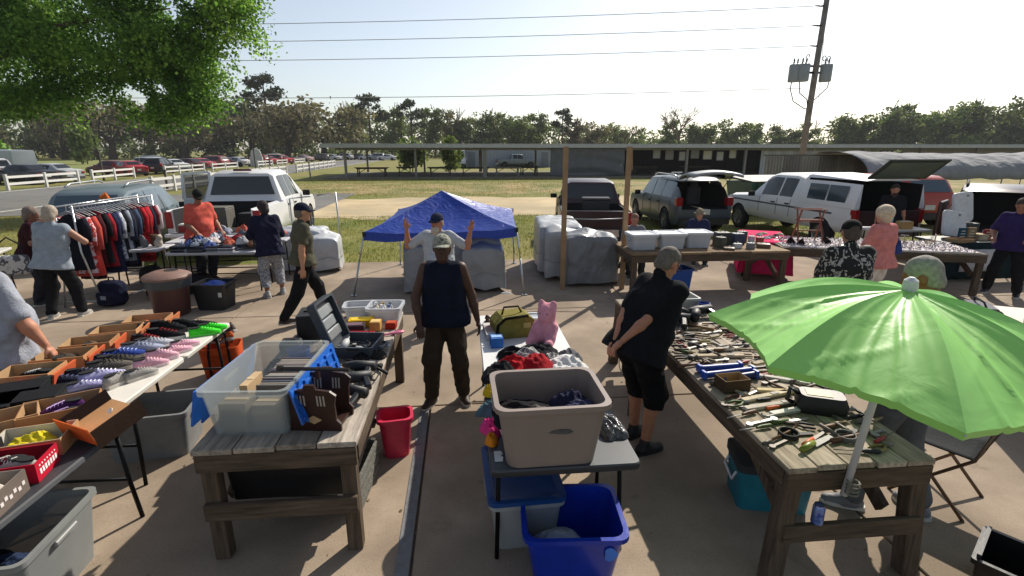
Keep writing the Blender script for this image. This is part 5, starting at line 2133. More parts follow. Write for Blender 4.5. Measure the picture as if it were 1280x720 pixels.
# ---------------------------------------------------------------- shoes
def make_shoe(name, label, upper, sole, lace, loc, rz, group, high=.0, scale=1.0, rot=None):
    o = thing(name, label, 'shoe', loc, rz, group, rot)
    o.scale = (scale * R.uniform(.9, 1.1), scale * R.uniform(.93, 1.07), scale * R.uniform(.85, 1.3))
    if 'shoe' not in PROTO:
        pr = [(-.142, .018, .055), (-.135, .032, .078), (-.10, .037, .088), (-.05, .036, .084), (0, .037, .082), (.04, .041, .070), (.08, .044, .057), (.115, .038, .047), (.138, .024, .038), (.146, .006, .03)]
        up_, so_, op_, la_ = B(), B(), B(), B()
        rings = []
        for y, w, t in pr:
            rings.append([(w * math.cos(a) * (1 if math.sin(a) < .2 else .92), y, .020 + (t - .02) * (max(math.sin(a), -.1) ** .6 if math.sin(a) > 0 else 0)) for a in [2 * math.pi * j / 14 for j in range(14)]])
        up_.loft(rings)
        for z0, z1, e in ((0, .024, .004),):
            out = [(w + e, y) for y, w, t in pr] + [(-w - e, y) for y, w, t in pr[::-1]]
            so_.loft([[(x, y, z0) for x, y in out], [(x, y, z1) for x, y in out]])
        op_.loft([[(.026 * math.cos(a), -.085 + .05 * math.sin(a), z) for a in [2 * math.pi * j / 12 for j in range(12)]] for z in (.084, .0915)])
        for i in range(5):
            y = -.018 + i * .024
            z = .090 - i * .0075
            la_.tube([(-.022, y, z - .012), (-.008, y + .006, z), (.008, y - .006, z), (.022, y, z - .012)], .004, 5)
        PROTO['shoe'] = [up_.mesh('upper', DARK, True), so_.mesh('sole', DARK, 2), op_.mesh('opening', DARK, 2), la_.mesh('laces', DARK, True)]
    for me, m in zip(PROTO['shoe'], (cloth(upper), plastic(sole, .6), mat('1a1a1c', .95), cloth(lace))):
        q = put(bpy.data.objects.new(me.name, me), o)
        q.material_slots[0].link = 'OBJECT'
        q.material_slots[0].material = m
    return o


# ---------------------------------------------------------------- crumpled cloth
def cloth_mesh(seed, sx=.34, sy=.28, hz=.10, n=46, fr=1.0):
    rg = random.Random(seed)
    ws = [(rg.uniform(-1, 1) * 20 * fr, rg.uniform(-1, 1) * 20 * fr, rg.uniform(0, 6.3), rg.uniform(.5, 1)) for _ in range(3)] + [(rg.uniform(-1, 1) * 55, rg.uniform(-1, 1) * 55, rg.uniform(0, 6.3), rg.uniform(.3, .6)) for _ in range(4)]
    el = [rg.uniform(.65, 1.25) for _ in range(9)]
    b = B()
    V = []
    nr, na = n // 2, n + 6
    for i in range(nr + 1):
        u = i / nr
        for j in range(na):
            a = 2 * math.pi * j / na
            R_ = el[j * 8 // na] * (1 - (j * 8 / na) % 1) + el[(j * 8 // na + 1) % 8] * ((j * 8 / na) % 1)
            x, y = math.cos(a) * u * sx / 2 * R_, math.sin(a) * u * sy / 2 * R_
            f = sum(w[3] * (1 - abs(math.sin(w[0] * x + w[1] * y + w[2]))) for w in ws) / 4
            f = max(0, 1.25 * f - .1)
            z = hz * (1 - u ** 2.6) * (.30 + .70 * f) + (.012 if i < nr else 0)
            V.append((x, y, z))
    b.add(V, [(i * na + j, i * na + (j + 1) % na, (i + 1) * na + (j + 1) % na, (i + 1) * na + j)[::-1] for i in range(nr) for j in range(na)])
    return b


CL = {}


def lump(name, label, cat, loc, c, seed=0, size=(1, 1, 1), rz=0, group=None, m=None, rot=None):
    k = seed % 7
    if k not in CL:
        CL[k] = cloth_mesh(k + 3).mesh('cloth', DARK, True)
    o = bpy.data.objects.new(name, CL[k])
    put(o, None, loc, rz, rot=rot)
    o.scale = size
    o.material_slots[0].link = 'OBJECT'
    o.material_slots[0].material = m or cloth(c)
    return tag(o, label, cat, group)


# ================================================================ shoe stall (white folding table and dark table before it)
folding_table('white split-top folding table covered with shoes', -2.78, 4.33, .76, 1.80, .74, 'd2cec4', 'c2beb4', split=True)
folding_table('dark grey folding table piled with open shoe boxes', -2.60, 2.52, .74, 1.78, .735, '33363a', '55585c', rz=rad(-1))
sg = 'shoes set out on the white table'
SH = [
    # x, y, rz, upper, sole, lace, label, scale
    (-2.62, 5.10, -78, '141518', '1a1a1c', '2c2c2e', 'black high boot-like sneaker at the table corner beside the green shoes', 1.08),
    (-2.74, 5.05, -80, '16171a', '8f8f8d', '2c2c2e', 'black sneaker with grey sole edge next to the corner one', 1.08),
    (-2.85, 4.96, -80, '18191c', '1c1c1e', '2c2c2e', 'all black sneaker beside the grey-edged black sneaker', 1.08),
    (-2.96, 4.92, -80, '141417', 'a9a9a6', '3a3a3c', 'black sneaker with pale sole in the black row', 1.05),
    (-2.46, 5.00, -70, '35c22a', '5ad848', '6be85a', 'neon green shoe nearest the far table corner', .95),
    (-2.47, 4.86, -66, '3fcb30', '4ed03c', '6be85a', 'neon green shoe behind its neon green partner', .95),
    (-2.80, 4.77, -72, '1b1c1f', 'b3b3b1', '7d2028', 'black running shoe with red lining and grey toe', 1.05),
    (-2.86, 4.64, -72, '2a2224', '9a9a98', '9c2a30', 'dark grey shoe with red laces beside the red lined one', 1.05),
    (-2.74, 4.54, -64, 'a3a6ae', 'c3c3c4', '8d9098', 'light grey sneaker with white sole', 1.05),
    (-2.80, 4.43, -64, '8d93a6', 'bcbcc0', '6d7488', 'bluish grey sneaker with white sole', 1.05),
    (-2.86, 4.31, -62, '2c3f82', '6d6a66', '9aa6d0', 'royal blue running shoe with brown sole', 1.05),
    (-2.92, 4.19, -62, '27366e', '7a726c', '3a4a90', 'deep blue running shoe behind the royal blue one', 1.05),
    (-2.78, 4.16, -60, '4a4640', '8a867d', '2f2d2a', 'brownish grey walking shoe with thick sole', 1.1),
    (-2.83, 4.03, -60, '54504a', '8a867d', '35332f', 'brownish grey walking shoe, partner of the thick-soled one', 1.1),
    (-2.92, 3.92, -58, '2a2c38', '3a3c46', '5a5e70', 'charcoal sneaker with blue laces', 1.05),
    (-2.98, 3.80, -58, '1f2230', '2d3040', '4a5070', 'navy sneaker with dark sole', 1.05),
    (-2.76, 3.86, -50, '9a98bc', '3c4060', 'd6d6e2', 'lilac sneaker with big white laces', 1.05),
    (-2.80, 3.73, -50, '8c8bb0', '3c4060', 'd6d6e2', 'lilac sneaker with white laces, nearer partner', 1.05),
    (-2.92, 3.64, -52, '23252f', '6f7280', '8d90a0', 'dark blue black sneaker with grey sole', 1.05),
    (-2.50, 4.56, -58, 'd3a2b0', 'd9c2c6', 'e4c4cc', 'pale pink strappy shoe behind the green shoes', .85),
    (-2.51, 4.42, -58, 'cf9cab', 'd9c2c6', 'e4c4cc', 'pale pink strappy shoe, second of the pink row', .85),
    (-2.53, 4.27, -55, 'd0a0ad', 'd6bfc4', 'e0c0c8', 'dusty pink shoe, third of the pink row', .85),
    (-2.55, 4.12, -55, 'cb98a6', 'd6bfc4', 'e0c0c8', 'dusty pink shoe beside the grey loafers', .85),
    (-2.52, 3.92, -30, '8e8c88', 'b9b6ae', 'a9a7a2', 'small grey loafer by the table edge', .85),
    (-2.60, 3.84, -30, '96938e', 'b9b6ae', 'a9a7a2', 'small grey loafer, inner one of the pair', .85),
]
for x, y, a, u, s_, l_, lb, sc in SH:
    make_shoe('sneaker' if 'loafer' not in lb else 'loafer', lb, u, s_, l_, (x + R.uniform(-.02, .02), y + R.uniform(-.015, .015), .742), rad(a + R.uniform(-16, 16)), sg, scale=sc * R.uniform(.94, 1.06))
bg = 'open shoe boxes on the shoe tables'
BX = [
    (-3.10, 5.08, 10, .36, .24, .12, 'b0805a', 'kraft box with orange lining cloth at the far end of the white table'),
    (-3.20, 4.78, 14, .36, .24, .12, 'b98c66', 'kraft shoe box holding a tan shoe, next to the orange lined box'),
    (-3.24, 4.48, 14, .36, .24, .12, 'a87852', 'brown shoe box in the middle of the box row'),
    (-3.24, 4.18, 12, .36, .25, .12, 'b48258', 'brown shoe box with a dark shoe inside'),
    (-3.26, 3.86, 10, .36, .26, .12, 'bb8a60', 'kraft shoe box with black and white shoes behind the man in grey tee'),
]
for x, y, a, w, d, h, c, lb in BX:
    openbox(lb, (x, y, .742), rad(a), w, d, h, c, 'a98a66', group=bg)
    b = B()
    b.box((0, 0, 0), (.014, d + .04, .13), ry=rad(12))
    tag(b.build('box_lid', card('b4532f' if y < 4.6 else 'a8623c'), None, loc=(x + .235, y, .81), rz=rad(a)), 'orange cardboard lid leaning on ' + lb.split(' at ')[0].split(' in ')[0].split(' behind ')[0].split(' next ')[0], 'lid', 'orange box lids')
for x, y, a, u, s_, l_, lb in ((-3.12, 5.06, 20, 'c2552c', '8a4a30', 'd06a3c', 'orange shoe lying in the kraft box at the far end'), (-3.2, 4.78, -10, '8a6a4c', '6a5040', '9a7a5c', 'tan shoe lying in its kraft box'), (-3.24, 4.48, 15, '5a4636', '3c3028', '6a5646', 'brown shoe lying in the middle box'),
                               (-3.24, 4.18, 8, '3a332c', '2a2622', '5a5046', 'dark brown shoe lying in its brown box'), (-3.26, 3.92, 75, '17171a', 'd3d3d0', 'd8d8d4', 'black and white shoe in the nearest box of the row'), (-3.26, 3.80, 75, '1b1b1e', 'd3d3d0', 'd8d8d4', 'black shoe with white sole sharing the nearest box of the row')):
    make_shoe('sneaker', lb, u, s_, l_, (x, y, .752), rad(a), 'shoes lying in boxes')
# boxes on the dark near table
openbox('open kraft box of purple shoes on the dark table', (-2.62, 3.26, .737), rad(28), .40, .27, .13, 'a9794f', 'a58560', group=bg)
for i, (dx, dy) in enumerate(((-.06, .05), (.05, -.05), (.0, .0))):
    make_shoe('sneaker', ['dark purple shoe in the kraft box', 'purple shoe with lilac laces in the kraft box', 'plum shoe on top of the purple pair'][i], '43204f', '2c1634', 'b59acb', (-2.62 + dx, 3.26 + dy, .748 + .02 * i), rad(60 + 25 * i), 'shoes lying in boxes', scale=.9)
o = thing('shoe_box', 'kraft box with bright orange edge tipped over the table end', 'box', (-2.26, 3.10, .82), rad(-28), bg)
b = B()
b.box((0, 0, 0), (.33, .006, .30))
b.build('bottom_panel', card('b98c62'), o, rot=(rad(-74), 0, 0))
b = B()
b.box((.165, -.02, 0), (.006, .13, .30))
b.build('dark_end', card('3a2a20'), o, rot=(rad(-74), 0, 0))
b = B()
b.box((-.165, -.02, 0), (.006, .13, .30))
b.build('label_end', card('241c1a'), o, rot=(rad(-74), 0, 0))
b = B()
b.box((0, -.05, -.155), (.33, .12, .006))
b.build('orange_side', card('d2622a'), o, rot=(rad(-74), 0, 0))
b = B()
for k in range(5):
    b.box((-.1695, -.05 + .018 * (k % 3), .09 - .035 * k), (.002, .03, .014))
b.build('printed_marks', card('c9c2b4'), o, rot=(rad(-74), 0, 0))
b = B()
b.lathe([(.018, 0), (.018, .004)], n=14)
b.build('sticker', card('e4e0d6'), o, loc=(.1, -.01, .09), rot=(rad(52), 0, 0))
openbox('kraft box filled with a crumpled yellow cloth on the dark table', (-2.55, 2.93, .737), rad(14), .36, .24, .10, 'a5825c', 'b7b4ac', group=bg)
lump('cloth_bundle', 'crumpled yellow cloth in the kraft box', 'cloth', (-2.55, 2.93, .77), 'c7b52a', 2, (.85, .6, .9), rad(18))
openbox('white and brown shoe box with raised flap on the dark table', (-2.86, 3.12, .737), rad(36), .34, .22, .13, 'b28a62', 'a98a66', group=bg)
o = openbox('crimson red shoe box with white lettering on the dark table', (-2.47, 2.66, .737), rad(12), .34, .22, .11, 'b3122e', '7c1020', group=bg)
b = B()
for k in range(7):
    b.box((.1715, -.075 + .025 * k, .05), (.002, .016, .03))
    b.box((.1715, -.075 + .025 * k, .085), (.002, .010, .008))
b.build('lettering', card('e2d8d8'), o)
openbox('black shoe box with red and white pattern on the dark table', (-2.80, 2.74, .737), rad(10), .30, .24, .12, '1d1a1c', '8a7f78', group=bg)
o = openbox('grey brown shoe box with dotted end at the corner of the dark table', (-2.44, 2.40, .737), rad(8), .34, .23, .12, '6a5f58', '8f857a', group=bg)
b = B()
for k in range(6):
    b.box((.1715, -.08 + .032 * k, .05 + .012 * (k % 2)), (.002, .02, .02))
b.build('printed_marks', card('cfc8c4'), o)
for i, (x, y, a, u, s_, l_, lb) in enumerate(((-2.49, 2.66, 80, '5a1f2a', 'c4bcb4', 'c4bcb4', 'maroon shoe with cream sole in the crimson box'), (-2.43, 2.64, 80, 'a29c94', 'c4bcb4', 'd4ccc4', 'pale shoe in the crimson box'), (-2.80, 2.74, 70, '2a2224', 'b5aea6', 'b5aea6', 'black shoe in the black patterned box'), (-2.44, 2.42, 85, 'b8b0a8', 'c4bcb4', 'd4ccc4', 'cream shoe in the grey brown box'))):
    make_shoe('sneaker', lb, u, s_, l_, (x, y, .755), rad(a), 'shoes lying in boxes')
for i, (x, y, c) in enumerate(((-3.12, 3.52, '17181b'), (-2.93, 3.40, '1d1e22'), (-3.13, 3.28, '232429'))):
    o = thing('black_box', ['matte', 'long', 'low'][i] + ' black lidded box between the kraft boxes', 'box', (x, y, .74), rad(20), 'black lidded boxes')
    b = B()
    b.box((0, 0, .05), (.36, .22, .10))
    b.build('base', card(c), o, bev=.003)
    b = B()
    b.box((0, 0, .10 + .018), (.37, .23, .035))
    b.build('lid', card('131417'), o, bev=.003)
for i, (x, y, c, cn) in enumerate(((-3.2, 3.62, 'b0303a', 'red'), (-3.12, 3.58, '5a7ab0', 'light blue'), (-3.05, 3.63, 'c9bcc8', 'pale lilac'), (-3.26, 3.48, 'c23a50', 'crimson'))):
    lump('cloth_bundle', cn + ' cloth toy bundle among the shoe boxes', 'cloth', (x, y, .80), c, i, (.35, .4, .6), i)
# tubs under the shoe tables
FROST = mat('8a8d8c', .45, 'plastic', 6, .06, alpha=.8)
GREYTUB = plastic('77797a', .5)
tote('grey plastic tub standing empty under the white shoe table', (-2.62, 4.14, 0), rad(8), .62, .46, .40, GREYTUB, 'plastic_tub', 'tub')
o = tote('frosted clear tub with dark clothes under the dark shoe table', (-2.66, 2.62, 0), rad(4), .76, .62, .44, FROST, 'plastic_tub', 'tub')
for i, (dx, dy, c, cn) in enumerate(((-.1, .05, '1b1c22', 'black'), (.12, -.05, '23304a', 'navy'), (-.02, -.16, '8a2c22', 'rust red'))):
    lump('garment', cn + ' garment in the frosted tub', 'garment', (-2.66 + dx, 2.62 + dy, .14 + .05 * i), c, i + 1, (1.1, 1.1, 1), i)
# orange bag with gear under the far corner
o = thing('tote_bag', 'burnt orange canvas bag with dark straps under the shoe table corner', 'bag', (-2.72, 5.62, 0), rad(12))
b = B()
b.loft([ring(.34, .26, .05, 0), ring(.38, .30, .06, .2), ring(.40, .30, .05, .36), ring(.37, .27, .05, .36), ring(.34, .24, .05, .25)], cap=(True, True))
b.build('body', cloth('a8431c'), o, True)
for s in (-.1, .1):
    b = B()
    b.tube([(s, -.15, .05), (s, -.16, .3), (s * .8, -.1, .46), (s * .5, .0, .50), (s * .2, .1, .42), (s, .15, .3)], .014, 6)
    b.build('strap', cloth('1d1b1b'), o, True)
b = B()
b.box((0, -.155, .2), (.22, .012, .16))
b.build('pocket', cloth('8f3a1a'), o)
for i, (dx, dy, c, cn) in enumerate(((-.1, .03, '1a1a1c', 'black'), (.08, -.02, 'a54a20', 'orange'), (.02, .08, '55504c', 'grey'))):
    make_shoe('sneaker', cn + ' shoe poking out of the orange canvas bag', c, '8a8680', '2c2a28', (-2.72 + dx, 5.62 + dy, .36 + .03 * i), rad(40 * i), 'shoes in the orange bag', rot=(rad(-25), rad(10), rad(40 * i)))

# ================================================================ weathered table with the disc tote
wood_table('weathered grey wooden table carrying the disc tote and tool case', -1.60, -.66, 2.76, 5.30, .78, splay=.0)
CLEAR = mat('a9b0b0', .22, 'clear_plastic', 5, .04, alpha=.42, spec=.6)
BLUEP = plastic('1f5fb8', .35)
o = tote('clear plastic tote full of discs with blue hinged lid flaps', (-1.29, 3.26, .782), rad(-4), .50, .80, .31, CLEAR, tap=.9)
for s in (-1, 1):
    b = B()
    nt = 7
    pts = []
    for k in range(nt):
        y0 = -.39 + .78 * k / nt
        pts += [(y0, .27 if k % 2 else .23), (y0 + .78 / nt, .27 if k % 2 else .23)]
    poly = [(0, -.39)] + [(z, y) for y, z in pts] + [(0, .39)]
    b.loft([[(t, y, -z) for z, y in poly] for t in (-.006, .006)])
    fl = b.build('lid_flap', BLUEP, o, loc=(s * .275, 0, .30), rot=(0, rad(12 if s < 0 else -14), 0))
    for k in range(6):
        r_ = B()
        r_.box((s * .012, -.33 + .132 * k, -.13), (.014, .02, .22))
        r_.build('rib', BLUEP, fl)
    for k in range(3):
        r_ = B()
        r_.box((s * .011, 0, -.05 - .075 * k), (.012, .74, .014))
        r_.build('rib', BLUEP, fl)
rr = random.Random(3)
for k in range(22):
    c = rr.choice(['8f8c88', '5a5654', '2e2c30', 'a9a39a', '70666a', '474a55', '9a8f86'])
    b = B()
    b.box((0, 0, .0), (.26, .0125, .185), rx=rad(rr.uniform(-9, -3)))
    q = b.build('disc_case', mat(c, .35, 'case', 9, .15), None, loc=(-1.20 + rr.uniform(-.008, .008), 3.10 + k * .0215, .905 + rr.uniform(0, .01)), rz=rad(-4))
    tag(q, {'8f8c88': 'grey', '5a5654': 'dark grey', '2e2c30': 'black', 'a9a39a': 'cream', '70666a': 'mauve', '474a55': 'slate', '9a8f86': 'tan'}[c] + ' thin disc case standing in the clear tote', 'disc case', 'disc cases in the clear tote')
for i, (x, y, w, d, h, c, lb) in enumerate(((-1.40, 2.98, .16, .14, .19, '7f7566', 'beige carton in the near end of the clear tote'), (-1.22, 2.98, .15, .13, .17, '857a69', 'tan carton beside the beige one in the clear tote'), (-1.42, 3.25, .05, .22, .2, 'bba07c', 'small wooden block standing in the clear tote'))):
    o = thing('carton', lb, 'carton', (x, y, .795), rad(-4))
    b = B()
    b.box((0, 0, h / 2), (w, d, h))
    b.build('body', card(c), o, bev=.002)
    b = B()
    b.box((0, 0, h + .002), (w * .9, .03, .003))
    b.build('tape', mat('c9b48e', .3), o)
# dark brown wooden rack with cut-outs
o = thing('wooden_rack', 'dark brown carved wooden rack with pierced panels on the weathered table', 'rack', (-.92, 3.02, .782), rad(-8))
BR = mat('2b130c', .45, 'varnish', 6, .25)
for y, nm in ((-.10, 'panel'), (.10, 'panel')):
    b = B()
    po = [(-.16, 0), (.16, 0), (.165, .06), (.14, .09), (.14, .2), (.155, .26), (.12, .29), (.04, .30), (.03, .33), (-.03, .33), (-.04, .30), (-.12, .29), (-.155, .26), (-.14, .2), (-.14, .09), (-.165, .06)]
    b.loft([[(x, y + t, z) for x, z in po] for t in (-.009, .009)])
    p = b.build(nm, BR, o, rot=(rad(6 if y < 0 else -6), 0, 0))
    for sx in (-.06, .06):
        b = B()
        for ox in (-.02, 0, .02):
            b.box((sx + ox, y, .225), (.009, .0225, .07))
        b.build('pierced_lattice', mat('a29d94', .6), p)
    b = B()
    b.loft([[(x, y + t, z) for x, z in ((0, .06), (.05, .09), (0, .12), (-.05, .09))] for t in (-.0115, .0115)])
    b.build('inlay', mat('a88d68', .6), p)
b = B()
b.box((0, 0, .02), (.29, .18, .02))
b.build('shelf', BR, o)
b = B()
b.cyl((-.22, 0, .36), (.2, 0, .36), .013, n=8)
b.cyl((-.25, 0, .36), (-.22, 0, .36), .02, n=8)
b.build('handle', mat('1d1512', .5), o)
b = B()
b.box((0, 0, .335), (.02, .03, .07))
b.build('handle_post', BR, o)
# open tool case
o = thing('tool_case', 'open dark blue-grey tool case with silver lined lid', 'tool case', (-.95, 4.22, .782), rad(-8))
SLATE = plastic('39414b', .5)
b = B()
b.loft([ring(.40, .36, .03, 0), ring(.42, .38, .03, .10), ring(.39, .35, .03, .10), ring(.38, .34, .03, .02)])
b.build('base', SLATE, o, 2)
b = B()
b.loft([ring(.42, .38, .03, 0), ring(.42, .38, .03, .07), ring(.38, .34, .02, .07), ring(.37, .33, .02, .02)])
lid = b.build('lid', plastic('2e343c', .45), o, loc=(-.235, 0, .245), rot=(0, rad(70), 0), smooth=2)
b = B()
for i in range(3):
    b.box((-.10 + .10 * i, 0, .028), (.085, .28 - .05 * (i % 2), .018))
b.build('silver_lining', metal('b3b6b8', .3), lid, bev=.008)
b = B()
b.tube([(.22, -.08, .05), (.26, -.07, .05), (.26, .07, .05), (.22, .08, .05)], .012, 6)
b.build('handle', SLATE, o, True)


def tool(kind, label, loc, rz, c='8d8f92', hc='8a1f1c', s=1.0, group='hand tools on the tables', cat=None):
    o = thing(kind, label, cat or kind.replace('_', ' '), loc, rz, group)
    o.scale = (s,) * 3
    st, hd = mat(c, .55, 'steel', 14, .3, metal=.45), plastic(hc, .55)
    a, b = B(), B()
    if kind == 'screwdriver':
        a.tube([(0, .02, .012), (0, .15, .012)], .0035, 6)
        b.tube([(0, -.10, .012), (0, -.09, .014), (0, -.02, .014), (0, .01, .012), (0, .02, .012)], [.009, .014, .013, .009, .010], 8)
        a.build('shaft', st, o, True)
        b.build('grip', hd, o, True)
    elif kind == 'pliers':
        a.tube([(-.006, .0, .012), (-.008, .05, .012), (-.002, .085, .012)], [.012, .010, .004], 6)
        a.tube([(.006, .0, .012), (.008, .05, .012), (.002, .085, .012)], [.012, .010, .004], 6)
        a.build('jaws', st, o, True)
        for q in (-1, 1):
            h = B()
            h.tube([(q * .004, .0, .012), (q * .03, -.05, .012), (q * .026, -.13, .012)], [.007, .010, .008], 6)
            h.build('grip', hd, o, True)
    elif kind == 'hammer':
        a.tube([(-.055, .13, .016), (.05, .13, .016)], [.016, .013], 8)
        a.build('head', st, o, True)
        b.tube([(0, .13, .016), (0, 0, .014), (0, -.16, .016)], [.011, .012, .015], 8)
        b.build('handle', hd, o, True)
    elif kind == 'wrench':
        a.box((0, 0, .008), (.018, .16, .010))
        a.build('shaft', st, o)
        for q in (-1, 1):
            h = B()
            h.lathe([(.020, 0), (.020, .013)], (0, q * .088, .002), 10)
            h.build('jaw', st, o)
    elif kind == 'knife':
        a.loft([[(-.012, 0, z), (.012, 0, z), (.012, .12, z), (-.004, .16, z)] for z in (.006, .010)])
        a.build('blade', st, o)
        b.tube([(0, .0, .011), (0, -.11, .011)], [.012, .014], 8)
        b.build('handle', hd, o, True)
    elif kind == 'clamp':
        a.tube([(-.05, .06, .02), (-.05, -.06, .02), (.05, -.06, .02), (.05, .05, .02)], .011, 6)
        a.build('frame', st, o, True)
        b.tube([(.02, .05, .02), (.12, .05, .02)], .008, 6)
        b.tube([(.12, .02, .02), (.12, .08, .02)], .006, 6)
        b.build('screw', hd, o, True)
    elif kind == 'power_drill':
        a.tube([(0, -.09, .06), (0, .04, .06), (0, .09, .06), (0, .13, .06)], [.034, .036, .026, .014], 10)
        a.build('housing', hd, o, True)
        b.beam((0, -.05, .06), (-.12, -.07, .03), .04, .045)
        b.build('grip', plastic('1b1c1e'), o, bev=.008)
        h = B()
        h.tube([(0, .13, .06), (0, .20, .06)], .005, 6)
        h.build('bit', st, o, True)
    elif kind == 'pry_bar':
        a.tube([(0, -.17, .012), (0, .12, .012), (0, .165, .03), (0, .17, .05)], [.009, .009, .008, .004], 7)
        a.build('bar', hd if hc != '8a1f1c' else st, o, True)
        b.tube([(0, -.175, .012), (0, -.10, .012)], .0115, 7)
        b.build('end_grip', st, o, True)
    return o


for i in range(4):
    tool('power_drill' if i == 0 else 'wrench', ['chrome power tool lying in the open tool case', 'silver spanner inside the open tool case', 'steel spanner at the rim of the open tool case', 'second spanner at the back of the open tool case'][i], (-1.02 + .09 * i, 4.16 + .05 * (i % 2), .81), rad(30 * i), 'a9abad', 'a9abad', .9)
o = thing('cable_coil', 'black coiled cable inside the open tool case', 'cable', (-.92, 4.12, .81))
b = B()
b.tube([((.05 + .002 * q) * math.cos(q * .6), (.05 + .002 * q) * math.sin(q * .6), .01 + .0016 * q) for q in range(34)], .006, 5)
b.build('coil', RUBBER, o, True)
b = B()
b.box((.1, .05, .03), (.03, .05, .03))
b.build('plug', RUBBER, o)


def cup(label, loc, c, r=.055, h=.11, name='plastic_cup', cat='cup', m=None):
    o = thing(name, label, cat, loc)
    b = B()
    b.lathe([(r * .8, 0), (r, h), (r - .004, h), (r * .8 - .004, .006)], n=18)
    b.build('body', m or plastic(c), o, 2)
    b = B()
    b.lathe([(r + .004, h - .008), (r + .004, h), (r, h + .002)], n=18, cap=(False, False))
    b.build('rim', m or plastic(c), o, 2)
    return o


cup('royal blue plastic tub beside the open tool case', (-1.32, 3.92, .782), '2358b0', .085, .15)
cup('small bright blue cup behind the clear tote', (-1.19, 3.88, .782), '3a6ad8', .05, .09)
o = thing('rope_coil', 'green and yellow rope coil beside the carved rack', 'rope', (-1.17, 3.76, .782))
b = B()
b.tube([(.05 * math.cos(a), .05 * math.sin(a), .02 + .01 * math.sin(3 * a)) for a in [rad(q) for q in range(0, 361, 20)]], .014, 8)
b.build('green_loop', cloth('2c6a3a'), o, True)
b = B()
b.tube([(.06 * math.cos(a), .05 * math.sin(a), .05 + .01 * math.sin(3 * a)) for a in [rad(q) for q in range(0, 361, 20)]], .012, 8)
b.build('yellow_loop', cloth('b59a2a'), o, True)
# far end bins
WHITEP = mat('c9ccd0', .3, 'clear_plastic', 5, .05, alpha=.62)
tote('pale clear bin at the far end of the weathered table', (-1.08, 5.16, .782), rad(4), .30, .22, .14, WHITEP, handles=False)
tote('wide clear bin of white bottles at the far table corner', (-.81, 5.08, .782), rad(-4), .32, .30, .15, WHITEP, handles=False)
for i in range(6):
    o = thing('bottle', ['small white bottle', 'white jar', 'pale tube', 'cream bottle', 'white box-shaped bottle', 'grey capped bottle'][i] + ' in the wide clear bin', 'bottle', (-.91 + .07 * (i % 3), 5.03 + .09 * (i // 3), .80), i, None)
    b = B()
    b.lathe([(.026, 0), (.028, .09), (.014, .12)], n=10)
    b.build('body', plastic(['d6d6d4', 'c9ccd0', 'b5b8c4', 'd6cdb8', 'd0d0d0', 'b0b2b5'][i]), o, 2)
    b = B()
    b.lathe([(.015, .12), (.015, .145)], n=10)
    b.build('cap', plastic(['8d9096', 'd0d0d0', '5a6a9a', 'd0d0d0', 'b08a4a', '6a6c70'][i]), o, 2)
for i, (x, y, w, d, h, c, lb) in enumerate(((-1.02, 4.88, .24, .13, .07, 'd2a512', 'bright yellow carton on the weathered table'), (-1.08, 4.72, .24, .12, .07, '3a2c30', 'dark purple carton before the yellow one'), (-.86, 4.74, .10, .12, .09, 'b5894a', 'golden gift box on the weathered table'), (-.72, 4.78, .10, .10, .06, '9a2a1c', 'small red carton near the table edge'))):
    o = thing('carton', lb, 'carton', (x, y, .782), rad(5 - 3 * i))
    b = B()
    b.box((0, 0, h / 2), (w, d, h))
    b.build('body', card(c), o, bev=.004)
    b = B()
    b.box((0, 0, h + .002), (w * .8, d * .7, .004))
    b.build('printed_top', card({'d2a512': 'd9b93a', '3a2c30': '6a5560', 'b5894a': 'd0b070', '9a2a1c': 'b5502c'}[c]), o)
o = thing('cutlery_tray', 'red slatted plastic tray on the weathered table', 'tray', (-.98, 4.53, .782), rad(-4))
tote_mesh(.26, .14, .04, .95, r=.02, rim=.006).build('tray', plastic('b01a20'), o, 2)
for k in range(7):
    b = B()
    b.box((-.1 + .033 * k, 0, .028), (.012, .12, .02))
    b.build('slat', plastic('c4262c'), o)
o = thing('hair_brush', 'pink plastic hairbrush at the table edge', 'brush', (-.74, 4.55, .79), rad(-65))
D = SDF((-.06, -.06, -.03), (.06, .2, .05), .006, .02)
D.ell((0, .12, .01), (.036, .06, .016)).cone((0, .06, .01), (0, -.03, .008), .010, .012)
D.build('body', plastic('d87a98'), o)
b = B()
for i in range(12):
    b.cyl((-.02 + .013 * (i % 4), .095 + .02 * (i // 4), .02), (-.02 + .013 * (i % 4), .095 + .02 * (i // 4), .036), .002, n=4)
b.build('bristles', plastic('a84a68'), o)
# electrical gear on the left side
for i, (x, y, w, d, h, c, lb) in enumerate(((-1.42, 4.62, .20, .30, .24, '151518', 'tall black speaker box on the weathered table'), (-1.50, 4.28, .16, .16, .09, '232427', 'low black radio with silver dial near the blue tub'), (-1.46, 4.98, .18, .2, .12, '2a2a2d', 'dark grey electric box at the far side of the weathered table'))):
    o = thing('radio' if 'radio' in lb else 'speaker_box' if 'speaker' in lb else 'electric_box', lb, 'radio' if 'radio' in lb else 'box', (x, y, .782), rad(6))
    b = B()
    b.box((0, 0, h / 2), (w, d, h))
    b.build('casing', plastic(c, .5), o, bev=.01)
    b = B()
    b.lathe([(.045, 0), (.05, .006), (.03, .01)], (0, 0, 0), 14)
    b.build('dial', metal('8d8f92'), o, loc=(w / 2 + .001, 0, h * .55), rot=(0, rad(90), 0))
    b = B()
    b.box((0, 0, h + .006), (w * .5, .03, .012))
    b.build('handle', RUBBER, o)
o = thing('metal_bowl', 'shiny crumpled metal bowl at the far side of the weathered table', 'bowl', (-1.46, 5.20, .782))
b = B()
b.lathe([(.03, 0), (.07, .03), (.10, .09), (.096, .09), (.066, .034), (.02, .01)], n=16)
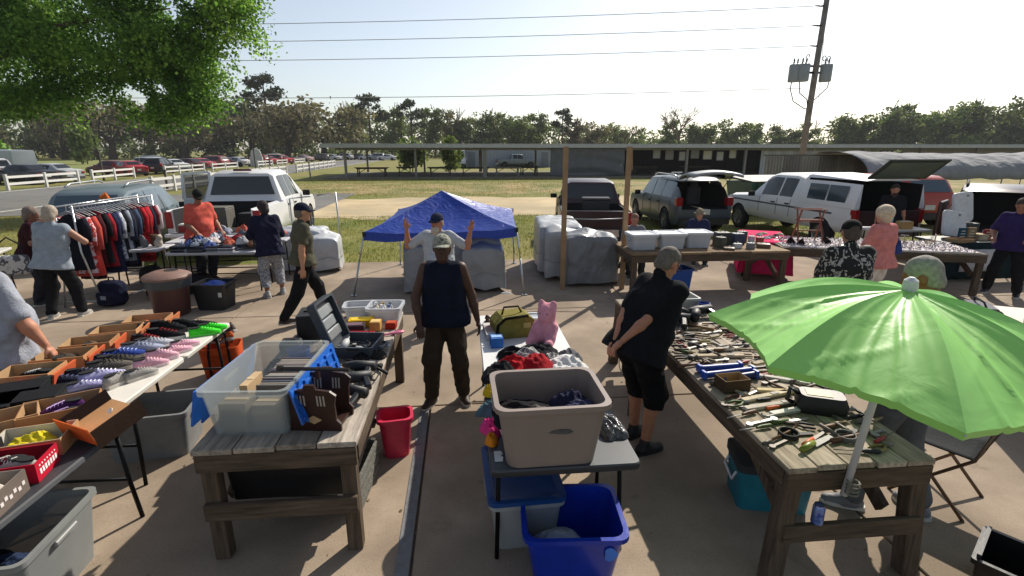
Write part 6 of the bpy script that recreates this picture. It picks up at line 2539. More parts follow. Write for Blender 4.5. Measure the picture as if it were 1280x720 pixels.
b.build('bowl', metal('c0c2c4', .15), o, 2)
b = B()
b.lathe([(.102, .088), (.106, .094), (.098, .096)], n=16, cap=(False, False))
b.build('rim', metal('c0c2c4', .2), o, 2)
for i, (k, x, y, a, c, hc, lb) in enumerate((
        ('power_drill', -.80, 3.72, 80, '55585c', '1d1f22', 'black power drill lying by the edge of the weathered table'), ('power_drill', -.80, 3.52, 100, '6c6f73', '26282b', 'dark grey power tool beside the black drill'),
        ('power_drill', -.78, 3.30, 60, '55585c', '17181a', 'black angle grinder near the carved rack'), ('pry_bar', -.85, 3.92, 65, '2a2a2c', '8a1f1c', 'thin black pry bar behind the drills'),
        ('clamp', -.86, 3.60, 10, '3a3c3e', '1d1d1f', 'dark iron clamp between the power tools'), ('hammer', -1.38, 4.12, 30, '4a4c4e', '1d1d1f', 'black hammer beside the blue tub'),
        ('pry_bar', -.74, 3.84, 40, '2c2c2e', '8a1f1c', 'second thin pry bar by the table edge'))):
    tool(k, lb, (x, y, .784), rad(a), c, hc, 1.15)
o = thing('extension_lead', 'tangled black power cord on the weathered table', 'cord', (-.78, 3.68, .79))
b = B()
rr = random.Random(9)
pts = [(0, 0, .01)]
for q in range(40):
    pts.append((.12 * math.sin(q * .9) * (.4 + q / 60), .16 * math.cos(q * .63) * (.4 + q / 60), .012 + .012 * (q % 3)))
b.tube(pts, .006, 5)
b.build('cord', RUBBER, o, True)
b = B()
b.box((.1, .14, .012), (.03, .05, .025))
b.build('plug', RUBBER, o)
for i in range(3):
    b = B()
    b.box((0, 0, 0), (.5 - .05 * i, .07, .018))
    tag(b.build('loose_board', wood('8a8074', 'woodx'), None, loc=(-1.33 + .02 * i, 3.74 + .075 * i, .80), rz=rad(3 * i - 4), bev=.003), 'loose grey board lying behind the clear tote', 'board', 'loose boards behind the clear tote')
for i, (x, y, c, lb) in enumerate(((-.86, 4.02, '1a1a1c', 'black strap bundle between tool case and power tools'), (-1.48, 4.42, '222225', 'dark strap bundle beside the black speaker box'), (-.72, 4.06, '2c2a28', 'brown black strap bundle at the edge by the tool case'), (-1.50, 3.92, '35322e', 'taupe cloth bundle beside the royal blue tub'))):
    lump('strap_bundle', lb, 'straps', (x, y, .782), c, i + 2, (.45, .6, .8), i)
# under the table
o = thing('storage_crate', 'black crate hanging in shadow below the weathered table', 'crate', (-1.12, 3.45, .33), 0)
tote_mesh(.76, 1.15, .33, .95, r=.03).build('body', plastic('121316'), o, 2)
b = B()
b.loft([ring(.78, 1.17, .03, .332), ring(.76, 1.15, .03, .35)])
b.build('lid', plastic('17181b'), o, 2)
for s in (-.3, .3):
    b = B()
    b.box((-.03, s * 1.2, -.022), (.80, .09, .035))
    b.build('support_slat', wood('5f574c', 'woodx'), o)
o = thing('wire_basket', 'old grey woven crate on the ground below the weathered table', 'basket', (-1.06, 3.42, 0), rad(-5))
for k in range(4):
    b = B()
    for s in (-1, 1):
        b.box((s * .32, 0, .04 + .065 * k), (.02, .5, .05))
        b.box((0, s * .25, .04 + .065 * k), (.62, .02, .05))
    b.build('side_slats', wood('6b6a64', 'woodx'), o)
for s in (-1, 1):
    for t in (-1, 1):
        b = B()
        b.box((s * .30, t * .23, .14), (.03, .03, .28))
        b.build('corner_post', wood('5c5a55'), o)
tote('tall pink wastebasket beside the weathered table', (-.60, 3.86, 0), rad(8), .26, .22, .36, plastic('c22a4a', .4), 'wastebasket', 'wastebasket', handles=False, tap=.78, r=.06)
cup('flared red plastic tub behind the tool case', (-1.40, 5.10, .90), '8f2a34', .10, .06, 'plastic_tub', 'tub')

# ================================================================ centre stall
folding_table('white folding table heaped with clothes and toys', .53, 4.30, .80, 1.82, .74, 'cfd0cf', 'b9babb', legc='25262a')
folding_table('dark grey folding table carrying the big taupe tote', .545, 2.92, .86, .92, .735, '3b3f45', '2b2d31', legc='141517', bar=.62)
TAUPE = mat('82756e', .5, 'plastic', 4, .05)
o = tote('big taupe plastic tote of dark clothes on the dark table', (.46, 2.68, .737), rad(1), .60, .48, .385, TAUPE, tap=.84, r=.07, rim=.022)
for i, (dx, dy, c, cn, sz) in enumerate(((-.14, .0, '17171b', 'black', (1.1, 1.2, 1)), (.15, .06, '23263c', 'navy blue', (.9, 1, 1.3)), (-.02, -.10, '5a5652', 'taupe', (1.2, .8, .8)), (.18, -.08, '3a3d55', 'slate blue', (.7, .8, 1)))):
    lump('garment', cn + ' garment lying in the big taupe tote', 'garment', (.46 + dx, 2.70 + dy, .93 + .015 * i), c, i, sz, i * 1.3)
# clothes heap on the white table
heap = [(.42, 4.02, '121216', 'black', 1.0, 0), (.62, 4.00, '1b1b20', 'charcoal', 1.0, 2), (.50, 3.86, '6a6a6c', 'black and white checked', .9, 3), (.70, 3.86, '8c8c8e', 'grey checked', .9, 5), (.34, 3.66, 'a51c22', 'bright red', 1.2, 1), (.52, 3.68, '8c161d', 'crimson', 1.1, 4),
        (.62, 3.56, '22284e', 'royal navy', 1.0, 6), (.80, 3.68, 'c9c9c8', 'white', 1.1, 2), (.26, 3.54, '1a1a1e', 'jet black', 1.0, 5), (.42, 3.48, 'a8262c', 'scarlet', .9, 0), (.84, 3.50, '9c9a98', 'light grey', .8, 3), (.72, 3.44, 'b8b08c', 'cream', .6, 1), (.24, 3.78, '3a3a40', 'dark grey', .8, 4), (.86, 3.90, '55555a', 'mid grey', .8, 6)]
for i, (x, y, c, cn, s, sd) in enumerate(heap):
    m_ = camo('check%d' % i, ['1c1c1e', 'b5b5b4', '1c1c1e', 'a0a09e'], 70) if 'checked' in cn else None
    lump('garment', cn + ' garment crumpled in the heap on the white table', 'garment', (x, y, .742 + .035 * (i % 3)), c, sd, (s, s, 1.15 * s), i * .9, m=m_)
# olive bag
o = thing('shopping_bag', 'olive green boxy bag standing on the white table', 'bag', (.44, 4.62, .742), rad(10))
b = B()
b.loft([[(x, -.13, z) for x, z in ((-.19, 0), (.19, 0), (.18, .17), (.12, .21), (-.12, .20), (-.19, .14))], [(x, .13, z) for x, z in ((-.19, 0), (.19, 0), (.18, .17), (.12, .21), (-.12, .20), (-.19, .14))]])
b.build('body', cloth('777038'), o)
b = B()
b.tube([(-.19, -.14, .02), (-.17, -.138, .14), (-.10, -.136, .20), (.12, -.136, .215)], .014, 6)
b.build('piping', cloth('17160f'), o, True)
b = B()
b.tube([(-.1, 0, .2), (-.08, 0, .27), (.06, 0, .27), (.09, 0, .21)], .010, 6)
b.build('handle', cloth('3a3418'), o, True)
b = B()
b.box((.11, -.133, .12), (.07, .006, .05))
b.build('patch', cloth('a59c62'), o)
# pink plush
o = thing('plush_toy', 'pale pink plush toy sitting on the white table', 'plush toy', (.74, 4.40, .742), rad(150))
D = SDF((-.2, -.22, -.02), (.2, .25, .42), .009, .04)
D.ell((0, 0, .12), (.10, .10, .13)).ell((0, .01, .27), (.085, .085, .095)).cone((-.09, .04, .15), (-.10, .12, .08), .035, .03).cone((.09, .04, .15), (.10, .12, .08), .035, .03)
D.cone((-.06, .06, .04), (-.09, .19, .04), .045, .04).cone((.06, .06, .04), (.09, .19, .04), .045, .04).ell((-.06, -.01, .345), (.03, .02, .045)).ell((.06, -.01, .345), (.03, .02, .045)).ell((0, .085, .25), (.035, .03, .028))
D.build('body', cloth('cf8f9c'), o)
for s in (-1, 1):
    b = B()
    b.lathe([(.002, -.008), (.008, 0), (.002, .008)], n=8)
    b.build('eye', DARK, o, True, loc=(s * .032, .088, .285))
# boxes at the far-left corner
for i, (x, y, w, d, h, c, c2, lb) in enumerate(((.25, 4.62, .15, .34, .06, 'b9b6b4', 'a88a88', 'white game carton with faded print on the white table'), (.27, 4.32, .11, .13, .09, '2f62a8', '8fb0d8', 'small blue and white carton on the white table'))):
    o = thing('carton', lb, 'carton', (x, y, .742), rad(4))
    b = B()
    b.box((0, 0, h / 2), (w, d, h))
    b.build('body', card(c), o, bev=.002)
    b = B()
    b.box((0, .0, h + .002), (w * .85, d * .5, .003))
    b.build('printed_panel', card(c2), o)
for i, (x, y, c) in enumerate(((.22, 4.96, '3a2218'), (.31, 5.02, '4a2c1e'), (.42, 5.03, '2c1a14'), (.52, 4.98, '5a4030'))):
    o = thing('trinket_box', ['carved brown', 'reddish brown', 'dark brown', 'tan brown'][i] + ' trinket figure at the far end of the white table', 'trinket', (x, y, .742))
    b = B()
    b.lathe([(.03, 0), (.034, .01), (.018, .03), (.028, .05), (.02, .075), (.006, .085)], n=10)
    b.build('figure', mat(c, .5, 'trinket', 20, .3), o, True)
    b = B()
    b.box((0, 0, .004), (.07, .07, .01))
    b.build('base', mat('2a1a12', .5), o)
o = thing('picture_frame', 'flat white framed tray at the far edge of the white table', 'frame', (.70, 5.08, .742), rad(-3))
b = B()
b.box((0, 0, .01), (.38, .16, .008))
b.build('panel', mat('a3acb5', .3), o)
b = B()
for s in (-1, 1):
    b.box((s * .19, 0, .014), (.02, .19, .026))
    b.box((0, s * .085, .0145), (.38, .02, .025))
b.build('frame', plastic('c9cbcc'), o)
lump('cloth_bundle', 'bright orange cloth between olive bag and pink plush', 'cloth', (.66, 4.78, .742), 'c2562c', 3, (.7, .8, .9), .4)
# around the big tote
lump('plush_toy', 'hot pink cloth toy squeezed beside the taupe tote', 'plush toy', (.14, 2.86, .737), 'c8387a', 2, (.32, .55, 1.2), .5)
lump('plush_toy', 'orange cloth toy below the hot pink one', 'plush toy', (.145, 2.74, .737), 'c77a22', 4, (.28, .35, .9), 1.5)
lump('garment', 'teal grey cloth with yellow trim left of the tote on the dark table', 'garment', (.15, 3.12, .737), '46606a', 1, (.45, .9, 1.1), 2)
lump('plush_toy', 'small yellow toy beside the red heap', 'plush toy', (.15, 3.36, .745), 'c9a824', 5, (.25, .3, .9), 2)
o = lump('garment_bag', 'shiny black and silver plastic bag at the table corner', 'bag', (.88, 2.86, .737), '3a3a3c', 6, (.55, 1.3, 1.1), 0.2, m=mat('55565a', .18, 'foil', 30, .6, .9, 40, metal=.6))
lump('toy_bundle', 'reddish brown cloth lump behind the shiny bag', 'cloth', (.88, 3.16, .737), '6a3a30', 3, (.35, .4, .8), .2)
b = B()
b.loft([[(x, y, z) for x, y in ((-.02, -.05), (.025, -.05), (.03, -.01), (.015, .0), (.03, .02), (.02, .05), (-.02, .05))] for z in (0, .004)])
tag(b.build('sticker', card('c9c9c6'), None, loc=(.165, 2.60, .7365)), 'white torn sticker on the corner of the dark table', 'sticker')
# tubs under
tote('blue lidded clear tub under the dark folding table', (.34, 2.96, 0), rad(2), .44, .60, .36, mat('a3a7a6', .4, 'clear_plastic', 5, .06, alpha=.75), lid=plastic('143f78'), tap=.86)
DB = plastic('0f2f9a', .28)
o = tote('deep blue open tub on the ground before the table legs', (.60, 2.56, 0), rad(-4), .56, .46, .37, DB, 'plastic_tub', 'tub', tap=.82, r=.07, rim=.022)
b = B()
b.loft([[(.19 + .035 * math.cos(a) * (1 + .2 * math.cos(3 * a)), -.234 + t, .26 + .045 * math.sin(a)) for a in [2 * math.pi * q / 16 for q in range(16)]] for t in (.0, .004)])
b.build('sticker', card('4a7ad0'), o)
lump('garment', 'crumpled white bag lying in the deep blue tub', 'bag', (.52, 2.58, .10), 'a9b0bd', 0, (.9, .9, 1.2), .4)

# ================================================================ tool table with umbrella
wood_table('weathered wooden tool table under the green umbrella', 1.72, 2.60, 2.27, 5.55, .78, splay=.06, leg=.10, planks=5, cols=['8f8475', '9c9182', '857a6c', 'a59a8b'])
rr = random.Random(12)
TG = 'hand tools on the tool table'
names = {'screwdriver': 'screwdriver', 'pliers': 'pliers', 'hammer': 'hammer', 'wrench': 'wrench', 'knife': 'knife', 'clamp': 'clamp', 'pry_bar': 'pry bar'}
HC = [('8a1f1c', 'red'), ('1b1b1d', 'black'), ('b5541c', 'orange'), ('7a6a2c', 'mustard'), ('6a4a30', 'wooden brown'), ('5a3a28', 'dark brown'), ('44562a', 'olive green'), ('8a7a60', 'tan')]
kinds = ['screwdriver', 'pliers', 'wrench', 'knife', 'hammer', 'screwdriver', 'pry_bar', 'clamp', 'wrench', 'screwdriver', 'pliers']
where = ['by the near corner', 'beside the umbrella pole', 'near the black battery case', 'in front of the wooden box', 'next to the blue bars', 'among the pliers', 'along the table edge', 'at the middle of the table', 'behind the blue bars', 'close to the metal sink', 'under the umbrella rim', 'beside the pale boards']
seen = {}
n = 0
for j in range(26):
    for i in range(4):
        y = 2.40 + j * .088 + rr.uniform(-.03, .03)
        x = 1.84 + i * .20 + rr.uniform(-.06, .06)
        if (3.20 < y < 3.62 and x < 2.2) or (2.72 < y < 3.05 and 2.15 < x < 2.45) or y > 4.66 or (x < 2.2 and y < 2.42) or (x > 2.2 and y < 2.36):
            continue
        if rr.random() < .12:
            continue
        k = kinds[n % len(kinds)]
        hc, hn = HC[(n * 3 + j) % len(HC)] if rr.random() < .75 else HC[1]
        if k in ('wrench',):
            hc, hn = '8d8f92', 'steel'
        w_ = where[min(int((y - 2.3) / 2.5 * len(where)), len(where) - 1)]
        lb = f"{hn} handled {names[k]} lying {w_} on the tool table" if k not in ('wrench', 'pry_bar') else f"{'bare steel' if k == 'wrench' else 'long dark'} {names[k]} lying {w_} on the tool table"
        g_ = TG if lb not in seen else TG
        seen[lb] = seen.get(lb, 0) + 1
        tool(k, lb, (x, y, .783), rr.choice([rad(-75), rad(-60), rad(100), rad(20), rad(-85), rad(70)]) + rr.uniform(-.2, .2), rr.choice(['8d8a86', '6c655c', '55504a', '9a9894', '4a443e']), hc, rr.uniform(.85, 1.15), TG)
        n += 1
# big pieces between the tools
for i, (x, y, a, L_, lb) in enumerate(((1.98, 3.42, 8, .42, 'long royal blue metal bar on the tool table'), (1.96, 3.52, 4, .34, 'short royal blue bar behind the long one'), (2.02, 3.34, 12, .30, 'dark blue caulking gun body before the long blue bar'))):
    o = thing('blue_bar', lb, 'bar', (x, y, .783), rad(a))
    b = B()
    b.cyl((-L_ / 2, 0, .03), (L_ / 2, 0, .03), .026, n=10)
    b.build('tube', plastic('1c3a8a' if i < 2 else '16265a'), o, 2)
    for s in (-1, 1):
        b = B()
        b.box((s * L_ / 2, 0, .032), (.03, .06, .062))
        b.build('end_block', plastic('254aa5'), o, bev=.006)
o = openbox('small open wooden box with dark rim on the tool table', (1.90, 3.22, .783), rad(6), .20, .14, .09, '4a3a2c', '9a8060', 'wooden_box')
for i, (x, y, a, L_, c, lb) in enumerate(((2.06, 3.06, 14, .40, 'bfb39a', 'pale tan board among the tools'), (2.22, 3.12, -12, .34, 'c4b48c', 'yellowish folded ruler board among the tools'), (2.05, 2.94, 10, .46, 'b5aca0', 'grey white level bar among the tools'), (2.16, 2.86, 12, .42, 'd2cec4', 'white plastic level bar nearest the battery case'), (2.10, 3.78, -4, .40, 'b5a68e', 'pale tan stick behind the blue bars'), (2.16, 3.92, 3, .36, 'c9bfae', 'whitish stick behind the tan one'), (2.35, 3.30, -30, .36, 'c2bdb4', 'white metal strip under the umbrella edge'))):
    o = thing('measuring_bar', lb, 'bar', (x, y, .783), rad(a))
    b = B()
    b.box((0, 0, .012), (L_, .045, .022))
    b.build('bar', mat(c, .9, 'bar', 12, .2, spec=.2), o, bev=.003)
    b = B()
    b.box((L_ * .2, 0, .0245), (.06, .03, .004))
    b.build('marking', mat('6a6458', .6), o)
o = thing('battery_case', 'black battery case with yellow panel on the tool table', 'case', (2.32, 2.86, .783), rad(-24))
b = B()
b.loft([ring(.28, .17, .03, 0), ring(.30, .19, .04, .07), ring(.26, .15, .04, .12)])
b.build('body', plastic('141416', .5), o, 2)
b = B()
b.box((-.02, 0, .1215), (.15, .10, .004))
b.build('yellow_panel', plastic('9a8a2c', .5), o)
b = B()
b.tube([(-.13, .0, .10), (-.19, .0, .13), (-.20, 0, .05), (-.16, 0, .03)], .016, 7)
b.build('handle', plastic('1b1b1d'), o, True)
o = thing('hand_saw', 'green and yellow handled saw at the near corner of the tool table', 'saw', (1.99, 2.46, .783), rad(-62))
b = B()
b.loft([[(-.02, 0, z), (.025, 0, z), (.03, .22, z), (.0, .22, z)] for z in (.008, .011)])
b.build('blade', mat('8a8a86', .7, 'steel', 9, .2, metal=.3), o)
b = B()
b.tube([(0, .01, .018), (0, -.05, .02), (0, -.12, .018)], [.017, .020, .017], 8)
b.build('grip', plastic('6f7a24'), o, True)
for i, (x, y, lb) in enumerate(((1.92, 2.58, 'black strap ring beside the green handled saw'), (2.24, 2.52, 'shiny metal buckle strap near the umbrella pole'))):
    o = thing('strap', lb, 'strap', (x, y, .783), rad(30 * i))
    b = B()
    b.lathe([(.05, 0), (.058, 0), (.058, .03), (.05, .03), (.05, 0)], n=18, cap=(False, False))
    b.build('ring', mat('1d1c1b' if i == 0 else '5a5a58', .85, 'strap', 9, .2), o, 2)
    b = B()
    b.box((.09, 0, .006), (.12, .03, .01))
    b.build('band', mat('2a2826' if i == 0 else '55534f', .7), o)
# metal sink unit and black tools at the far end
o = thing('bar_sink', 'white double bar sink with chrome taps on the far end of the tool table', 'sink', (2.28, 5.25, .783), rad(2))
b = tote_mesh(.44, .42, .13, .96, r=.03, rim=.012)
b.build('basin', plastic('a9aaa4', .4), o, 2)
b = B()
b.box((0, 0, .085), (.012, .40, .08))
b.build('divider', plastic('a9aaa4', .4), o)
for s in (-.07, .0, .07):
    b = B()
    b.tube([(s, -.15, .13), (s, -.15, .18), (s, -.11, .20), (s, -.08, .18)], .011, 7)
    b.lathe([(.02, .13), (.02, .145)], (s, -.15, 0), 10)
    b.build('tap', metal('c9cbcc', .15), o, True)
cup('blue paint can beside the bar sink', (2.52, 4.98, .783), '1c3f8c', .06, .10)
for i, (x, y, a, lb) in enumerate(((2.16, 4.80, 20, 'black power drill before the bar sink'), (2.28, 4.66, -30, 'black jigsaw beside the drill before the sink'), (2.06, 4.60, 60, 'dark drill at the table edge by the man in black'), (2.40, 4.80, 100, 'black sander right beside the blue paint can'))):
    tool('power_drill', lb, (x, y, .783), rad(a), '6c6e70', '141416', 1.35, TG)
tool('hammer', 'claw hammer standing out before the bar sink', (2.2, 4.5, .79), rad(40), '8d8f92', '8a6a40', 1.2, TG)
# umbrella
um = thing('market_umbrella', 'bright green market umbrella clamped to the tool table', 'umbrella', (2.06, 2.215, .60))
T = Vector((2.142, 2.199, 1.797)) - Vector((2.06, 2.215, .60))
ax = Vector((.0757, -.0396, .9963)).normalized()
e1 = Vector((0, 1, 0)).cross(ax).normalized()
e2 = ax.cross(e1)
C0 = T - ax * .304
ph = 2.679
ribs = [C0 + (e1 * math.cos(ph + k * math.pi / 4) + e2 * math.sin(ph + k * math.pi / 4)) * .869 for k in range(8)]
def umb_mat():
    m = bpy.data.materials.new("umbrella_nylon")
    m.use_nodes = True
    N, L = m.node_tree.nodes, m.node_tree.links
    bs = N["Principled BSDF"]
    bs.inputs["Roughness"].default_value = .45
    bs.inputs["Base Color"].default_value = (*hx('98d870'), 1)
    tr = N.new("ShaderNodeBsdfTranslucent")
    tr.inputs[0].default_value = (*hx('9ed672'), 1)
    mx = N.new("ShaderNodeMixShader")
    mx.inputs[0].default_value = .15
    tc = N.new("ShaderNodeTexCoord")
    no = N.new("ShaderNodeTexNoise")
    no.inputs["Scale"].default_value = 4.5
    no.inputs["Detail"].default_value = 3
    no.inputs["Distortion"].default_value = 1.0
    L.new(tc.outputs["Object"], no.inputs["Vector"])
    bp = N.new("ShaderNodeBump")
    bp.inputs["Strength"].default_value = .3
    bp.inputs["Distance"].default_value = .02
    L.new(no.outputs[0], bp.inputs["Height"])
    L.new(bp.outputs[0], bs.inputs["Normal"])
    L.new(bp.outputs[0], tr.inputs["Normal"])
    L.new(bs.outputs[0], mx.inputs[1])
    L.new(tr.outputs[0], mx.inputs[2])
    L.new(mx.outputs[0], N["Material Output"].inputs[0])
    return m
UM = umb_mat()
for k in range(8):
    a, c = ribs[k], ribs[(k + 1) % 8]
    b = B()
    def _p(u, v):
        # u: apex to rim, v: rib to rib; ribs bow outwards, cloth sags between them
        w = a * (1 - v) + c * v
        mid = 4 * v * (1 - v)
        w = w - (w - C0) * .085 * mid * u
        p = T + (w - T) * u
        bow = ax * (.085 * math.sin(math.pi * min(u * 1.0, 1)) * (1 - .62 * mid))
        f1 = max(0, 1 - 2.2 * abs(math.sin(v * 7.3 + k * 1.7 + .8 * math.sin(u * 4 + k))))
        f2 = max(0, 1 - 2.6 * abs(math.sin(v * 13.1 + k * 2.3 - u * 2.2)))
        f3 = max(0, 1 - 3 * abs(math.sin(u * 8.3 + v * 5 + k * 1.1)))
        wr = ax * (mid * (.022 * f1 * u * (1.25 - u) + .013 * f2 * u + .009 * f3 * u))
        return p + bow + wr
    b.grid(_p, 34, 34)
    b.grid(lambda u, v: _p(1, v) + (-ax * .035 + (C0 - _p(1, v)).normalized() * .012) * u, 1, 34)
    b.build('panel', UM, um, True)
    b = B()
    b.tube([T + (a - T) * u + ax * (.085 * math.sin(math.pi * u) - .012) for u in (0, .25, .5, .75, 1)], .004, 5)
    b.build('rib', metal('b5b7b8'), um)
b = B()
b.tube([T - ax * 1.19, T - ax * .05], .019, 12)
b.build('pole', mat('b9bbbd', .35, 'pole', 5, .05), um, True)
b = B()
b.lathe([(.03, -.02), (.034, 0), (.03, .035), (.012, .05)], T + ax * .01, 14)
b.build('finial', plastic('c9cbcc'), um, 2)
b = B()
for k in range(4):
    b.tube([Vector((.03 * math.cos(q), .03 * math.sin(q) - .005, .02 + .022 * k)) + ax * .03 for q in [rad(z) for z in range(0, 361, 40)]], .006, 5)
b.tube([(0.0, .02, .06), (.05, .05, .10), (.1, .06, .05)], .006, 5)
b.build('lashing_cord', cloth('77746c'), um, True)
# below the tool table
o = thing('cooler', 'teal blue cooler box under the tool table', 'cooler', (2.14, 3.02, 0), rad(-14))
b = B()
b.loft([ring(.46, .32, .04, 0), ring(.50, .36, .05, .30)])
b.build('body', plastic('1a6f80', .45), o, 2)
b = B()
b.loft([ring(.52, .38, .05, .302), ring(.52, .38, .05, .36), ring(.46, .32, .05, .38)])
b.build('lid', plastic('2a2f33', .5), o, 2)
for s in (-1, 1):
    b = B()
    b.tube([(s * .25, -.1, .26), (s * .275, -.1, .2), (s * .275, .1, .2), (s * .25, .1, .26)], .010, 6)
    b.build('handle', plastic('d0d2d2'), o, True)
o = thing('drink_can', 'blue and silver drink can standing on the table stretcher', 'can', (1.94, 2.268, .418))
b = B()
b.lathe([(.024, 0), (.032, .006), (.032, .105), (.027, .118), (.026, .12)], n=18)
b.build('body', mat('1f3fa0', .25, 'can', 20, .5, metal=.5, col2='8fa5d8'), o, 2)
b = B()
b.lathe([(.027, .118), (.027, .122), (.02, .119)], n=18)
b.build('top', metal('b9bbbd', .25), o, 2)
o = thing('folding_chair', 'folding camp chair with thin metal legs behind the tool table', 'chair', (3.42, 2.95, 0), rad(30))
for s in (-1, 1):
    b = B()
    b.tube([(s * .22, -.22, 0), (s * .22, .2, .46), (s * .22, .24, .5)], .012, 6)
    b.tube([(s * .22, .22, 0), (s * .22, -.2, .46), (s * .22, -.3, .86)], .012, 6)
    b.build('side_frame', metal('6a5a4c', .5), o, True)
b = B()
b.grid(lambda u, v: (-.22 + .44 * u, -.2 + .4 * v, .46 - .03 * math.sin(math.pi * u)), 6, 6)
b.build('seat', cloth('2a2c2e'), o, True, solid=.008)
b = B()
b.grid(lambda u, v: (-.22 + .44 * u, -.235 - .065 * v, .56 + .3 * v), 6, 4)
b.build('backrest', cloth('2a2c2e'), o, True, solid=.008)
o = thing('storage_crate', 'black open carton corner on the sunlit slab before the tool table', 'crate', (3.02, 2.08, 0), rad(35))
tote_mesh(.36, .30, .26, .95, r=.02).build('body', plastic('0f0f12', .4), o, 2)
b = B()
b.box((0, .14, .275), (.34, .02, .02))
b.build('top_strip', plastic('26272b', .4), o)

# ================================================================ clothes rack, bins, clothing table
A, Z = Vector((-6.10, 8.45, 1.62)), Vector((-6.08, 10.6, 1.62))
rk = thing('clothes_rack', 'white metal clothes rack hung with dark and red garments', 'clothes rack', (A.x, A.y, 0))
dv = (Z - A)
pd = Vector((-dv.y, dv.x, 0)).normalized()
RM = metal('c9cbcc', .35)
for s in (-.06, .06):
    b = B()
    b.cyl(Vector((0, 0, 1.6)) + pd * s * 2.2, dv + Vector((0, 0, 1.6)) + pd * s * 2.2, .014, n=8)
    b.build('bar', RM, rk, True)
for u in (0.02, .98):
    for s in (-1, 1):
        b = B()
        q = dv * u
        b.tube([q + pd * .30 * s, q + pd * .13 * s + Vector((0, 0, .9)), q + pd * .13 * s + Vector((0, 0, 1.62))], .014, 8)
        b.build('upright', RM, rk, True)
    b = B()
    b.cyl(dv * u - pd * .30 + Vector((0, 0, .1)), dv * u + pd * .30 + Vector((0, 0, .1)), .012, n=8)
    b.build('foot_bar', RM, rk, True)


def garment_mesh(seed, w=.46, l=.72, sl=.32):
    """shirt on a hanger: hangs in the x-z plane, hook at the origin"""
    rg = random.Random(seed)
    b = B()
    f1, f2 = rg.uniform(12, 20), rg.uniform(0, 6)
    for s in (-1, 1):
        def f(u, v):
            x = (u - .5) * 2
            wd = w / 2 * (.82 + .18 * v) * (1 if v > .12 else (.55 + .45 * v / .12))
            z = -.10 - l * v - .10 * abs(x) * (1 - v) * .6
            th = (.035 + .03 * v) * (1 - x ** 4) + .004
            fo = .014 * v * math.sin(x * f1 + f2)
            return (x * wd, s * th + fo, z)
        b.grid(f, 14, 12)
    for s in (-1, 1):
        b.tube([(s * w * .42, 0, -.17), (s * w * .52, .01, -.34), (s * w * .50, .02, -.17 - sl)], [.05, .062, .055], 8)
    return b


GM = [garment_mesh(q, .46 + .03 * (q % 3), .88 + .07 * (q % 4), .36 + .08 * (q % 3)) for q in range(5)]
GMM = [q.mesh('cloth', DARK, True) for q in GM]
hb = B()
hb.tube([(0, 0, .02), (.012, 0, .035), (.0, 0, .05), (-.012, 0, .035), (0, 0, .0), (0, 0, -.05)], .004, 5)
hb.tube([(-.2, 0, -.15), (0, 0, -.05), (.2, 0, -.15)], .006, 5)
HANG = hb.mesh('hanger', plastic('b9babb'), True)
GC = [('1a1b26', 'ink black'), ('c9b0b8', 'pale pink and red'), ('b0443c', 'coral red'), ('2a1318', 'dark maroon'), ('3d1218', 'maroon'), ('17181d', 'black'), ('8c1c26', 'crimson'), ('1b2038', 'navy'), ('2a3050', 'slate navy'), ('6a707c', 'grey trimmed navy'),
      ('16171c', 'coal black'), ('8d949e', 'light grey'), ('22263a', 'dark blue'), ('15151a', 'charcoal black'), ('3a4660', 'denim blue'), ('101014', 'jet black'), ('a8202a', 'bright red'), ('8a1a22', 'deep red'), ('b42a34', 'scarlet'), ('1e2230', 'midnight blue'), ('6a2430', 'wine red'), ('b9a8a8', 'dusty white')]
for i, (c, cn) in enumerate(GC):
    u = .05 + .90 * i / (len(GC) - 1)
    p = A + dv * u
    o = thing('hanging_garment', cn + ' garment on a hanger on the white clothes rack', 'garment', (p.x, p.y, 1.585), math.atan2(pd.y, pd.x) + R.uniform(-.2, .2), 'garments hanging on the rack')
    q = put(bpy.data.objects.new('cloth', GMM[i % 5]), o)
    q.material_slots[0].link = 'OBJECT'
    q.material_slots[0].material = cloth(c) if 'trimmed' not in cn and 'pink and' not in cn else camo('trim%d' % i, [c, 'a8322c' if 'pink' in cn else 'b5b9c2', c, 'cfc4c8'], 9)
    put(bpy.data.objects.new('hanger', HANG), o)
lump('cap', 'orange knit cap perched on top of the clothes rack', 'cap', (-6.10, 9.5, 1.64), 'b5602c', 3, (.5, .5, 1.2))
o = thing('trash_can', 'round maroon brown trash can with tan lid and hanging liner', 'trash can', (-4.50, 8.0, 0))
o.scale = (.9, .9, .88)
b = B()
b.lathe([(.25, 0), (.27, .03), (.31, .62), (.33, .66)], n=26)
b.build('body', plastic('4a2c2a', .5), o, 2)
b = B()
b.lathe([(.335, .50), (.345, .56), (.352, .64), (.35, .66), (.33, .655)], n=26, cap=(False, False))
b.build('liner', mat('3a4348', .3, 'bag', 12, .2, .6, 20, alpha=.9), o, True)
b = B()
b.lathe([(.36, .655), (.365, .69), (.33, .72), (.20, .77), (.16, .775)], n=26)
ld = b.build('lid', plastic('7a5f54', .5), o, 2)
b = B()
b.lathe([(.11, .776), (.11, .779)], (.06, .05, 0), 18)
b.build('opening', DARK, ld)
o = tote('black storage bin lined with a blue bag beside the trash can', (-3.98, 8.30, 0), rad(-8), .50, .42, .42, plastic('17181b', .5), 'storage_bin', 'bin', tap=.86)
b = B()
b.box((.20, -.203, .26), (.05, .006, .07))
b.build('label_sticker', card('b9bab8'), o)
lump('plastic_bag', 'crumpled blue plastic bag filling the black bin', 'bag', (-3.98, 8.30, .36), '1d47a0', 4, (1.3, 1.3, .9), .5, m=mat('1d47a0', .3, 'bag', 12, .2, .5, 20))
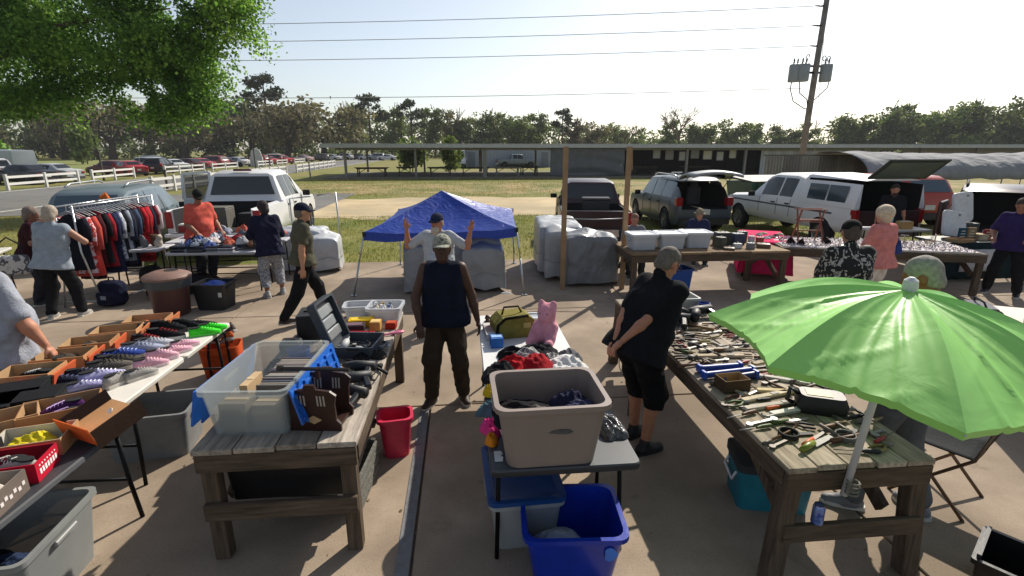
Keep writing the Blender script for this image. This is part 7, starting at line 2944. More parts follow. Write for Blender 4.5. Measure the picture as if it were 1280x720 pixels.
o = thing('backpack', 'navy backpack on the slab beneath the clothes rack', 'backpack', (-5.72, 8.62, 0), rad(-10))
D = SDF((-.26, -.22, -.02), (.26, .22, .48), .011, .05)
D.boxr((0, 0, .2), (.40, .24, .40), .09).boxr((0, -.13, .13), (.30, .12, .22), .05)
D.ripple(.012, 18, 3)
D.build('body', cloth('161a30'), o)
b = B()
b.box((0, -.197, .16), (.09, .006, .06))
b.build('badge', card('8d92a0'), o)
b = B()
b.tube([(-.05, .02, .39), (-.04, .02, .45), (.04, .02, .45), (.05, .02, .39)], .012, 6)
b.build('grab_handle', cloth('0f1220'), o, True)
o = thing('walking_cane', 'silver metal cane lying slanted under the clothes rack', 'cane', (-5.75, 9.05, 0))
b = B()
b.tube([(.55, -.1, .22), (-.1, -.35, .03)], .013, 7)
b.build('shaft', metal('c4c6c8', .25), o, True)
b = B()
b.tube([(.55, -.1, .22), (.63, -.06, .24), (.65, -.0, .2)], .018, 7)
b.build('grip', RUBBER, o, True)
# table at the picture edge with caps and trinkets
folding_table('white folding table of caps and trinkets beside the shopper in maroon', -8.15, 8.75, .80, 2.4, .74, 'c4c2ba', 'b0aea6', rz=rad(20))
rr = random.Random(5)
for i in range(16):
    c, cn = rr.choice([('17181b', 'black'), ('c4c4c2', 'white'), ('2a2c38', 'navy'), ('8d8d8b', 'grey'), ('5a564e', 'taupe')])
    x, y = rr.uniform(-.3, .3), rr.uniform(-1.0, 1.0)
    p = Vector((-8.15, 8.75, .742)) + Matrix.Rotation(rad(20), 3, 'Z') @ Vector((x, y, 0))
    lump('cap', cn + ' cap heaped on the white table beside the clothes rack', 'cap', p, c, i, (.55, .55, .95), i, 'caps heaped on the table')
o = thing('handbag', 'pale patterned handbag hanging at the side of the grey-haired woman', 'handbag', (-6.72, 8.15, .62), rad(20))
D = SDF((-.26, -.14, -.02), (.26, .14, .40), .011, .04)
D.boxr((0, 0, .16), (.40, .16, .30), .06)
D.ripple(.01, 20, 2)
D.build('body', camo('bag_print', ['a8a6a4', 'bdbab6', '55545a', 'b3b0ac'], 9), o)
b = B()
b.tube([(-.14, 0, .29), (-.12, 0, .48), (0, 0, .58), (.12, 0, .48), (.14, 0, .29)], .012, 6)
b.build('strap', cloth('2a2a2e'), o, True)

# clothing table
folding_table('white folding table buried under a heap of mixed clothes', -4.35, 9.55, 1.5, .9, .74, 'b9bac0', 'a3a4aa', rz=0)
folding_table('white folding table of folded clothes against the pickup tailgate', -4.6, 10.65, 2.2, .8, .74, 'b9bac0', 'a3a4aa', rz=rad(3))
rr = random.Random(8)
PC = [('c4c6cc', 'white'), ('17181d', 'black'), ('2a3558', 'navy blue'), ('7d8596', 'grey blue'), ('8c2a30', 'dark red'), ('5a5f6c', 'slate'), ('a8a9ae', 'pale grey'), ('3a3c46', 'charcoal'), ('b5604c', 'coral'), ('4a5a8a', 'medium blue'), ('c9b8b0', 'beige'), ('3f4a3c', 'dark olive')]
for i in range(72):
    c, cn = PC[i % 12]
    if i < 42:
        x, y, wh = rr.uniform(-5.0, -3.7), rr.uniform(9.2, 9.9), 'heaped on the front clothing table'
    else:
        x, y, wh = rr.uniform(-5.5, -3.6), rr.uniform(10.35, 10.95), 'piled on the clothing table by the pickup'
    lump('garment', cn + ' garment ' + wh, 'garment', (x, y, .742 + rr.uniform(0, .12)), c, i, (rr.uniform(.6, 1.0), rr.uniform(.6, 1.0), rr.uniform(1.0, 1.9)), i, 'clothes on the clothing tables')
for i, (x, y, c, cn) in enumerate(((-4.9, 9.25, '23242a', 'dark'), (-4.6, 9.2, '3a3c42', 'charcoal'), (-4.3, 9.22, '8a8c92', 'pale'), (-4.1, 9.2, 'b9bac2', 'white'))):
    o = thing('folded_stack', cn + ' stack of folded clothes along the front table edge', 'clothes', (x, y, .742), R.uniform(-.2, .2))
    for k in range(4):
        b = B()
        b.loft([ring(.26, .2, .04, .001 + .025 * k), ring(.28, .22, .05, .012 + .025 * k), ring(.26, .2, .04, .024 + .025 * k)])
        b.build('folded_garment', cloth([c, '55575e', c, '2c2e36'][k]), o, True)
for i, (x, y, c, cn) in enumerate(((-5.1, 9.0, '16171b', 'black'), (-4.8, 9.3, '1d1e24', 'charcoal'), (-5.9, 10.0, '26282e', 'dark grey'))):
    o = thing('duffel_bag', cn + ' duffel bag on the slab below the clothing table', 'bag', (x, y, 0), i)
    D = SDF((-.34, -.24, -.02), (.34, .24, .40), .014, .05)
    D.boxr((0, 0, .16), (.58, .34, .32), .12)
    D.ripple(.02, 12, i)
    D.cut((0, 0, .0), (0, 0, -1))
    D.build('body', cloth(c), o)
    b = B()
    b.tube([(-.15, -.1, .28), (-.13, -.1, .38), (.13, -.1, .38), (.15, -.1, .28)], .014, 6)
    b.build('handle', cloth('0f0f12'), o, True)
for i in range(5):
    o = thing('plush_animal', ['black and white', 'dark', 'grey', 'brown', 'cream'][i] + ' small soft toy piled beside the vendor in orange', 'plush toy', (-6.0 + .12 * i, 9.75 + .1 * (i % 2), .742), i * 1.2)
    D = SDF((-.12, -.12, -.02), (.12, .14, .24), .012, .03)
    D.ell((0, 0, .07), (.07, .07, .08)).ell((0, .03, .17), (.05, .05, .05)).ell((-.04, .03, .21), (.02, .015, .02)).ell((.04, .03, .21), (.02, .015, .02))
    D.build('body', cloth(['8d8d8d', '26262a', '6a6c70', '5a4636', 'b5ada0'][i]), o)
    b = B()
    b.lathe([(.002, -.005), (.006, 0), (.002, .005)], n=6)
    b.build('nose', DARK, o, loc=(0, .08, .17))
folding_table('narrow white folding table under the soft toys beside the vendor', -5.85, 9.78, .9, .6, .74, 'b9bac0', 'a3a4aa')

# ================================================================ tarped goods
def tarp_cover(label, loc, rz, boxes, m, hi, seed, amp=.016, name='tarp_cover'):
    """sheets thrown over boxes: flat lumpy tops, sides that fall in creased pleats to a ragged hem"""
    o = thing(name, label, 'tarp', loc, rz)
    rg = random.Random(seed)
    for c, d in boxes:
        w, l, h = d[0], d[1], c[2] + d[2] / 2
        n, nv = 150, 34
        ph = [rg.uniform(0, 6.3) for _ in range(12)]
        fq = [rg.randint(2, 5), rg.randint(5, 8), rg.randint(9, 14)]
        lumps = [(rg.uniform(-.35, .35) * w, rg.uniform(-.35, .35) * l, rg.uniform(.01, .05), rg.uniform(.1, .25)) for _ in range(5)]
        hem = [rg.uniform(.0, .10) for _ in range(12)]
        base = rrect(w, l, .05, 5)
        per = [0.0]
        for p, q in zip(base, base[1:] + base[:1]):
            per.append(per[-1] + math.hypot(q[0] - p[0], q[1] - p[1]))

        def bp(t):
            s_ = t % 1 * per[-1]
            for i in range(len(base)):
                if s_ <= per[i + 1] + 1e-9:
                    u = (s_ - per[i]) / max(per[i + 1] - per[i], 1e-6)
                    p, q = base[i], base[(i + 1) % len(base)]
                    return p[0] + (q[0] - p[0]) * u, p[1] + (q[1] - p[1]) * u
            return base[0]

        def top(x, y):
            return h + sum(a * math.exp(-((x - lx) ** 2 + (y - ly) ** 2) / (s_ * s_)) for lx, ly, a, s_ in lumps) - .03 * ((2 * x / w) ** 4 + (2 * y / l) ** 4) + .012 * math.sin(9 * x + 5 * y + ph[0]) * math.sin(7 * y - 4 * x + ph[1])

        b = B()
        rings = []
        for i in range(nv + 1):
            v = i / nv
            r_ = []
            for j in range(n):
                t = j / n
                px_, py_ = bp(t)
                if v < .35:
                    u = v / .35
                    x, y = px_ * u * .97, py_ * u * .97
                    r_.append((c[0] + x, c[1] + y, top(x, y)))
                else:
                    u = (v - .35) / .65
                    a_ = t * 2 * math.pi
                    cr = sum((1 - 1.7 * abs(math.sin(a_ * fq[k] * .5 + ph[k + 2] + (.9 - .4 * k) * u * math.sin(a_ * 2 + ph[k + 6])))) / (1 + k) for k in range(3))
                    off = amp * (.55 * cr * (.1 + u) + 1.5 * u)
                    tuck = -.55 * amp * math.exp(-((u - .55) / .10) ** 2)
                    nl = math.hypot(px_ / w, py_ / l) + 1e-6
                    nx, ny = px_ / w / nl, py_ / l / nl
                    z0 = top(px_ * .97, py_ * .97) - .02
                    zh = .02 + hem[int(t * 12) % 12] * (1 - (t * 12) % 1) + hem[(int(t * 12) + 1) % 12] * ((t * 12) % 1)
                    z = z0 + (zh - z0) * u + .02 * math.sin(a_ * 6 + ph[8]) * u * (1 - u)
                    r_.append((c[0] + px_ * (.97 + .03 * min(1, u * 8)) + nx * (off + tuck), c[1] + py_ * (.97 + .03 * min(1, u * 8)) + ny * (off + tuck), max(z, .012)))
            rings.append(r_)
        b.loft(rings[::-1], cap=(False, True))
        b.build('sheet', m, o, 2)
        b = B()
        zr = h * .42
        pts = [bp(t / 40) for t in range(41)]
        b.tube([(c[0] + x * 1.03 + .02 * (1 if x > 0 else -1), c[1] + y * 1.03 + .02 * (1 if y > 0 else -1), zr + .03 * math.sin(i)) for i, (x, y) in enumerate(pts)], .006, 5)
        b.build('tie_cord', mat('8d8a80', .8), o, True)
    return o


SILV = crumple('b4b7ba', .4, 2.2, .5, .1)
GREYT = crumple('85888c', .42, 2.2, .5, .1)
tarp_cover('silver tarp tied over a low table by the pickup', (-3.35, 11.15, 0), rad(6), [((-.1, .1, .42), (1.05, 1.0, .84)), ((.42, -.28, .36), (.62, .7, .72))], SILV, 1.05, 1)
o = thing('pipe_frame', 'thin metal pipe frame standing over the silver tarped table', 'frame', (-3.3, 11.45, 0))
b = B()
b.tube([(-.45, .2, 0), (-.45, .2, 1.42), (.0, .2, 1.47)], .018, 8)
b.build('bent_pipe', metal('a9abac'), o, True)
b = B()
b.tube([(.12, .25, 1.48), (.52, .25, 1.55), (.55, .25, 0)], .018, 8)
b.build('bent_pipe', metal('a9abac'), o, True)
tarp_cover('grey tarp over the table beneath the blue canopy', (-.15, 9.45, 0), 0, [((-.05, .05, .47), (1.75, .9, .94)), ((-.6, -.42, .40), (.6, .55, .80)), ((.48, -.40, .40), (.75, .58, .80))], GREYT, 1.05, 3, amp=.02)
tarp_cover('tall grey tarp heap beside the blue canopy', (1.95, 10.45, 0), rad(-4), [((0, .2, .52), (.85, 1.6, 1.04)), ((.05, -.72, .47), (.75, .6, .94))], crumple('a0a3a6', .42, 1.8, .45, .1), 1.22, 5, amp=.018)
tarp_cover('dark grey tarp bundle tied between the wooden stakes', (2.33, 9.30, 0), 0, [((0, 0, .47), (.95, .66, .94))], crumple('6e7276', .38, 2.4, .55, .15), 1.12, 8, amp=.024)
lump('plastic_scrap', 'small shiny plastic scrap on the slab by the tarp', 'scrap', (.72, 8.68, .0), 'a9abac', 2, (.6, .4, .3))
SW = mat('947859', .85, 'stake', 3, .2, .2, 10)
for x, y, lb in ((1.76, 8.86, 'slim tan wooden stake standing at the tarp bundle corner'), (2.84, 8.78, 'slim tan wooden stake with frayed top beside the clear totes')):
    o = thing('wooden_stake', lb, 'stake', (x, y, 0), 0, 'wooden stakes')
    b = B()
    b.box((0, 0, 1.25), (.085, .05, 2.5))
    b.build('post', SW, o, bev=.004)
    b = B()
    b.box((.0, -.035, .95), (.10, .02, .09))
    b.build('cleat', SW, o)
    if 'frayed' in lb:
        b = B()
        b.box((.05, .0, 2.3), (.03, .02, .38), ry=rad(-4))
        b.build('splinter', SW, o)
b = B()
b.tube([(1.78, 8.86, 1.28), (2.3, 8.84, 1.26), (2.84, 8.78, 1.28)], .012, 6)
tag(b.build('cross_pole', metal('8d8f90'), None, True), 'thin metal pole tied across the two wooden stakes', 'pole')

# ================================================================ blue pop-up canopy, half raised
cn = thing('canopy_tent', 'low blue pop-up canopy half raised over the tarped table', 'canopy', (-.4, 9.85, 0))
cor = [Vector((-1.28, -1.05, 1.10)), Vector((1.30, -1.2, 1.16)), Vector((1.45, 1.15, 1.22)), Vector((-.95, 1.3, 1.22))]
base = [Vector((-1.52, -1.1, 0)), Vector((1.43, -1.32, 0)), Vector((1.5, 1.25, 0)), Vector((-1.0, 1.35, 0))]
pk = Vector((0, .1, 1.70))
BL = mat('183a96', .45, 'canopy_cloth', 3, .14, .35, 10)
def _bl():
    m = bpy.data.materials.new("canopy_blue")
    m.use_nodes = True
    N, L = m.node_tree.nodes, m.node_tree.links
    bs = N["Principled BSDF"]
    bs.inputs["Base Color"].default_value = (*hx('1c3fa0'), 1)
    bs.inputs["Roughness"].default_value = .4
    tr = N.new("ShaderNodeBsdfTranslucent")
    tr.inputs[0].default_value = (*hx('2a55c0'), 1)
    mx = N.new("ShaderNodeMixShader")
    mx.inputs[0].default_value = .25
    tc = N.new("ShaderNodeTexCoord")
    no = N.new("ShaderNodeTexNoise")
    no.inputs["Scale"].default_value = 5
    no.inputs["Detail"].default_value = 5
    no.inputs["Distortion"].default_value = 1.2
    L.new(tc.outputs["Object"], no.inputs["Vector"])
    bp = N.new("ShaderNodeBump")
    bp.inputs["Strength"].default_value = .6
    bp.inputs["Distance"].default_value = .05
    L.new(no.outputs[0], bp.inputs["Height"])
    L.new(bp.outputs[0], bs.inputs["Normal"])
    L.new(bs.outputs[0], mx.inputs[1])
    L.new(tr.outputs[0], mx.inputs[2])
    L.new(mx.outputs[0], N["Material Output"].inputs[0])
    return m
BL = _bl()
for k in range(4):
    a, c = cor[k], cor[(k + 1) % 4]
    b = B()
    def _c(u, v):
        w = a * (1 - v) + c * v
        mid = 4 * v * (1 - v)
        p = pk + (w - pk) * u
        return p + Vector((0, 0, -.10 * math.sin(math.pi * u) * (.4 + .6 * mid) - .05 * mid * u * u + .008 * math.sin(v * 19 + u * 7) * u))
    b.grid(_c, 16, 16)
    pn = b.build('roof_panel', BL, cn, True)
    b = B()
    b.grid(lambda u, v: _c(1, v) + Vector((0, 0, -.13 * u - .02 * math.sin(v * 15) * u)) + (_c(1, v) - pk).normalized() * .015 * u, 3, 20)
    b.build('valance', BL, pn, True)
    b = B()
    b.tube([base[k], base[k] + (cor[k] - base[k]) * .55], .017, 8)
    b.tube([base[k] + (cor[k] - base[k]) * .45, cor[k] - Vector((0, 0, .02))], .013, 8)
    lgp = b.build('leg', metal('b9bbbc', .35), cn, True)
    b = B()
    b.box(base[k] + Vector((0, 0, .008)), (.09, .09, .012))
    b.build('foot_plate', metal('8d8f90'), lgp)
    b = B()
    b.box(cor[k] - Vector((0, 0, .03)), (.05, .05, .08))
    b.build('corner_bracket', plastic('17181a'), lgp)

# ================================================================ far bare table with totes
wood_table('bare timber table of clear totes and kitchen goods behind the slab', -1.38, 1.38, -.58, .58, .80, planks=4, cols=['7a6650', '877258', '6d5a46', '8f7b62'], lower=False).location = (4.12, 8.62, 0)
for i, (x, y) in enumerate(((3.05, 8.50), (3.56, 8.52), (4.06, 8.60))):
    tote(['clear lidded tote beside the wooden stake', 'clear lidded tote in the middle of three', 'clear lidded tote nearest the kitchen goods'][i], (x, y, .802), rad(3 - 3 * i), .44, .40, .24, mat('c6cad0', .25, 'clear_plastic', 5, .05, alpha=.7), lid=mat('d0d3d8', .3, 'plastic', 5, .05), tap=.9)
    b = B()
    b.box((0, 0, .0), (.3, .26, .12))
    tag(b.build('packed_goods', cloth('a9a9a8'), None, loc=(x, y, .87)), 'pale packed goods inside ' + ['the tote beside the stake', 'the middle clear tote', 'the tote by the kitchen goods'][i], 'goods')
KG = [(4.46, 8.45, .14, .16, .18, '3a3a2c', 'dark olive tin'), (4.62, 8.72, .26, .20, .22, '141416', 'black toaster'), (4.90, 8.70, .20, .18, .20, '23304a', 'navy tin box'), (4.72, 8.35, .14, .10, .08, 'b9bab8', 'white carton'), (4.50, 8.22, .18, .12, .04, '5c4636', 'brown tray'), (4.92, 8.28, .12, .12, .10, '6a6c70', 'grey kettle base'),
      (5.12, 8.62, .10, .10, .16, 'a9aaac', 'pale canister'), (5.20, 8.36, .22, .16, .07, '5a4a38', 'wooden tray'), (5.10, 8.92, .16, .14, .20, '2c2e30', 'charcoal appliance'), (4.35, 8.85, .16, .14, .16, '77766c', 'khaki tin'), (5.34, 8.72, .12, .1, .12, '8a3a34', 'red tin')]
for x, y, w, d, h, c, nm in KG:
    o = thing('kitchen_item', nm + ' on the bare timber table', 'kitchen goods', (x, y, .802), R.uniform(-.4, .4), 'kitchen goods on the timber table')
    b = B()
    b.loft([ring(w, d, .02, 0), ring(w, d, .025, h * .9), ring(w * .9, d * .9, .02, h)])
    b.build('body', mat(c, .45, 'tin', 8, .15), o, 2)
    b = B()
    b.tube([(-w * .2, 0, h), (-w * .15, 0, h + .02), (w * .15, 0, h + .02), (w * .2, 0, h)], .006, 5)
    b.build('handle', mat('1d1d1f', .4), o, True)
tote('bright blue bin on the slab under the bare timber table', (3.72, 8.45, 0), rad(4), .42, .40, .46, plastic('1f4c9c', .4), 'storage_bin', 'bin', tap=.85, handles=False)

for x, y, rz_, lb in ((5.25, 11.08, 165, 'low camp chair under the person in the brimmed hat'), (3.42, 10.1, 170, 'low camp chair behind the clear totes')):
    o = thing('camp_chair', lb, 'chair', (x, y, 0), rad(rz_), 'low camp chairs')
    b = B()
    b.box((0, 0, .36), (.46, .44, .03))
    b.build('seat', cloth('2c3440'), o, bev=.01)
    b = B()
    b.box((0, -.25, .62), (.46, .03, .42), rx=rad(12))
    b.build('backrest', cloth('2c3440'), o, bev=.01)
    for s_ in (-1, 1):
        for t_ in (-1, 1):
            b = B()
            b.cyl((s_ * .22, t_ * .2, 0), (s_ * .2, t_ * .18, .36), .012, n=6)
            b.build('leg', metal('55585c'), o)
# ================================================================ jewellery table, pink table, book table
jt = wood_table('long table of glittering jewellery spread on white cloth', -1.62, 1.62, -.62, .62, .74, planks=4, cols=['5f574e', '6b6258', '554d45', '72695e'], lower=False, name='jewellery_table')
jt.location = (7.45, 8.75, 0)
jt.rotation_euler = (0, 0, rad(-17))
JM = Matrix.Translation((7.45, 8.75, 0)) @ Matrix.Rotation(rad(-17), 4, 'Z')
b = B()
b.grid(lambda u, v: (-1.55 + 3.1 * u, -.56 + 1.12 * v, .748 + .006 * math.sin(u * 30) * math.sin(v * 20)), 30, 14)
o = b.build('tablecloth', cloth('cfc8ca'), None, True, solid=.004)
o.matrix_world = JM
tag(o, 'white cloth laid over the jewellery table', 'tablecloth')
rg = np.random.default_rng(3)
n = 2600
P = np.stack([rg.uniform(-1.5, 1.5, n), rg.uniform(-.52, .52, n), .758 + np.abs(rg.normal(size=n)) * .012], 1)
V = leafquads(P, .024, rg, 0, .8)
SPARK = [metal('c9c9cc', .12), metal('b9a98c', .2), mat('a58a90', .3, 'bead', 5, .1), mat('8d8a90', .3, 'bead', 5, .1), mat('d6d2d6', .3, 'bead', 5, .1)]
o = put(bpy.data.objects.new('jewellery', quadmesh('jewellery', V, SPARK, mi=rg.integers(0, 5, n).astype(np.int32))))
o.matrix_world = JM
tag(o, 'glittering heap of small chains and beads covering the jewellery table', 'jewellery', kind='stuff')
for i in range(9):
    p = JM @ Vector((-.1 + .17 * i, -.15 + .22 * (i % 3), .755))
    o = thing('jewellery_stand', ['low', 'round', 'flat', 'small', 'grey', 'pale', 'square', 'velvet', 'tall'][i] + ' display stand of chains on the jewellery table', 'display stand', p, i * .5, 'display stands on the jewellery table')
    b = B()
    b.lathe([(.04, 0), (.042, .008), (.008, .012), (.007, .09 + .01 * i)], n=12)
    b.build('stem', metal('a9a9ac', .3), o, 2)
    b = B()
    b.cyl((-.06, 0, .09 + .01 * i), (.06, 0, .09 + .01 * i), .006, n=6)
    b.build('arm', metal('a9a9ac', .3), o)
    b = B()
    for s in (-.05, -.02, .02, .05):
        b.tube([(s, .007, .09 + .01 * i), (s + .004, .009, .06), (s, .007, .03)], .0025, 4)
    b.build('chain', metal('c9b58a', .2), o)
o = thing('folding_rack', 'rust red folding wooden display rack hung with bracelets on the jewellery table', 'rack', JM @ Vector((-1.02, .0, .755)), rad(-10))
WR = mat('7a4638', .7, 'rack', 8, .2)
for s in (-1, 1):
    for t in (-1, 1):
        b = B()
        b.beam((s * .22, t * .16, 0), (s * .20, -t * .10, .62), .022, .022)
        b.build('leg', WR, o)
for z, w in ((.62, .5), (.42, .46), (.22, .46)):
    for t in (-1, 1):
        b = B()
        b.beam((-w / 2, t * .10 * (z - .2) / .42, z), (w / 2, t * .10 * (z - .2) / .42, z), .02, .02)
        b.build('rung', WR, o)
b = B()
for k in range(14):
    x = -.2 + .03 * k
    b.tube([(x + .0, .03 * math.cos(q), .40 + .03 * math.sin(q)) for q in [rad(z) for z in range(0, 361, 60)]], .004, 4)
b.build('bracelets', mat('9a6a5a', .35, 'bead', 20, .4), o)
for i, (dx, dy, c) in enumerate(((-1.35, -.2, '1d1512'), (-1.22, -.34, '2a1a15'), (-.7, -.1, '17110f'), (-.66, .1, '241613'))):
    lump('beaded_bag', ['black', 'dark brown', 'brown black', 'deep brown'][i] + ' beaded pouch by the folding rack', 'pouch', JM @ Vector((dx, dy, .755)), c, i, (.35, .5, 1.3), i)
# pink table
folding_table('folding table under a hot pink cloth beside the jewellery', 6.10, 9.85, .8, 1.5, .74, 'c9c9c6', rz=rad(-25))
b = B()
def _pk(u, v):
    # cloth over a table top with hanging fluted sides
    x, y = (u - .5) * 2, (v - .5) * 2
    w, l = .42, .77
    m = max(abs(x), abs(y))
    if m <= .62:
        return (x / .62 * w, y / .62 * l, .75)
    k = (m - .62) / .38
    ex, ey = max(-1, min(1, x / .62)), max(-1, min(1, y / .62))
    fl = .035 * math.sin((x * l - y * w) * 26) * k
    nx, ny = (ex if abs(ex) >= 1 else 0), (ey if abs(ey) >= 1 else 0)
    return (ex * w + nx * (.012 + abs(fl) + .03 * k), ey * l + ny * (.012 + abs(fl) + .03 * k), .75 - .62 * k)
b.grid(_pk, 40, 60)
tag(b.build('tablecloth', cloth('d0245c'), None, True, loc=(6.10, 9.85, 0), rz=rad(-25)), 'hot pink cloth draped over the table beside the open hatch car', 'tablecloth')
for i in range(7):
    lump('accessory_pile', ['white', 'silver', 'grey', 'beige', 'black', 'pale pink', 'cream'][i] + ' small goods laid on the hot pink cloth', 'goods', (5.95 + .09 * i, 9.5 + .14 * ((i * 3) % 5), .757), ['c9c9c9', '9a9a9e', '77777a', 'b5a890', '2a2a2c', 'd09ab0', 'c9c0a8'][i], i, (.45, .5, .5), i, 'goods on the pink cloth')
# dark clothed table with books
folding_table('folding table with dark green cloth and books by the wagon', 9.85, 9.05, 1.6, .8, .76, '2c3a38', '22302e')
b = B()
b.grid(lambda u, v: (-.83 + 1.66 * u, -.425 - .02 * abs(math.sin(u * 24)) * (1 - v), .06 + .71 * v), 70, 4)
tag(b.build('tablecloth', cloth('16282c'), None, True, loc=(9.85, 9.05, 0), solid=.006), 'dark green cloth hanging down the front of the book table', 'tablecloth')
b = B()
b.grid(lambda u, v: (-.55 + .75 * u, -.46 - .012 * math.sin(u * 20), .22 + .42 * v), 20, 4)
tag(b.build('paper_sheet', card('b9b8ba'), None, True, loc=(9.85, 9.05, 0), solid=.003), 'large white sheet hanging on the front of the book table', 'sheet')
for i, (x, z, w, h, c) in enumerate(((9.55, .762, .16, .24, '23485a'), (9.74, .762, .17, .24, '8a7658'), (9.92, .762, .2, .12, 'a8957a'), (10.08, .762, .16, .20, '7a2c30'), (10.25, .762, .16, .16, 'b5b0a4'))):
    o = thing('book', ['dark teal book with pale title bars', 'tan book', 'low stack of buff books', 'dark red book', 'cream book'][i] + ' on the dark clothed table', 'book', (x, 8.92, z), 0, None)
    b = B()
    b.box((0, 0, h / 2), (w, .035 if i != 2 else .2, h))
    b.build('cover', card(c), o, bev=.002)
    b = B()
    for k in range(3):
        b.box((0, -.0185 if i != 2 else -.101, h * (.3 + .22 * k)), (w * (.7 - .12 * k), .003, h * .07))
    b.build('title_print', card('c4c0b4'), o)
for i, (x, y, z, w, h, a, lb) in enumerate(((9.75, 9.28, .762, .60, .52, -14, 'large white plastic cooler lid leaning behind the books'), (10.25, 9.62, 1.0, .50, .62, -8, 'white plastic panel standing higher behind the cooler lid'))):
    o = thing('white_panel', lb, 'panel', (x, y, z), rad(8))
    b = B()
    b.loft([[(q, t, r_) for q, r_ in [(p[0], p[1] + h / 2) for p in rrect(w, h, .08)]] for t in (-.03, .03)])
    b.build('panel', plastic('b9bcc0', .4), o, rot=(rad(a), rad(8 if i == 0 else -6), 0), bev=.012)
    b = B()
    b.box((.1, -.035, h * .86), (.05, .012, .04))
    b.build('latch', plastic('6a6c70'), o, rot=(rad(a), rad(8 if i == 0 else -6), 0))
b = B()
b.box((10.25, 9.62, .5), (.46, .34, .998))
o = b.build('stacked_crate', plastic('2c2f33', .6), None, bev=.01)
tag(o, 'dark upright crate carrying the higher white panel', 'crate')
for i, (x, y, c, lb) in enumerate(((9.35, 8.75, '6a5a44', 'flat cardboard tray of red trinkets at the table end'),)):
    o = openbox(lb, (x, y, .762), rad(4), .36, .26, .06, '8a7556', 'a98a66', 'cardboard_tray')
# counter behind pink woman
folding_table('small white table of cartons behind the woman in pink', 9.30, 10.25, 1.3, .6, .80, 'c0bfba', 'a9a8a4')
for i, (x, y, w, d, h, c, lb) in enumerate(((9.05, 10.2, .2, .16, .12, '4a4c48', 'dark carton on the small white table'), (9.45, 10.15, .26, .18, .16, 'b08a54', 'tan carton on the small white table'), (9.25, 10.3, .06, .06, .34, '6aa5b5', 'light blue bottle on the small white table'))):
    o = thing('bottle' if 'bottle' in lb else 'carton', lb, 'bottle' if 'bottle' in lb else 'carton', (x, y, .802))
    b = B()
    if 'bottle' in lb:
        b.lathe([(.045, 0), (.048, .02), (.048, .22), (.02, .28), (.02, .31)], n=14)
    else:
        b.box((0, 0, h / 2), (w, d, h))
    b.build('body', mat(c, .5, 'box', 8, .1), o, 2 if 'bottle' in lb else False)
    b = B()
    b.box((0, 0, h + .003 if 'bottle' not in lb else .325), (.04 if 'bottle' in lb else w * .9, .04, .006 if 'bottle' not in lb else .03))
    b.build('cap' if 'bottle' in lb else 'tape', mat('d0d0cc', .5), o)
# bag on woman in pink
lump('shoulder_bag', 'blue cloth bag at the hip of the woman in pink', 'bag', (6.32, 6.85, .98), '2c3f78', 2, (.6, .5, 2.6), .3)
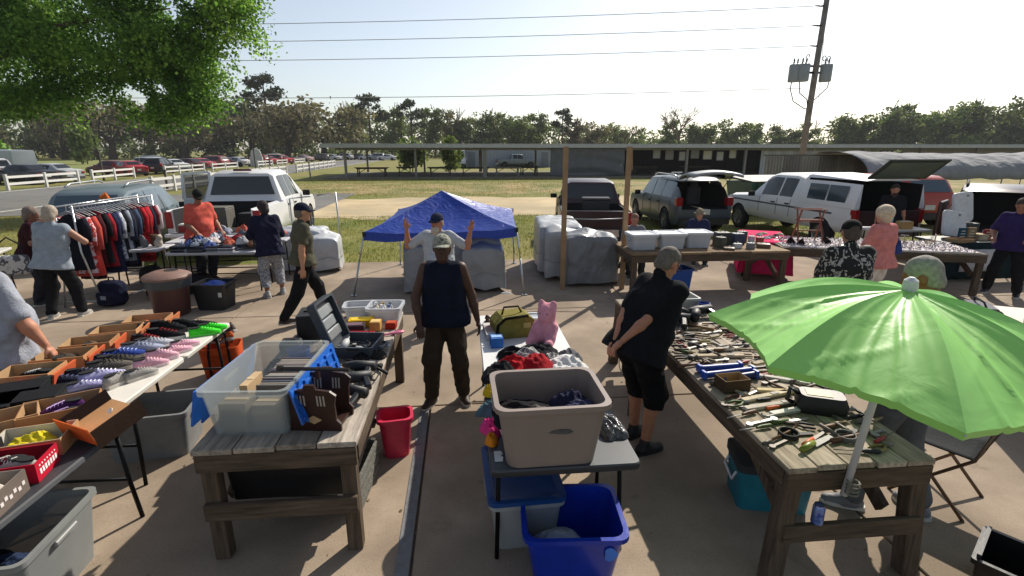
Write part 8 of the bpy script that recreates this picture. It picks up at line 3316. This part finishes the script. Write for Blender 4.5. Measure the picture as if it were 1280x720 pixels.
# low table by the umbrella with bag and magazines
folding_table('pale folding table beyond the umbrella carrying a black bag', 5.62, 4.35, .80, 1.7, .72, 'b9a99a', 'a3958a', rz=rad(-28))
o = thing('camera_bag', 'black padded bag with grey top on the pale folding table', 'bag', (5.35, 4.62, .722), rad(60))
D = SDF((-.28, -.2, -.02), (.28, .2, .26), .011, .04)
D.boxr((0, 0, .08), (.46, .28, .16), .06)
D.ripple(.01, 18, 2)
D.build('body', cloth('1b1b1f'), o)
b = B()
b.box((0, 0, .165), (.34, .2, .012))
b.build('top_flap', cloth('77777c'), o, bev=.006)
b = B()
b.tube([(-.2, 0, .14), (-.12, .02, .22), (.12, .02, .22), (.2, 0, .14)], .010, 6)
b.build('strap', cloth('2c2c30'), o, True)
for i, (x, y, c) in enumerate(((5.02, 4.72, 'b5b3ac'), (4.94, 4.62, '6a665e'), (5.86, 4.40, '4a4640'))):
    o = thing('magazine', ['pale open magazine beside the black bag', 'dark magazine under the pale one', 'grey box file at the table end'][i], 'magazine', (x, y, .722 + .012 * (i % 2)), rad(20 * i))
    b = B()
    b.box((0, 0, .008 if i < 2 else .05), (.24, .30, .014 if i < 2 else .1))
    b.build('cover', card(c), o, bev=.002)
    b = B()
    b.box((0, .02, .0165 if i < 2 else .102), (.16, .12, .002))
    b.build('printed_panel', card('8d8a80'), o)

o = thing('hoop_net', 'thin wire hoop net leaning by the legs of the man in black', 'net', (1.52, 4.28, .0), rad(-30))
b = B()
b.tube([(.115 * math.cos(a), .0, .52 + .13 * math.sin(a)) for a in [rad(q) for q in range(0, 361, 15)]], .006, 6)
b.build('hoop', metal('b9bbbc', .3), o, True)
b = B()
b.tube([(0, 0, 0), (0, 0, .40)], .009, 6)
b.build('handle', metal('8d8f90', .4), o, True)
b = B()
for k in range(-3, 4):
    h_ = math.sqrt(max(.0, 1 - (k / 4) ** 2))
    b.cyl((.115 * k / 4, 0, .52 - .13 * h_), (.115 * k / 4, 0, .52 + .13 * h_), .0015, n=3)
    b.cyl((-.115 * h_, .001, .52 + .13 * k / 4), (.115 * h_, .001, .52 + .13 * k / 4), .0015, n=3)
b.build('mesh_strings', mat('a9a9a8', .8), o)
rg = np.random.default_rng(17)
n = 700
P = np.stack([rg.uniform(-7, 9, n), rg.uniform(1.6, 11.4, n), np.full(n, .006)], 1)
V = leafquads(P, .022, rg, 0, 1.2)
V[:, 2] = .003 + np.abs(V[:, 2] - .006) * .25
tag(put(bpy.data.objects.new('litter', quadmesh('litter', V, [mat('5c4c38', .9), mat('7a6a50', .9), mat('3c3a36', .9)], mi=rg.integers(0, 3, n).astype(np.int32)))), 'dry leaf scraps and grit scattered over the concrete slab', 'litter', kind='stuff')
# ================================================================ air
hz = B()
hz.box((0, 380, 12.1), (1820, 1020, 28.4))
hm = bpy.data.materials.new("haze_air")
hm.use_nodes = True
hm.node_tree.nodes.clear()
_o = hm.node_tree.nodes.new("ShaderNodeOutputMaterial")
_v = hm.node_tree.nodes.new("ShaderNodeVolumePrincipled")
_v.inputs["Color"].default_value = (.93, .95, 1.0, 1)
_v.inputs["Density"].default_value = 0.00028
_v.inputs["Anisotropy"].default_value = 0.0
hm.node_tree.links.new(_v.outputs[0], _o.inputs["Volume"])
tag(hz.build('haze', hm), 'thin pale morning haze filling the air over the market', 'haze', kind='stuff')
